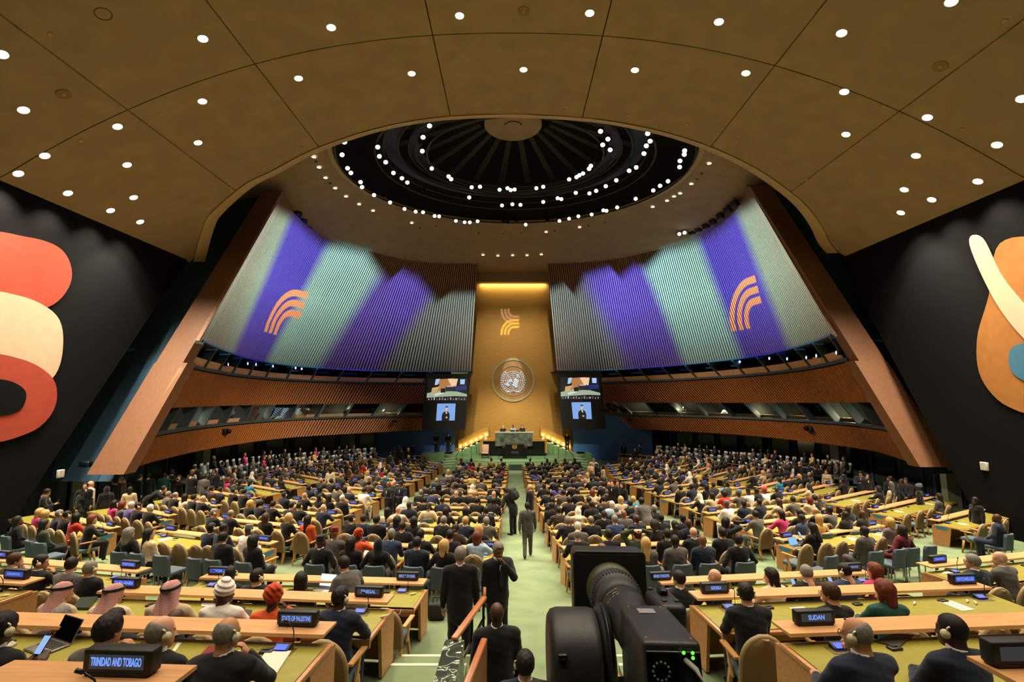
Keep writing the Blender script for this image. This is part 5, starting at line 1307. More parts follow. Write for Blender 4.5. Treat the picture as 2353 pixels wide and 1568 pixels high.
def skirt_sdf(P, J):
    if J['st']: return smin(sdf_cap(P, J['hip'] + V(0, 0, .08), V(0, 0, .12), .155, .24, YV, .85), trouser_sdf(P, J), .06)
    d = trouser_sdf(P, J); return smin(d, sdf_cap(P, V(0, .15, .52), V(0, .42, .40), .15, .17), .05)
def shoe_sdf(P, J):
    d = None
    for n in 'RL':
        a = J['A' + n]; q = smin(sdf_cap(P, a + V(0, -.02, -.045), a + V(0, .15, -.052), .042, .036, V(0, 0, 1), .9), sdf_cap(P, a + V(0, 0, .03), a + V(0, 0, -.03), .042, .045), .02); d = q if d is None else np.minimum(d, q)
    return d
def hair_bump(m):
    nt = m.node_tree; tc = nt.nodes.new('ShaderNodeTexCoord'); mp = nt.nodes.new('ShaderNodeMapping'); mp.inputs['Scale'].default_value = (1, 1, .16); nz = nt.nodes.new('ShaderNodeTexNoise'); nz.inputs['Scale'].default_value = 260
    bp = nt.nodes.new('ShaderNodeBump'); bp.inputs['Strength'].default_value = .7; bp.inputs['Distance'].default_value = .006
    nt.links.new(tc.outputs['Object'], mp.inputs[0]); nt.links.new(mp.outputs[0], nz.inputs['Vector']); nt.links.new(nz.outputs['Fac'], bp.inputs['Height']); nt.links.new(bp.outputs[0], nt.nodes['Principled BSDF'].inputs['Normal'])
    for n in nt.nodes:
        if n.type == 'TEX_NOISE' and n is not nz: nt.links.new(mp.outputs[0], n.inputs['Vector'])
def bounds(pts, m): A = np.array(pts); return A.min(0) - m, A.max(0) + m
LODS = {'hi': (.0068, .0056, .018, .015), 'mid': (.0112, .0100, .030, .024), 'lo': (.020, None, .048, .042)}
skin_m = MO('skin', .5, (40, .05), .35); cloth_m = MO('cloth', .85, (140, .14), .2, .15); hair_m = MO('hair', .55, (160, .45), .35)
hair_bump(hair_m)
nt = cloth_m.node_tree; tc = nt.nodes.new('ShaderNodeTexCoord'); nz = nt.nodes.new('ShaderNodeTexNoise'); nz.inputs['Scale'].default_value = 7; nz.inputs['Detail'].default_value = 1; nz.inputs['Distortion'].default_value = 1.2
bp = nt.nodes.new('ShaderNodeBump'); bp.inputs['Strength'].default_value = .35; bp.inputs['Distance'].default_value = .03
nt.links.new(tc.outputs['Object'], nz.inputs['Vector']); nt.links.new(nz.outputs['Fac'], bp.inputs['Height']); nt.links.new(bp.outputs[0], nt.nodes['Principled BSDF'].inputs['Normal'])
cloth_pat = M('red_white_check', '#d9b7b0', .85, noise=(70, .1)); shoe_m = M('shoe_black', '#0d0c0c', .3)
TPL = {}
def template(pose, yaw, fem, lod, robe=False):
    key = (pose, yaw, fem, lod, robe)
    if key in TPL: return TPL[key]
    hh, hn, hb, hj = LODS[lod]; J = joints(pose, yaw, fem); T = {'J': J}
    allp = [J[k] for k in ('hip', 'chest', 'nb', 'SR', 'SL', 'ER', 'EL', 'WR', 'WL', 'HR', 'HL', 'KR', 'KL', 'AR', 'AL')]
    lo, hi = bounds(allp, .2); parts = [surfnet(lambda P: body_sdf(P, J), lo, np.maximum(hi, J['hc'] + .02), hb)]
    hv, hf = surfnet(lambda P: smin(head_sdf(P, fem), sdf_cap(P, V(0, -.02, -.02), V(0, -.045, -.17), .052, .054), .03), (-.11, -.14, -.19), (.11, .15, .16), hh)
    parts.append((hv @ J['hR'].T + J['hc'], hf))
    if hn:
        for n, s in (('R', 1), ('L', -1)):
            v, f = hand(POSES[pose]['curl'], hn); v = v.copy(); f = f.copy()
            if s < 0: v[:, 0] *= -1; f = f[:, ::-1]
            Y = J['D' + n]; up = V(s * .35, -.25, 1.0) if abs(Y[2]) < .8 else V(s * 1.0, .25, 0); Z = up - Y * float(up @ Y); Z /= np.linalg.norm(Z); X = np.cross(Y, Z)
            parts.append((v @ np.stack([X, Y, Z]) + J['W' + n], f))
    T['body'] = np_mesh('person', parts, skin_m)
    lo, hi = bounds([J[k] for k in ('hip', 'chest', 'nb', 'SR', 'SL', 'ER', 'EL', 'WR', 'WL')], .24)
    T['jacket'] = np_mesh('jacket', [surfnet(lambda P: jacket_sdf(P, J), lo, hi, hj)], cloth_m)
    if lod != 'lo':
        T['shirt'] = np_mesh('shirt', [surfnet(lambda P: shirt_sdf(P, J), J['nb'] - V(.12, .12, .3), J['nb'] + V(.12, .28, .12), .0066 if lod == 'hi' else .014)], cloth_m)
    lo, hi = bounds([J[k] for k in ('hip', 'HR', 'HL', 'KR', 'KL', 'AR', 'AL')] + ([V(0, 0, .1)] if robe else []), .27)
    T['legs'] = np_mesh('skirt' if robe else 'trousers', [surfnet(lambda P: (skirt_sdf if robe else trouser_sdf)(P, J), lo, hi, hj * 1.2)], cloth_m)
    if lod != 'lo' or J['st']:
        lo, hi = bounds([J['AR'], J['AL']], .2); T['shoes'] = np_mesh('shoes', [surfnet(lambda P: shoe_sdf(P, J), lo, hi, max(.014, hh * 1.3))], shoe_m)
    TPL[key] = T; return T
# ---- hair and headgear in head space
def hair_fn(style):
    def cap(P, g, front=.05, low=-.02):
        d = sdf_ell(P, V(0, -.014, .034), V(.079 + g, .1 + g, .101 + g))
        face = P[:, 1] - (front + np.clip(P[:, 2] - .06, -.2, .1) * .25); d = smax(d, np.where(P[:, 2] < .085, face, face * .6 - .03), .012)
        d = smax(d, low - P[:, 2] + np.maximum(0, P[:, 1] + .02) * .9, .012); return d
    n = lambda P, s, a: a * np.sin(P[:, 0] * s + 1) * np.sin(P[:, 1] * s * 1.1) * np.sin(P[:, 2] * s * .9 + 2)
    def f(P):
        if style == 's': return cap(P, .012, .06, -.06) + n(P, 90, .003)
        if style == 'crop': return cap(P, .004, .055, -.05)
        if style == 'f':
            d = cap(P, .006, .04, -.065); return smax(d, P[:, 2] * .85 + P[:, 1] * .55 - .058, .03) + n(P, 100, .002)
        if style == 'l': return smin(smin(cap(P, .018, .058, -.03), sdf_cap(P, V(0, -.07, .02), V(0, -.105, -.30), .082, .062, YV, .55), .05), sdf_cap(np.abs(P) * V(1, 0, 0) + P * V(0, 1, 1), V(.072, -.01, .03), V(.078, -.02, -.16), .026, .024), .03) + n(P, 70, .005)
        if style == 'm': return smin(smin(cap(P, .026, .058, -.03), sdf_cap(P, V(0, -.06, .02), V(0, -.075, -.11), .09, .075, YV, .65), .05), sdf_cap(np.abs(P) * V(1, 0, 0) + P * V(0, 1, 1), V(.078, -.0, .03), V(.08, -.0, -.09), .026, .024), .03) + n(P, 60, .005)
        if style == 'u': return smin(cap(P, .012, .06, -.06), sdf_ell(P, V(0, -.135, .0), V(.048, .042, .045)), .02)
        if style == 'c': return smin(cap(P, .035, .05, -.04), sdf_ell(P, V(0, -.05, .03), V(.115, .105, .12)), .04) + n(P, 130, .010)
        if style == 'q': return smin(cap(P, .03, .05, -.03), sdf_cap(P, V(0, -.06, .03), V(0, -.09, -.16), .11, .10, YV, .7), .05) + n(P, 110, .012)
        if style in 'xX':
            d = smin(sdf_ell(P, V(0, -.02, .03), V(.092, .11, .115)), sdf_cap(P, V(0, -.03, -.05), V(0, -.05, -.2), .09, .125), .06); return smax(d, -sdf_ell(P, V(0, .12, -.01), V(.056, .08, .08)), .01)
        if style == 'g':
            d = smin(sdf_ell(P, V(0, -.02, .03), V(.092, .112, .118)), sdf_cap(P, V(0, -.055, .0), V(0, -.075, -.24), .095, .16, YV, .72), .06); d = d + .006 * np.sin(P[:, 0] * 60 + P[:, 2] * 18); return smax(d, -sdf_ell(P, V(0, .14, -.04), V(.062, .11, .13)), .01)
        if style == 't': return smin(sdf_ell(P, V(0, -.012, .065), V(.102, .118, .10)), sdf_ell(P, V(0, -.02, .14), V(.062, .07, .06)), .04) + .007 * np.sin(P[:, 2] * 120 + P[:, 0] * 45)
        if style == 'd': return smin(sdf_ell(P, V(0, -.025, .06), V(.108, .125, .105)), sdf_ell(P, V(.02, -.07, .13), V(.07, .07, .05)), .05) + .008 * np.sin(P[:, 2] * 80 + P[:, 0] * 70) * np.sin(P[:, 1] * 50)
        if style == 'k':
            d = sdf_cap(P, V(0, -.015, .075), V(0, -.015, .125), .094, .088); return smax(smax(d, P[:, 2] - .15, .006), .05 - P[:, 2], .004)
    return f
HAIR = {}
HB = {'l': ((-.15, -.2, -.40), (.15, .12, .18)), 'm': ((-.15, -.19, -.24), (.15, .12, .19)), 'q': ((-.18, -.22, -.33), (.18, .14, .2)), 'c': ((-.17, -.2, -.14), (.17, .12, .2)), 'x': ((-.18, -.2, -.34), (.18, .16, .18)), 'X': ((-.18, -.2, -.34), (.18, .16, .18)), 'g': ((-.27, -.25, -.42), (.27, .2, .18)), 't': ((-.15, -.17, -.08), (.15, .15, .24)), 'd': ((-.17, -.2, -.1), (.17, .15, .24))}
def hair(style, lod):
    k = (style, lod)
    if k not in HAIR:
        lo, hi = HB.get(style, ((-.13, -.2, -.14), (.13, .13, .2))); h = {'hi': .0075, 'mid': .012, 'lo': .022}[lod]
        HAIR[k] = np_mesh({'x': 'headscarf', 'X': 'headscarf', 'g': 'keffiyeh', 't': 'turban', 'd': 'headwrap', 'k': 'cap'}.get(style, 'hair'), [surfnet(hair_fn(style), lo, hi, h)], cloth_m if style in 'xXtdk' else hair_m)
        if style == 'g': HAIR[k].materials[0] = check_m
    return HAIR[k]
# red and white checked cloth
check_m = bpy.data.materials.new('red_white_checked_cloth'); check_m.use_nodes = True; nt = check_m.node_tree; b_ = nt.nodes['Principled BSDF']; b_.inputs['Roughness'].default_value = .9
tc = nt.nodes.new('ShaderNodeTexCoord'); sx_ = nt.nodes.new('ShaderNodeSeparateXYZ'); nt.links.new(tc.outputs['Object'], sx_.inputs[0])
w1 = pnode(nt, 'SINE', pnode(nt, 'MULTIPLY', pnode(nt, 'ADD', sx_.outputs[0], sx_.outputs[1]), 520.0)); w2 = pnode(nt, 'SINE', pnode(nt, 'MULTIPLY', sx_.outputs[2], 520.0))
mx_ = nt.nodes.new('ShaderNodeMix'); mx_.data_type = 'RGBA'; mx_.inputs['A'].default_value = (*hexc('#e0c8c2'), 1); mx_.inputs['B'].default_value = (*hexc('#a02c34'), 1)
nt.links.new(pnode(nt, 'GREATER_THAN', pnode(nt, 'MAXIMUM', w1, w2), .55), mx_.inputs['Factor']); nt.links.new(mx_.outputs['Result'], b_.inputs['Base Color'])
agal = mk(lambda b: [b.tube([(.098 * math.cos(a), -.026 + .126 * math.sin(a), z + .018 * math.sin(a)) for a in np.linspace(0, 2 * math.pi, 25)], .0095, 6) for z in (.068, .085)], M('agal_black', '#0b0b0b', .7), 'head_cord')
phones = mk(lambda b: (b.lathe([(0, -.012), (.03, -.012), (.036, .0), (.034, .012), (.0, .018)], 14, Matrix.Translation((.092, -.006, .0)) @ Matrix.Rotation(math.pi / 2, 4, 'Y')), b.tube([(.094, -.02, .02), (.1, -.03, .05), (.085, -.04, .06)], .007, 6)), cream_ear, 'earpiece')
specs = mk(lambda b: ([b.tube([(s * .033 + .024 * math.cos(a), .108, .012 + .019 * math.sin(a)) for a in np.linspace(0, 2 * math.pi, 15)], .0028, 5) for s in (-1, 1)], [b.tube([(s * .056, .106, .014), (s * .084, .03, .012), (s * .086, -.02, .006)], .0028, 5) for s in (-1, 1)]), black_m, 'spectacles')
eyes = mk(lambda b: [b.lathe([(0, .0105), (.006, .009), (.0095, .004), (.0105, 0)], 10, Matrix.Translation((s * .031, .081, .0125)) @ Matrix.Rotation(-math.pi / 2, 4, 'X')) for s in (-1, 1)], M('eye_dark', '#1a1412', .2), 'eyes')
tie_m = None
CLOTH = {'k': ('#151517', 'black suit'), 'n': ('#1b2335', 'navy suit'), 'u': ('#2c3d5e', 'blue suit'), 'g': ('#55524e', 'grey suit'), 'w': ('#ddd8cf', 'white clothes'), 'c': ('#c9b394', 'cream clothes'), 'b': ('#3d2f26', 'brown suit'), 't': ('#2277a0', 'teal top'),
         'r': ('#b8322c', 'red jacket'), 'p': ('#c2336a', 'pink jacket'), 'm': ('#5d1a22', 'maroon jacket'), 'o': ('#c84f28', 'orange clothes'), 'y': ('#d0b06a', 'yellow top'), 'v': ('#5a4a8c', 'violet top'), 'e': ('#39422f', 'olive clothes'), 'a': ('#9fb4cc', 'pale blue top'), 'f': ('#7b6f72', 'flowered clothes'), 'h': ('#1d4d42', 'green clothes')}
SKIN = {'1': '#d2a083', '2': '#b98562', '3': '#7c5239', '4': '#4a3024'}
HAIRC = {'dark': '#17110e', 'brown': '#43291a', 'grey': '#7d7872', 'white': '#c9c2b8', 'blond': '#c29a5e', 'red': '#6b2f1b'}
HSTY = {'s': ('s', 'dark', 'short dark hair'), 'y': ('s', 'grey', 'short grey hair'), 'w': ('s', 'white', 'white hair'), 'b': (None, None, 'bald head'), 'B': ('crop', 'dark', 'close-cropped hair'), 'f': ('f', 'grey', 'balding grey head'), 'l': ('l', 'dark', 'long dark hair'), 'o': ('m', 'blond', 'blond hair'), 'O': ('l', 'blond', 'long blond hair'),
        'r': ('m', 'red', 'reddish brown hair'), 'R': ('l', 'brown', 'long brown hair'), 'u': ('u', 'dark', 'dark hair bun'), 'c': ('c', 'dark', 'curly dark hair'), 'q': ('q', 'grey', 'big curly hair'), 'x': ('x', '#e3dccd', 'pale headscarf'), 'X': ('x', '#15151a', 'black headscarf'), 'P': ('x', '#b0637a', 'pink headscarf'), 'g': ('g', None, 'red checked headdress'), 'G': ('x', '#eeeae2', 'white headdress'),
        't': ('t', '#e8e4de', 'white turban'), 'd': ('d', '#b8431f', 'orange headwrap'), 'D': ('d', '#55617a', 'patterned headwrap'), 'E': ('d', '#b04048', 'red headwrap'), 'k': ('k', '#17171b', 'black cap'), 'K': ('k', '#6d6f70', 'grey cap'), 'M': ('k', '#6a1620', 'maroon cap'), 'n': ('s', 'brown', 'short brown hair'), 'm': ('m', 'dark', 'dark bobbed hair'), 'i': ('s', 'blond', 'short fair hair')}
FEMH = set('oOrRulqmxXPdD')
def colr(h): return (*hexc(h), 1)
PEOPLE = []
def want(mw, code, pose, label, big=False, yaw=0.0, extra=''):
    dg = ([ch for ch in code[2:] if ch.isdigit()] + ['2'])[0]; code = code[:2] + dg + ''.join(ch for ch in code[2:] if not ch.isdigit())
    PEOPLE.append(dict(mw=mw, code=code, pose=pose, label=label, yaw=yaw, d=(mw.translation - cam.location).length, big=big, extra=extra))
def build_person(p, lod):
    code = p['code']; c, h, s = code[0], code[1], code[2]; fl = code[3:] + p['extra']; fem = h in FEMH or 'F' in fl
    robe = 'Q' in fl; T = template(p['pose'], p['yaw'], fem, lod, robe); J = T['J']
    o = link('person', T['body']); o.matrix_world = p['mw']; o.color = colr(SKIN[s]); tag(o, p['label'], 'person', None)
    cc = colr(CLOTH[c][0]); j = RNG.uniform(.8, 1.2); cc = tuple(min(1, x * j) for x in cc[:3]) + (1,)
    a = link('jacket', T['jacket'], o); a.color = cc
    if 'shirt' in T: a2 = link('shirt', T['shirt'], o); a2.color = colr('#dfe0e2') if c in 'knugb' and not fem else cc
    a = link('skirt' if robe else 'trousers', T['legs'], o); a.color = cc if c in 'knugbwm' else colr('#17171a')
    if 'shoes' in T: link('shoes', T['shoes'], o)
    H4 = Matrix(np.vstack([np.hstack([J['hR'], J['hc'][:, None]]), [0, 0, 0, 1]]))
    st, hc, _ = HSTY[h]
    if st:
        me = hair(st, lod); a = link(me.name.split('.')[0], me, o, H4); a.color = colr(HAIRC.get(hc, hc) if hc else '#ffffff')
        if st == 'g': link('head_cord', agal, a)
    if 'h' in fl: link('earpiece', phones, o, H4)
    if 'L' in fl: link('earpiece', phones, o, H4 @ Matrix.Diagonal((-1, 1, 1, 1)))
    if 's' in fl: link('spectacles', specs, o, H4)
    if 'e' in fl or lod == 'hi': link('eyes', eyes, o, H4)
    if p['pose'] in ('phone', 'text') and lod != 'lo':
        c_ = Vector((J['WR'] + J['WL']) / 2 + (J['DR'] + J['DL']) * .055 + V(0, 0, .05)); mwp = p['mw'] @ Matrix.Translation(c_) @ Matrix.Rotation(math.radians(-35), 4, 'X')
        b = MB(); b.bbox((0, 0, 0), (.072, .009, .148), .003); ph = obj('phone', b, black_m); ph.matrix_world = mwp
        tag(ph, ('phone held by the ' + p['label'].replace('person in ', '')).replace(',', '')[:95], 'phone', 'phones in hands'); ph['label'] = ' '.join(ph['label'].split()[:15])
        b = MB(); b.box((0, -.0052, 0), (.064, .001, .136)); obj('phone_screen', b, emit('phone_glow', '#9fc4ff', .9), ph)
    if 'T' in fl: # necktie
        ti = MB(); q = J['nb'] - J['up'] * .05 + J['fw'] * .165; q2 = J['nb'] - J['up'] * .36 + J['fw'] * .185
        q, q2 = Vector(q), Vector(q2); w = Vector((.022, 0, 0)); u = Vector((.04, 0, 0)); tk = Vector((0, .012, 0))
        ti.hexa([q2 - u, q2 + u, q2 + u + tk, q2 - u + tk, q - w, q + w, q + w + tk, q - w + tk]); a = link('necktie', ti.mesh('necktie', cloth_m), o); a.color = colr('#20242f')
    return o
# ================================================================== WHO SITS WHERE (picture x of each head : code)
SEATS = {
 ('A', 0): '768:gM3 823:od4 897:uy4 965:ks1 1034:ks1 1096:ar1', ('A', 1): '807:ksh 834:ns1 869:ks2 911:nm1 949:kl1 1018:ky1 1069:ni1 1118:gy2', ('A', 2): '892:cl2 914:cb1 940:- 982:- 1024:km4 1069:em4 1117:ks3',
 ('A', 3): '933:wG2 975:ks1h 1016:nB3 1050:- 1097:ks2 1133:ks4', ('A', 4): '967:ky2 993:us1 1027:- 1050:kb1 1068:ks1 1090:kb2h 1136:kb1', ('A', 5): '985:ks2 1007:kl2 1032:kB3 1049:gs3 1086:yx1 1110:- 1134:ks2',
 ('B', 0): '1327:kf1 1400:ks3 1460:en1 1530:ks1 1593:kb1 1655:ks2h', ('B', 1): '1305:ky1 1357:kf2 1413:uy1 1464:nb4 1520:kB4 1565:nB4h', ('B', 2): '1284:bs2 1328:cx1 1380:ks3 1416:ky1 1463:nb2 1504:ky4',
 ('B', 3): '1269:ks2 1308:ks3 1351:ks2 1388:bs1 1426:co1 1455:tiF1', ('B', 4): '1260:ks2 1293:gs2 1327:ks1 1361:cr1 1395:ky1 1426:kb2', ('B', 5): '1250:ks4 1278:vl2 1318:ks1 1350:- 1387:ks2 1399:nb2', ('B', 6): '1241:gs3 1276:kB4 1304:nB4 1329:nb3 1359:kB4 1372:nb3',
 ('C', 0): '380:- 410:- 446:- 484:ns4h 511:nB4 569:wK4h 612:-', ('C', 1): '490:ky2h 529:kf2 575:- 617:kR1 661:koF1h 713:ol4', ('C', 2): '575:koF1 600:ks1 626:ks1 669:ns1 687:ks1h 742:nb1h', ('C', 3): '658:ns3h 700:kb2h 736:kl1h 755:kl2 790:kw1h', ('C', 4): '715:ns4h 736:kl2 774:gs1 806:nb1 837:ws1',
 ('D', 0): '1820:- 1864:kl1 1901:- 1948:- 1990:- 2037:fo1', ('D', 1): '1737:gs2 1794:pl1 1835:kl1 1875:kb1 1905:gs4h 1942:nb4', ('D', 2): '1671:wK4 1705:ns4h 1746:nB4 1790:cR2 1822:gs2 1853:cr1 1873:ks1', ('D', 3): '1608:kx1 1635:cl2 1664:rc3 1697:gD4 1720:wk4 1740:kB4 1757:wE3 1785:kb4', ('D', 4): '1560:ks2h 1590:ns4 1619:kl2 1639:ks2 1670:es2', ('D', 5): '1514:ks4 1547:gs4 1575:- 1595:kl1 1618:ks2',
 ('E', 0): '92:po1 113:koF1 133:ny2h 153:ks2h 175:rl2 210:kr1', ('E', 1): '263:pl2h 281:gr1 300:vw1 318:ks2h 345:kw1h 372:-', ('E', 2): '386:gy1 402:kf1 425:cl2 444:ks1 465:kb1 486:-', ('E', 3): '474:ks1h 492:bs1h 512:ks1 537:ks1h 560:ks1',
 ('F', 0): '2222:- 2248:- 2272:- 2310:nb4 2325:ks1', ('F', 1): '2055:- 2085:- 2112:- 2150:gl2 2163:kl2', ('F', 2): '1942:- 1965:- 1991:- 2018:kl2h 2040:cs2', ('F', 3): '1859:cX3 1885:- 1905:- 1935:ks2',
 ('G', 1): '8:ks4h 240:gs2 365:kf1hL 520:kf2h', ('G', 2): '124:cg2Q 246:cg2Q 395:cg2Q 515:wt4 630:od4 780:ns4hL', ('G', 3): '525:kB4hL 600:ks1h 697:kl1 810:- 905:-', ('K', 1): '33:kn1 92:ks2h 160:gs1 222:ky1h', ('K', 0): '100:- 165:-',
 ('H', 1): '1705:- 1975:nf2hsL 2195:nB4hL', ('H', 2): '1715:ks1hL 1910:knF1s 2030:hr1 2103:- 2205:- 2300:-', ('H', 3): '1520:- 1560:ks1 1643:kb1 1775:cl1 1850:ky1s 1937:us1hL 2010:pr1', ('L', 0): '2235:ny1s 2300:gb1'}
SEAT_POSE = {('G', 1, 240): 'chin', ('G', 1, 520): 'chin', ('G', 1, 8): 'phone', ('H', 1, 1975): 'chin', ('H', 1, 2195): 'fold', ('H', 2, 1715): 'fold', ('H', 3, 1850): 'phone', ('H', 3, 1937): 'phone', ('L', 0, 2300): 'chin', ('L', 0, 2235): 'desk', ('B', 0, 1460): 'arms', ('D', 0, 1864): 'phone', ('G', 2, 395): 'desk', ('G', 2, 246): 'bow', ('G', 2, 124): 'bow', ('G', 2, 515): 'desk', ('K', 1, 92): 'chin'}
SEAT_YAW = {('G', 1, 365): -.35, ('G', 1, 520): -.3, ('H', 1, 1975): .45, ('H', 1, 2195): .3, ('H', 2, 1910): .5, ('H', 2, 2030): .35, ('H', 3, 1643): .6, ('H', 3, 1775): .5, ('H', 3, 1560): .5, ('H', 3, 2010): .5, ('G', 2, 124): -.5, ('G', 2, 246): -.4, ('G', 2, 515): -.5, ('G', 2, 780): -.3, ('G', 3, 600): -.5, ('K', 1, 92): -.9, ('K', 1, 33): -.5, ('L', 0, 2235): .6, ('L', 0, 2300): .8}
SECOND = {('A', 0): '744:kk4 811:kl4 874:kX4 960:ns1 1025:kO1 1085:-', ('A', 1): '928:ks2 1049:bu1 1103:kO1', ('A', 3): '942:nB4h 986:cu2', ('B', 0): '1480:gO1 1547:gs4 1610:nb3 1690:ks2B', ('B', 1): '1325:gw1 1500:kc4 1547:ku4 1580:nb4', ('B', 2): '1385:ks2 1431:gb3', ('B', 3): '1267:ks3 1357:ks3 1403:aw1 1446:ks1',
 ('C', 0): '309:kq1 350:cl1 405:- 480:- 519:ks2 589:km2', ('D', 0): '1875:- 1979:gB4 2030:- 2060:ml4 2100:-', ('D', 1): '1836:uB4h 1873:yO4 1936:kB4h 1975:kb4', ('E', 0): '54:kl3 110:el2 140:-', ('F', 0): '2279:nb4', ('G', 2): '165:ky2 288:ks4 418:kb4', ('L', 0): '2190:-'}
FILL = 'ks1 ks2 ks3 ks4 ns1 ns2 nb1 gs1 gs2 kf1 ky1 ky2 kw1 ko1 kl1 kl2 cl2 kr1 gR1 nB4 kB4 us1 bs2 wx2 co1 pr1 rl2 tm1 vl2 cb2 km3 kX2 gu1 ys2 ks1h ns2h kB4h kb2 gf1'.split()
seat_used = {}
def words(code): return CLOTH[code[0]][1], HSTY[code[1]][2]
def seat_line(R, off): return lambda x: R['mw'] @ Vector((x, off, 0))
def seat_at(R, off, px):
    hz = 1.2; best = min(np.linspace(-R['L'] / 2 - 1.3, R['L'] / 2 + 1.3, 400), key=lambda x: abs(project(R['mw'] @ Vector((x, off + .1, hz)))[0] - px)); return float(best)
def place(blk, ri, entries, off, side_chairs):
    R = ROW[blk, ri]; n = 0; toks = entries.split()
    for t in toks:
        px, code = t.split(':'); px = int(px); x = seat_at(R, off, px); mw = R['mw'] @ TR(x, off, 0, RNG.normal(0, .07))
        if abs(mw.translation.x) > 16.7: continue
        fz = Fr(mw.translation.x, mw.translation.y) if (blk, ri) not in FLZ else FLZ[blk, ri]
        mw.translation.z = fz + CZ
        where = '%s row, %s' % (NEAR[ri], BLOCK[blk]); n += 1
        occupied = code != '-'
        kind = 'side_chair' if side_chairs else 'delegate_chair'
        cl = '%s %s chair, %s seat%s, %s' % ('occupied' if occupied else 'empty', 'slate' if side_chairs else 'beige oval-backed', ORD[min(n, 14) - 1], ' behind' if side_chairs else '', where)
        want_chair(kind, mw @ TR(0, -.02, 0), cl, 'side chairs behind the desks' if side_chairs else 'beige chairs at the desks')
        if not occupied: continue
        pose = SEAT_POSE.get((blk, ri, px)) if not side_chairs else None
        near = (mw.translation - cam.location).length < 13
        if pose is None: pose = ('lap' if RNG.random() < .6 else 'back') if side_chairs else ['desk', 'fold', 'lap', 'desk', 'chin'][int(RNG.integers(5))]
        yaw = SEAT_YAW.get((blk, ri, px)) if not side_chairs else None
        if yaw is None: yaw = [0.0, 0.0, -.45, .45][int(RNG.integers(4))] if pose != 'chin' else 0.0
        if (blk, ri) == ('G', 2) and px in (124, 246): mw = mw @ Matrix.Diagonal((.94, .94, .94, 1))
        c_, h_ = words(code)
        lab = 'person in %s, %s, %s %s, %s' % (c_, h_, ORD[min(n, 14) - 1], 'side seat' if side_chairs else 'seat', where)
        want(mw, code, pose, lab, yaw=yaw, big=near)
for key, e in SEATS.items(): place(*key, e, -1.10, False)
for key, e in SECOND.items(): place(*key, e, -2.0 if key[0] in 'ABCDEF' else -1.75, True)
for (blk, ri), R in ROW.items():
    if (blk, ri) in SEATS or blk in 'GHKL': continue
    n = max(3, int(R['L'] / .64)); e = []
    for k in range(n):
        x = -R['L'] / 2 + R['L'] * (k + .5) / n + RNG.normal(0, .05); px = project(R['mw'] @ Vector((x, -1.0, 1.2)))[0]
        e.append('%d:%s' % (round(px), '-' if RNG.random() < .12 else FILL[int(RNG.integers(len(FILL)))]))
    place(blk, ri, ' '.join(e), -1.10, False)

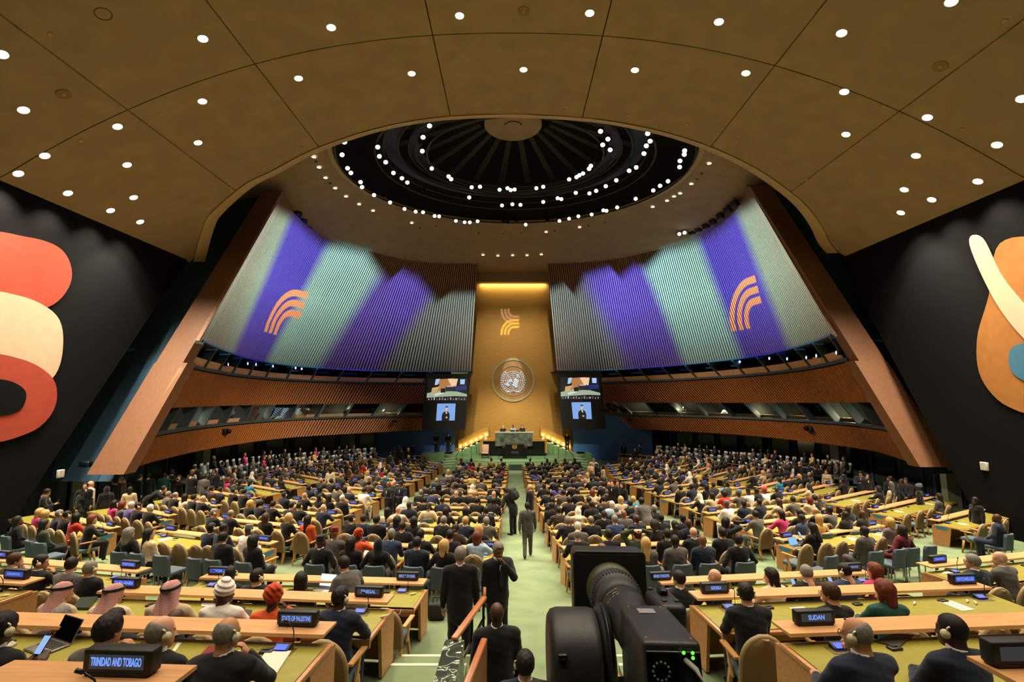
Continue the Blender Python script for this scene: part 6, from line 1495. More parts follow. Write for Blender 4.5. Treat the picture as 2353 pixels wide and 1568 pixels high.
# ---- people on their feet: (picture x, y of the top of the head, height, facing degrees (0 = towards the stage), code, pose, label)
STAND = [
 (1212, 1152, 1.64, 2, 'gs3', 'walk', 'person in grey suit walking away down the empty centre aisle'),
 (1218, 1111, 1.68, 60, 'kb1', 'stand', 'bald person in dark suit standing at the right edge of the centre aisle'),
 (1058, 1251, 1.83, 6, 'ky1', 'stand', 'person with cropped grey hair in black suit, back turned, beside the stair handrail'),
 (1143, 1239, 1.80, 205, 'ky3eT', 'think', 'person in black suit facing us, hand raised to the mouth, in the centre aisle'),
 (1142, 1378, 1.80, 8, 'kb4', 'stand', 'bald person in black suit, back turned, nearest in the centre aisle'),
 (895, 1104, 1.80, 150, 'kb3e', 'text', 'bald person in black suit standing with a phone in the left aisle'),
 (923, 1102, 1.80, 160, 'ns3e', 'text', 'person in dark blue suit with phone beside a bald man, left aisle'),
 (906, 1101, 1.74, 150, 'kf1', 'stand', 'balding person standing behind two people with phones, left aisle'),
 (1357, 1060, 1.76, -60, 'cb1', 'stand', 'bald person in pale grey suit standing in the right aisle'),
 (1370, 1061, 1.68, 150, 'kl3', 'stand', 'person with long black hair and backpack in the right aisle'),
 (1364, 1052, 1.76, 170, 'wy1', 'stand', 'white haired person standing at the stage end of the right aisle'),
 (1386, 1064, 1.66, 90, 'cXF2', 'stand', 'person in pale clothes and black headscarf standing in the right aisle'),
 (1391, 1095, 1.45, 190, 'kX3', 'shoot', 'crouching photographer at the foot of the right aisle'),
 (1664, 1178, 1.66, -75, 'kl2', 'shoot', 'photographer in black aiming a camera sideways in the mid-right aisle'),
 (760, 1071, 1.66, 10, 'cl2', 'stand', 'person in cream jacket standing with back turned among the left desks'),
 (832, 1056, 1.70, -30, 'rl1', 'text', 'person in red top standing far back among the left desks'),
 (1303, 995, 1.78, 180, 'kb1e', 'clasp', 'person in black suit with clasped hands on the stage, right of the dais'),
 (1003, 995, 1.75, 175, 'ks2e', 'clasp', 'person in dark suit before the blue wall, outermost left of the stage'),
 (1030, 995, 1.80, 180, 'ks1e', 'stand', 'person in black suit at the edge of the gold wall, left'),
 (45, 1121, 1.75, -60, 'ks2e', 'text', 'person in black holding out a phone against the dark left wall'),
 (150, 1113, 1.66, -120, 'eR1', 'stand', 'person with long brown hair in olive blouse under the left mural'),
 (178, 1107, 1.76, -150, 'ks1sT', 'stand', 'person with glasses and red tie in the queue under the left fin'),
 (187, 1093, 1.80, 170, 'gy1sT', 'stand', 'grey haired person with glasses at the back of the left queue'),
 (205, 1103, 1.80, -20, 'cb1', 'stand', 'bald person in pale grey suit, back turned, in the left queue'),
 (226, 1095, 1.76, -40, 'gs1', 'stand', 'person in grey suit behind the pale suit in the left queue'),
 (157, 1098, 1.74, 100, 'ks1', 'stand', 'dark haired person in profile in the left queue'),
 (247, 1110, 1.72, 60, 'kX3', 'stand', 'person in black headscarf in the left queue'),
 (270, 1094, 1.76, 20, 'ks2', 'stand', 'person in black suit at the lower tip of the left fin'),
 (292, 1088, 1.78, -30, 'ns1', 'stand', 'person in navy suit with white collar under the left fin'),
 (300, 1112, 1.66, 30, 'cl1', 'stand', 'person in cream jacket with long dark hair in the left queue'),
 (325, 1086, 1.64, -60, 'ol2', 'stand', 'person in orange dress under the left balcony'),
 (326, 1068, 1.82, 10, 'kB1', 'stand', 'tall person in dark suit beside the pale left column'),
 (341, 1086, 1.76, 40, 'ks2', 'stand', 'person in black suit in front of the orange dress'),
 (357, 1074, 1.70, 180, 'wO1', 'stand', 'person with long blond hair before the pale left column'),
 (358, 1122, 1.78, -80, 'ks1', 'lean', 'person in black suit bending over the outer left desks'),
 (378, 1085, 1.70, 20, 'hB4', 'stand', 'person in green dress in the crowd under the left balcony'),
 (395, 1078, 1.78, -20, 'ks4', 'stand', 'person in black in the densest part of the left queue'),
 (413, 1086, 1.72, 200, 'kR1', 'shoot', 'person with brown hair raising a phone in the left queue'),
 (440, 1084, 1.78, 0, 'ks2', 'text', 'person in black suit with papers by the left gallery'),
 (493, 1076, 1.82, 190, 'ks3T', 'stand', 'person in black suit and pale tie standing before the left gallery'),
 (470, 1088, 1.70, 0, 'gs3', 'stand', 'person in grey standing by the left gallery rail'),
 (1949, 1055, 1.80, 190, 'gy1T', 'clasp', 'person in grey suit with clasped hands facing us by the right gallery'),
 (1977, 1059, 1.80, -20, 'kb1', 'stand', 'bald person in black suit in the right queue'),
 (1990, 1062, 1.78, 10, 'ks4', 'stand', 'person in black beside a bald man in the right queue'),
 (2010, 1066, 1.76, 30, 'ks2', 'stand', 'person in black suit left of the pale right column'),
 (2028, 1062, 1.76, 20, 'nB4', 'stand', 'person in navy suit left of the pale right column'),
 (2040, 1061, 1.85, -10, 'nB4', 'stand', 'tall person in navy suit before the pale right column'),
 (2062, 1066, 1.78, 20, 'kB4', 'text', 'person in black suit reading in the right queue'),
 (2078, 1063, 1.66, 100, 'wl3', 'stand', 'person in white top in profile in the right queue'),
 (2101, 1066, 1.78, 120, 'kB4T', 'text', 'person in black suit with blue folder under the right fin'),
 (2130, 1078, 1.70, 60, 'kc4', 'stand', 'person in black with curly hair at the tip of the right fin'),
 (2155, 1098, 1.70, 90, 'nB4', 'stand', 'person in dark top with badge right of the right fin'),
 (2178, 1080, 1.78, 140, 'ns2', 'text', 'dark haired person on the phone under the right wall sign'),
 (2190, 1092, 1.74, 60, 'gB3', 'stand', 'person in grey shirt leaning in the right queue'),
 (2222, 1096, 1.76, 130, 'ks3T', 'clasp', 'person in dark suit and tie under the right mural'),
 (2230, 1074, 1.66, 120, 'cR1', 'stand', 'person in tan top with long hair below the small right wall box'),
 (2212, 1086, 1.70, 170, 'ks2e', 'stand', 'person whose lit face looks out of the right queue'),
 (2270, 1106, 1.66, 40, 'kD4', 'stand', 'person with patterned dark headwrap against the right wall'),
 (2240, 1135, 1.66, 90, 'kl4', 'stand', 'person in black seen from behind under the right mural'),
 (2140, 1092, 1.74, -20, 'kB4', 'stand', 'person in black behind the outer right desks'),
]
for px, py, hgt, fac, code, pose, lab in STAND:
    stage_y = None
    if pose in ('clasp', 'stand') and py < 1000:
        d = ray(px, py); Yc = {1303: 46.2, 1003: 46.2, 1030: 46.2}[px]; t = Yc / d.y; X, Y, z = d.x * t, Yc, SZ
        hgt = d.z * t - SZ
    else:
        hh = hgt * (.78 if pose == 'lean' else 1.0); X, Y = on_floor(px, py, hh); z = Fr(X, Y)
    X = max(-16.6, min(16.6, X))
    k = hgt / 1.77; mw = TR(X, Y, z + CZ, math.radians(fac)) @ Matrix.Diagonal((k, k, k, 1))
    want(mw, code, pose, lab, big=Y < 13)
# special figures
X, Y = on_floor(1172, 1136, 1.42); want(TR(X + .12, Y - .1, Fr(X, Y) + CZ, math.radians(55)), 'ks1', 'stoop', 'person in black with a backpack bending towards the left desks from the centre aisle', yaw=0.0)
BACKPACK = TR(X + .12, Y - .1, Fr(X, Y) + CZ, math.radians(55))
R = ROW['G', 3]; x = seat_at(R, -1.0, 838); mw = R['mw'] @ TR(x, -1.25, 0, math.radians(60)); mw.translation.z = -4.11 + CZ
want(mw @ Matrix.Diagonal((.97, .97, .97, 1)), 'gs1', 'stoop', 'person in dark grey suit bending over a lit laptop at the REPUBLIC OF KOREA desk', big=True)
X, Y = on_floor(1388, 1231, 1.86); want(TR(X, Y, Fr(X, Y) + CZ, math.radians(35)), 'gb3', 'text', 'bald person in grey suit standing behind the television camera with a lit phone', big=True)
X, Y = on_floor(1489, 1163, 1.45); want(TR(X, Y, Fr(X, Y) + CZ, math.radians(20)), 'gs3', 'stoop', 'person in grey suit bending over the third nearest right-centre desk')
want(TR(.125, 4.85, CZ - 4.11, 0), 'nsL1', 'stand', 'person with dark hair rising from the stairs beside the television camera', big=True)
# people on the dais
for px, py, code, lab in ((1156, 980, 'kw1', 'white haired person seated at the left of the green marble desk'), (1179, 979, 'aM3', 'person with maroon cap and pale blue robe at the centre of the green marble desk'), (1200, 979, 'ks1T', 'person in dark suit seated at the right of the green marble desk')):
    d = ray(px, py); Y = 44.75; t = Y / d.y; want(TR(d.x * t, Y, d.z * t + CZ - 1.31, math.pi), code, 'lap', lab)
for i, (px, py, code, fac) in enumerate([(905, 1026, 'kl2', 30), (917, 1022, 'kR2', 60), (930, 1021, 'km1', -40), (922, 1030, 'ks2', 20), (949, 1020, 'ksT1', -30), (938, 1028, 'ko1', 0), (897, 1040, 'kB4', 50), (1405, 1010, 'ks1', 150), (1415, 1012, 'ks2', 180), (1428, 1013, 'kl1', 120), (1455, 1015, 'ks1', 100), (1459, 1028, 'kl2', 170), (1422, 1016, 'kc3', 200)]):
    d = ray(px, py); side = 'left' if px < 1177 else 'right'
    X, Y = on_floor(px, py, 1.72); Y = min(Y, 45.2); want(TR(X, Y, Fr(X, Y) + CZ, math.radians(fac)), code, 'stand', 'person with %s standing before the %s blue wall, %s of the group' % (HSTY[code[1]][2], side, ORD[i if i < 7 else i - 7]))
# the side galleries: grey chairs with white covers, three curved tiers of onlookers
for side, S in SIDES.items():
    tier = 0
    for inset, zt, s0, s1, n in ((1.0, .55, .30, .86, 26), (2.2, .30, .26, .84, 26), (3.4, .05, .24, .80, 24)):
        for k in range(n):
            s = s0 + (s1 - s0) * (k + .5) / n; p = wpt(S, s, 0); nn = wnorm(S, s, 0); p = p + nn * (inset - 1.2)
            z = Fr(p.x, p.y) + CZ + zt; rz = math.atan2(-nn.x, nn.y) * .72
            mw = TR(p.x, p.y, z, rz)
            want_chair('gallery_chair', mw, 'grey chair with white headrest cover, %s from fin, %s gallery, %s tier' % (ordn(k + 1), side, ('back', 'middle', 'front')[tier]), 'grey gallery chairs, %s side' % side)
            if RNG.random() < .62:
                code = FILL[int(RNG.integers(len(FILL)))]
                want(mw @ TR(0, .02, 0), code, 'lap', 'person in %s, %s, %s seat from fin, %s gallery, %s tier' % (*words(code), ordn(k + 1), side, ('back', 'middle', 'front')[tier]), yaw=[0, 0, .5, -.5][k % 4] * 1.0)
        b = MB(); P_ = []
        for i in range(41):
            s = s0 - .02 + (s1 - s0 + .04) * i / 40; p = wpt(S, s, 0); nn = wnorm(S, s, 0); a = p + nn * (inset - 1.2 - .75); c = p + nn * (inset - 1.2 + .45); z = Fr(p.x, p.y) + CZ + zt
            P_.append([(c.x, c.y, z - 1.2), (c.x, c.y, z), (a.x, a.y, z), (a.x, a.y, z - 1.2)])
        b.grid(P_, smooth=False); struct('floor_tier_%s_%d' % (side, tier + 1), b, carpet); tier += 1
    # wooden parapet in front of the tiers
    b = MB(); P_ = []; s0, s1 = .24, .97
    for i in range(41):
        s = s0 + (s1 - s0) * i / 40; p = wpt(S, s, 0) + wnorm(S, s, 0) * 3.1; z = Fr(p.x, p.y) + CZ
        n = wnorm(S, s, 0); q = p - n * .08; P_.append([(p.x, p.y, z - .2), (p.x, p.y, z + .62), (q.x, q.y, z + .62), (q.x, q.y, z - .2)])
    b.grid(P_, smooth=False); struct('trim_%d' % (5 if side == 'left' else 6), b, M('parapet_wood', '#8a4f2a', .5, noise=(4, .15)))
    r = MB(); r.tube([(p[1][0], p[1][1], p[1][2] + .28) for p in P_], .03, 6)
    for p in P_[::4]: r.tube([p[1], (p[1][0], p[1][1], p[1][2] + .28)], .015, 5)
    o = obj('gallery_rail', r, M('rail_wood', '#9a5b2f', .4)); tag(o, 'slim wooden handrail along the %s gallery parapet' % side, 'handrail')

for side, S in SIDES.items():
    for k, (s, code) in enumerate(((.30, 'wl2'), (.46, 'ks1'), (.62, 'wf1'), (.74, 'kl1'))):
        p = wpt(S, s, .231) - wnorm(S, s, .3) * 1.15; nn = wnorm(S, s, .3); want(TR(p.x, p.y, p.z - .45, math.atan2(-nn.x, nn.y)), code, 'desk', 'interpreter in %s behind glass in the lower %s booths, %s from the fin' % (words(code)[0], side, ORD[k]))
        PEOPLE[-1]['d'] *= .5
# ---- build: the 300 nearest singly, the rest as one crowd
PEOPLE.sort(key=lambda p: p['d'] * (.5 if POSES[p['pose']].get('st') or 'green marble desk' in p['label'] else 1)); CHAIRS.sort(key=lambda c: c[0])
seen = {}
for p in PEOPLE[:300]:
    k = p['label']; seen[k] = seen.get(k, 0) + 1
    if seen[k] > 1: p['label'] = k + ', further back'
    build_person(p, 'hi' if p['d'] < 8.2 else 'mid' if p['d'] < 17 or POSES[p['pose']].get('st') else 'lo')
def merge(items, name, label, cat, grp):
    """everything past the first 300 of a kind as one mesh with per-corner colours"""
    VS, FS, CS = [], [], []; o = 0
    for me, mw, col in items:
        k = me.name
        if k not in _mc:
            v = np.empty(len(me.vertices) * 3, np.float32); me.vertices.foreach_get('co', v); f = np.array([tuple(p.vertices) if len(p.vertices) == 4 else tuple(p.vertices)[:3] + (p.vertices[2],) if len(p.vertices) == 3 else tuple(p.vertices)[:4] for p in me.polygons], np.int32); _mc[k] = (v.reshape(-1, 3), f)
        v, f = _mc[k]; A = np.array(mw); VS.append(v @ A[:3, :3].T + A[:3, 3]); FS.append(f + o); CS.append(np.tile(np.array(col, np.float32), (len(v), 1))); o += len(v)
    vs, fs, cs = np.concatenate(VS), np.concatenate(FS), np.concatenate(CS)
    me = bpy.data.meshes.new(name); me.vertices.add(len(vs)); me.vertices.foreach_set('co', vs.astype(np.float32).ravel()); me.loops.add(fs.size); me.loops.foreach_set('vertex_index', fs.ravel())
    me.polygons.add(len(fs)); me.polygons.foreach_set('loop_start', np.arange(0, fs.size, 4, dtype=np.int32)); me.polygons.foreach_set('loop_total', np.full(len(fs), 4, np.int32)); me.polygons.foreach_set('use_smooth', np.ones(len(fs), bool))
    ca = me.color_attributes.new('tint', 'FLOAT_COLOR', 'POINT'); ca.data.foreach_set('color', cs.ravel()); me.update(); me.validate()
    m = bpy.data.materials.new(name + '_tint'); m.use_nodes = True; at = m.node_tree.nodes.new('ShaderNodeVertexColor'); at.layer_name = 'tint'; m.node_tree.links.new(at.outputs[0], m.node_tree.nodes['Principled BSDF'].inputs['Base Color']); m.node_tree.nodes['Principled BSDF'].inputs['Roughness'].default_value = .75
    me.materials.append(m); ob = link(name, me); tag(ob, label, cat, grp, 'stuff'); return ob
items = []
for p in PEOPLE[300:]:
    c, h, s = p['code'][:3]; fem = h in FEMH; yaw = p['yaw'] if p['pose'] == 'lap' else 0.0
    if ('dec', p['pose'], yaw, fem) not in TPL:
        T = template(p['pose'], yaw, fem, 'lo'); J = T['J']
        h3 = surfnet(lambda P: head_sdf(P, fem), (-.12, -.15, -.16), (.12, .16, .17), .036); q = np_mesh('far_head', [(h3[0] @ J['hR'].T + J['hc'], h3[1])], skin_m)
        lo, hi = bounds([J[k] for k in ('hip', 'chest', 'nb', 'SR', 'SL', 'ER', 'EL', 'WR', 'WL')], .24); jk = np_mesh('far_jacket', [surfnet(lambda P: jacket_sdf(P, J), lo, hi, .075)], cloth_m)
        lo, hi = bounds([J[k] for k in ('hip', 'HR', 'HL', 'KR', 'KL', 'AR', 'AL')], .27); lg = np_mesh('far_legs', [surfnet(lambda P: trouser_sdf(P, J), lo, hi, .09)], cloth_m); TPL['dec', p['pose'], yaw, fem] = (J, q, jk, lg)
    J, q, jk, lg = TPL['dec', p['pose'], yaw, fem]; mw = p['mw']; cc = colr(CLOTH[c][0]); items += [(q, mw, colr(SKIN[s])), (jk, mw, cc), (lg, mw, cc if c in 'kngub' else colr('#17171a'))]
    st, hc, _ = HSTY[h]
    if st:
        kk = ('far', st)
        if kk not in HAIR:
            lo, hi = HB.get(st, ((-.13, -.2, -.14), (.13, .13, .2))); HAIR[kk] = np_mesh('far_hair', [surfnet(hair_fn(st), lo, hi, .042)], hair_m)
        H4 = Matrix(np.vstack([np.hstack([J['hR'], J['hc'][:, None]]), [0, 0, 0, 1]])); items.append((HAIR[kk], mw @ H4, colr(HAIRC.get(hc, hc) if hc else '#b88')))
if items: merge(items, 'crowd', 'distant seated audience beyond the nearer rows and in the side galleries', 'crowd', 'far audience')
cnt = {'delegate_chair': 0, 'side_chair': 0, 'gallery_chair': 0}; far = []; seen = {}; tot = 0
for d, kind, mw, lab, grp in CHAIRS:
    cnt[kind] += 1; tot += 1
    if tot <= 300:
        seen[lab] = seen.get(lab, 0) + 1
        if seen[lab] > 1 and kind != 'gallery_chair': lab = lab + ', further along'
        if d < 17 or (kind == 'side_chair'):
            parts = {'delegate_chair': CHAIR_PARTS, 'side_chair': SIDE_PARTS, 'gallery_chair': GAL_PARTS}[kind]; o = empty(kind, lab, 'chair', grp, mw=mw)
            for nm, me in parts: link(nm, me, o)
        else:
            o = link(kind, {'delegate_chair': CHAIR_ONE, 'side_chair': SIDE_ONE, 'gallery_chair': GAL_ONE}[kind]); o.matrix_world = mw; tag(o, lab, 'chair', grp)
    else: far.append((kind, mw))
if far:
    it = []
    for kind, mw in far:
        for nm, me in {'delegate_chair': CHAIR_PARTS, 'side_chair': SIDE_PARTS, 'gallery_chair': GAL_PARTS}[kind]:
            if nm in ('leg', 'armrest'): continue
            it.append((me, mw, colr({'seat': '#4c5f6a', 'backrest': '#71593a', 'back_edge': '#97825a', 'headrest_cover': '#d7d8d6'}[nm] if kind == 'delegate_chair' or nm == 'headrest_cover' else '#6b7276')))
    merge(it, 'distant_chairs', 'distant rows of beige and grey chairs among the far audience', 'chair', 'far chairs')
# ================================================================== THINGS ON AND AROUND THE DESKS
def floor_Z(blk, ri): return FLZ[blk, ri] + DT + .001
def flat(name, pix, Zr, th, mat, lab, cat, parts=()):
    P_ = [atZ(x, y, Zr) for x, y in pix]; b = MB(); n = len(P_); up = Vector((0, 0, th))
    b.add(P_ + [p + up for p in P_], [tuple(range(n)), tuple(range(2 * n - 1, n - 1, -1))] + [(k, (k + 1) % n, n + (k + 1) % n, n + k)[::-1] for k in range(n)])
    me = b.mesh(name, mat); bm = bmesh.new(); bm.from_mesh(me); bmesh.ops.recalc_face_normals(bm, faces=bm.faces[:]); bm.to_mesh(me); bm.free(); o = link(name, me); tag(o, lab, cat); return o
paper = M('white_paper', '#d8d4c4', .8); alu = M('laptop_aluminium', '#8d8c8a', .35, .6); key_m = M('laptop_keys', '#1b1a19', .5)
def laptop(p, rz, lab, glow=None, tilt=20):
    o = empty('laptop', lab, 'laptop', 'laptops on the desks', mw=Matrix.Translation(p) @ Matrix.Rotation(rz, 4, 'Z'))
    b = MB(); b.bbox((0, 0, .009), (.31, .22, .016), .006); obj('base', b, alu, o)
    for r in range(5):
        for k in range(12):
            pass
    b = MB()
    for r in range(5):
        for k in range(12): b.box((-.125 + k * .0227, .075 - r * .022, .018), (.018, .017, .003))
    kb = obj('keyboard', b, key_m, o); b = MB(); b.box((0, -.068, .0175), (.1, .06, .001)); obj('trackpad', b, alu, o)
    R = Matrix.Translation((0, .11, .012)) @ Matrix.Rotation(math.radians(-tilt), 4, 'X')
    b = MB(); b.bbox((0, .004, .105), (.31, .008, .21), .004); lid = obj('lid', b, alu, o, R)
    b = MB(); b.box((0, -.0015, .107), (.295, .002, .19)); obj('laptop_screen', b, glow or M('screen_off', '#08080a', .12), lid)
    return o
laptop(atZ(108, 1490, floor_Z('G', 1)), math.radians(-22), 'open grey laptop with black screen on the STATE OF PALESTINE desk', tilt=24)
lit_white = emit('laptop_glow_white', '#dff0f5', 1.3); lit_blue = emit('laptop_glow_blue', '#8cc3ea', 1.0)
laptop(atZ(742, 1356, floor_Z('G', 3)) , math.radians(-12), 'open laptop with bright white screen on the REPUBLIC OF KOREA desk', lit_white, 20)
for x, y, lab, g in ((1815, 1246, 'open laptop with lit document at the near corner of the mid-right desks', lit_blue), (1322, 1199, 'laptop with blue screen beside the pale headscarf, third right-centre row', lit_blue), (1315, 1153, 'laptop with light blue screen, fourth right-centre row', lit_blue), (1313, 1080, 'small laptop with lit screen near the stage, right-centre desks', lit_blue),
                     (1776, 1172, 'laptop with bright blue screen, third mid-right row', lit_blue), (1714, 1148, 'laptop with pale screen by the patterned headwrap, mid-right desks', lit_white), (1651, 1131, 'laptop with pale blue screen, fifth mid-right row', lit_blue), (353, 1173, 'laptop with pale blue screen on the outer left desks', lit_blue), (176, 1204, 'laptop with dark blue screen on the nearest outer left desk', emit('laptop_glow_dim', '#1c4a70', .7)), (968, 1161, 'laptop with white screen on the fourth left-centre row', lit_white)):
    d = ray(x, y); last = None
    p = shelf_pt(x, y); d = ray(x, y); t0 = p.y
    for i in range(400):
        Y = 5 + i * .1; t = Y / d.y; z = d.z * t; X = d.x * t
        if z <= Fr(X, Y) + DT + .002: break
    best = min(((blk, ri) for (blk, ri) in ROW if (blk, ri) not in FLZ), key=lambda k: ((ROW[k]['mw'] @ Vector((0, -.4, 0))) - Vector((X, Y, 0))).xy.length if True else 0)
    R = ROW[best]; q = R['mw'].inverted() @ Vector((X, Y, 0)); q = R['mw'] @ Vector((max(-R['L'] / 2 + .25, min(R['L'] / 2 - .25, q.x)), -.42, DT + .002))
    laptop(q, R['rz'], lab, g, 18)
folder = flat('document_folder', [(424, 1545), (480, 1489), (527, 1490), (478, 1548)], floor_Z('G', 1), .018, M('folder_red', '#7a1f22', .35), 'closed dark red leather folder on the STATE OF PALESTINE desk', 'folder')
bk = flat('booklet', [(582, 1550), (611, 1498), (669, 1499), (634, 1553)], floor_Z('G', 1), .012, paper, 'white open booklet on the near end of the STATE OF PALESTINE desk', 'booklet')
flat('phone', [(298, 1499), (330, 1473), (341, 1475), (312, 1500)], floor_Z('G', 1), .008, M('phone_gold', '#8a6d2c', .2, .6), 'flat gold phone between two heads on the STATE OF PALESTINE desk', 'phone')
flat('paper_sheet', [(396, 1495), (408, 1477), (418, 1478), (402, 1498)], floor_Z('G', 1), .002, paper, 'white sheet behind the balding white head, STATE OF PALESTINE desk', 'paper')
flat('plastic_pouch', [(0, 1495), (28, 1478), (40, 1482), (8, 1500)], floor_Z('G', 1), .02, M('pouch', '#b8aa98', .3), 'clear pouch with passes at the left edge of the nearest desk', 'pouch')
flat('paper_sheet', [(462, 1394), (466, 1380), (495, 1381), (490, 1396)], floor_Z('G', 2), .003, paper, 'white paper before the third checked headdress, SAUDI ARABIA desk', 'paper')
flat('document_folder', [(165, 1402), (185, 1378), (225, 1376), (205, 1402)], floor_Z('G', 2), .03, M('folder_green', '#13241a', .35), 'dark green folder lying between two checked headdresses', 'folder')
flat('tablet', [(550, 1416), (555, 1402), (580, 1404), (574, 1418)], floor_Z('G', 2), .01, black_m, 'black tablet right of the white turban on the long desk', 'tablet')
flat('paper_sheet', [(2165, 1319), (2172, 1306), (2205, 1308), (2200, 1320)], floor_Z('L', 0), .004, paper, 'white papers in front of the grey haired reader, front far-right desk', 'paper')
flat('notebook', [(2010, 1476), (2060, 1458), (2100, 1462), (2065, 1490)], floor_Z('H', 1), .012, M('mesh_laptop', '#4b4438', .4, .3), 'dark textured tablet case between the two listeners at the SUDAN desk', 'tablet')
for blk, ri, n in (('A', 0, 3), ('A', 1, 3), ('A', 2, 2), ('A', 3, 3), ('B', 0, 3), ('B', 1, 3), ('B', 2, 3), ('C', 0, 2), ('C', 1, 3), ('C', 2, 3), ('D', 0, 3), ('D', 1, 2), ('D', 2, 3), ('E', 0, 2), ('E', 1, 2), ('F', 0, 2), ('F', 1, 2), ('F', 2, 2), ('H', 2, 2), ('H', 3, 2)):
    R = ROW[blk, ri]
    for k in range(n):
        x = -R['L'] / 2 + R['L'] * (k + RNG.uniform(.3, .7)) / n; m4 = R['mw'] @ TR(x, -.42 + RNG.uniform(-.08, .08), DT + .002, RNG.normal(0, .4)); b = MB(); b.box((0, 0, .002), (.21, .297, .004)); o = obj('paper_sheet', b, paper); o.matrix_world = m4
        tag(o, 'white paper sheet, %s from left, %s row, %s' % (ORD[k], NEAR[ri], BLOCK[blk]), 'paper', 'papers on the desks')
        b = MB()
        for q in range(7): b.box((-.01, .1 - q * .03, .0045), (.14 if q % 3 else .1, .006, .0008))
        obj('printed_lines', b, M('print_grey', '#7d7a70', .8), o)
        m4 = R['mw'] @ TR(x + .33, -.36, DT + .001, RNG.uniform(-1, 1)); o = link('earpiece', ear_me); o.matrix_world = m4; tag(o, 'cream earpiece on the desk, %s from left, %s row, %s' % (ORD[k], NEAR[ri], BLOCK[blk]), 'earpiece', 'earpieces on the desks')
for (blk, ri), xs_ in {('G', 1): (545,), ('G', 2): (885,), ('G', 3): (950,), ('H', 2): (1735, 2095, 2215), ('K', 0): (20,)}.items():
    R = ROW[blk, ri]
    for k, px in enumerate(xs_):
        x = seat_at(R, -.4, px); m4 = R['mw'] @ TR(x, -.30, DT + .001, .6); o = link('earpiece', ear_me); o.matrix_world = m4; tag(o, 'cream earpiece with thin cord on the desk, %s from left, %s row, %s' % (ORD[k], NEAR[ri], BLOCK[blk]), 'earpiece', 'earpieces on the desks')
        b = MB(); b.tube([(.05, .01, .012), (.12, .08, .004), (.2, -.02, .004), (.26, .1, .004)], .0022, 5); obj('earpiece_cord', b, cream_ear, o)
R = ROW['E', 0]
for px, h_, r_, c_, lab in ((218, .2, .032, '#cfc7a6', 'pale cream cup on the nearest outer left desk'), (227, .26, .03, '#dcdcd8', 'white steel bottle with black lid on the nearest outer left desk')):
    x = seat_at(R, -.3, px); m4 = R['mw'] @ TR(x, -.3, DT + .002); b = MB(); b.lathe([(0, 0), (r_, 0), (r_, h_ * .8), (r_ * .8, h_ * .86), (0, h_ * .86)], 16); o = obj('bottle', b, M('bottle' + c_, c_, .35)); o.matrix_world = m4; tag(o, lab, 'bottle')
    b = MB(); b.lathe([(r_ * .7, h_ * .84), (r_ * .7, h_), (0, h_)], 12); obj('bottle_lid', b, black_m, o)

# ---- backpack and press cameras
b = MB(); b.bbox((0, 0, 0), (.34, .22, .46), .08); pk = obj('backpack', b, M('nylon_black', '#17181b', .7)); J = joints('stoop', 0.0, False)
c_ = (J['chest'] + J['nb']) / 2 - J['fw'] * .27; pk.matrix_world = BACKPACK @ Matrix.Translation(Vector(c_)) @ Matrix.Rotation(-.42, 4, 'X'); tag(pk, 'black backpack on the person bending in the centre aisle', 'backpack')
b = MB(); b.bbox((0, -.13, -.06), (.26, .07, .24), .03); obj('pocket', b, M('nylon_black', '#17181b', .7), pk)
for sx in (-1, 1): b = MB(); b.tube([(sx * .11, .1, .2), (sx * .13, .19, .16), (sx * .13, .2, -.02), (sx * .12, .1, -.18)], .018, 6); obj('shoulder_strap', b, M('nylon_black', '#17181b', .7), pk)
for p in [q for q in PEOPLE if q['pose'] == 'shoot']:
    J = joints('shoot', 0, HSTY[p['code'][1]] and p['code'][1] in FEMH); b = MB(); c_ = Vector((J['WR'] + J['WL']) / 2) + Vector((0, .1, .05))
    b.bbox((0, 0, 0), (.14, .08, .11), .015); o = obj('press_camera', b, black_m); o.matrix_world = p['mw'] @ Matrix.Translation(c_)
    tag(o, ' '.join(('camera raised by the ' + p['label']).split()[:15]), 'camera', 'press cameras')
    b = MB(); b.lathe([(.035, .03), (.04, .06), (.04, .14), (.05, .16), (.05, .30), (.045, .30), (0, .28)], 16, Matrix.Rotation(-math.pi / 2, 4, 'X')); obj('lens', b, black_met, o)
# ---- small fittings on the walls
for lab, px, py, x in (('small white box on the dark left wall below the mural', 139, 1089, -17.45), ('small white box on the dark right wall beside the fin', 2262, 1072, 17.45)):
    d = ray(px, py); t = x / d.x; p = Vector((x, d.y * t, d.z * t + CZ)); b = MB(); b.bbox(p, (.1, .26, .3), .02); o = obj('wall_box', b, M('box_white', '#d9d6cf', .5)); tag(o, lab, 'wall box')
    b = MB(); b.box(p + Vector((-.055 if x > 0 else .055, 0, 0)), (.004, .2, .24)); obj('wall_box_face', b, M('box_face', '#c9c6be', .5), o)
for lab, q, x in (('pale green lit sign panel under the left fin', (177, 1083, 205, 1096), -17.6), ('pale green sign panel under the right fin', (2180, 1068, 2212, 1082), 17.6)):
    d = ray((q[0] + q[2]) / 2, (q[1] + q[3]) / 2); Y = 21.6; p = atY((q[0] + q[2]) / 2, (q[1] + q[3]) / 2, Y); b = MB(); b.bbox(p, ((q[2] - q[0]) / 1100 * Y, .06, (q[3] - q[1]) / 1100 * Y), .01); o = obj('wall_sign', b, M('sign_green_pale', '#8c9a83', .6)); tag(o, lab, 'sign')
    b = MB(); b.box(p + Vector((0, -.035, 0)), ((q[2] - q[0]) / 1300 * Y, .006, (q[3] - q[1]) / 1500 * Y)); obj('sign_face', b, M('sign_face_pale', '#a7b59c', .5), o)
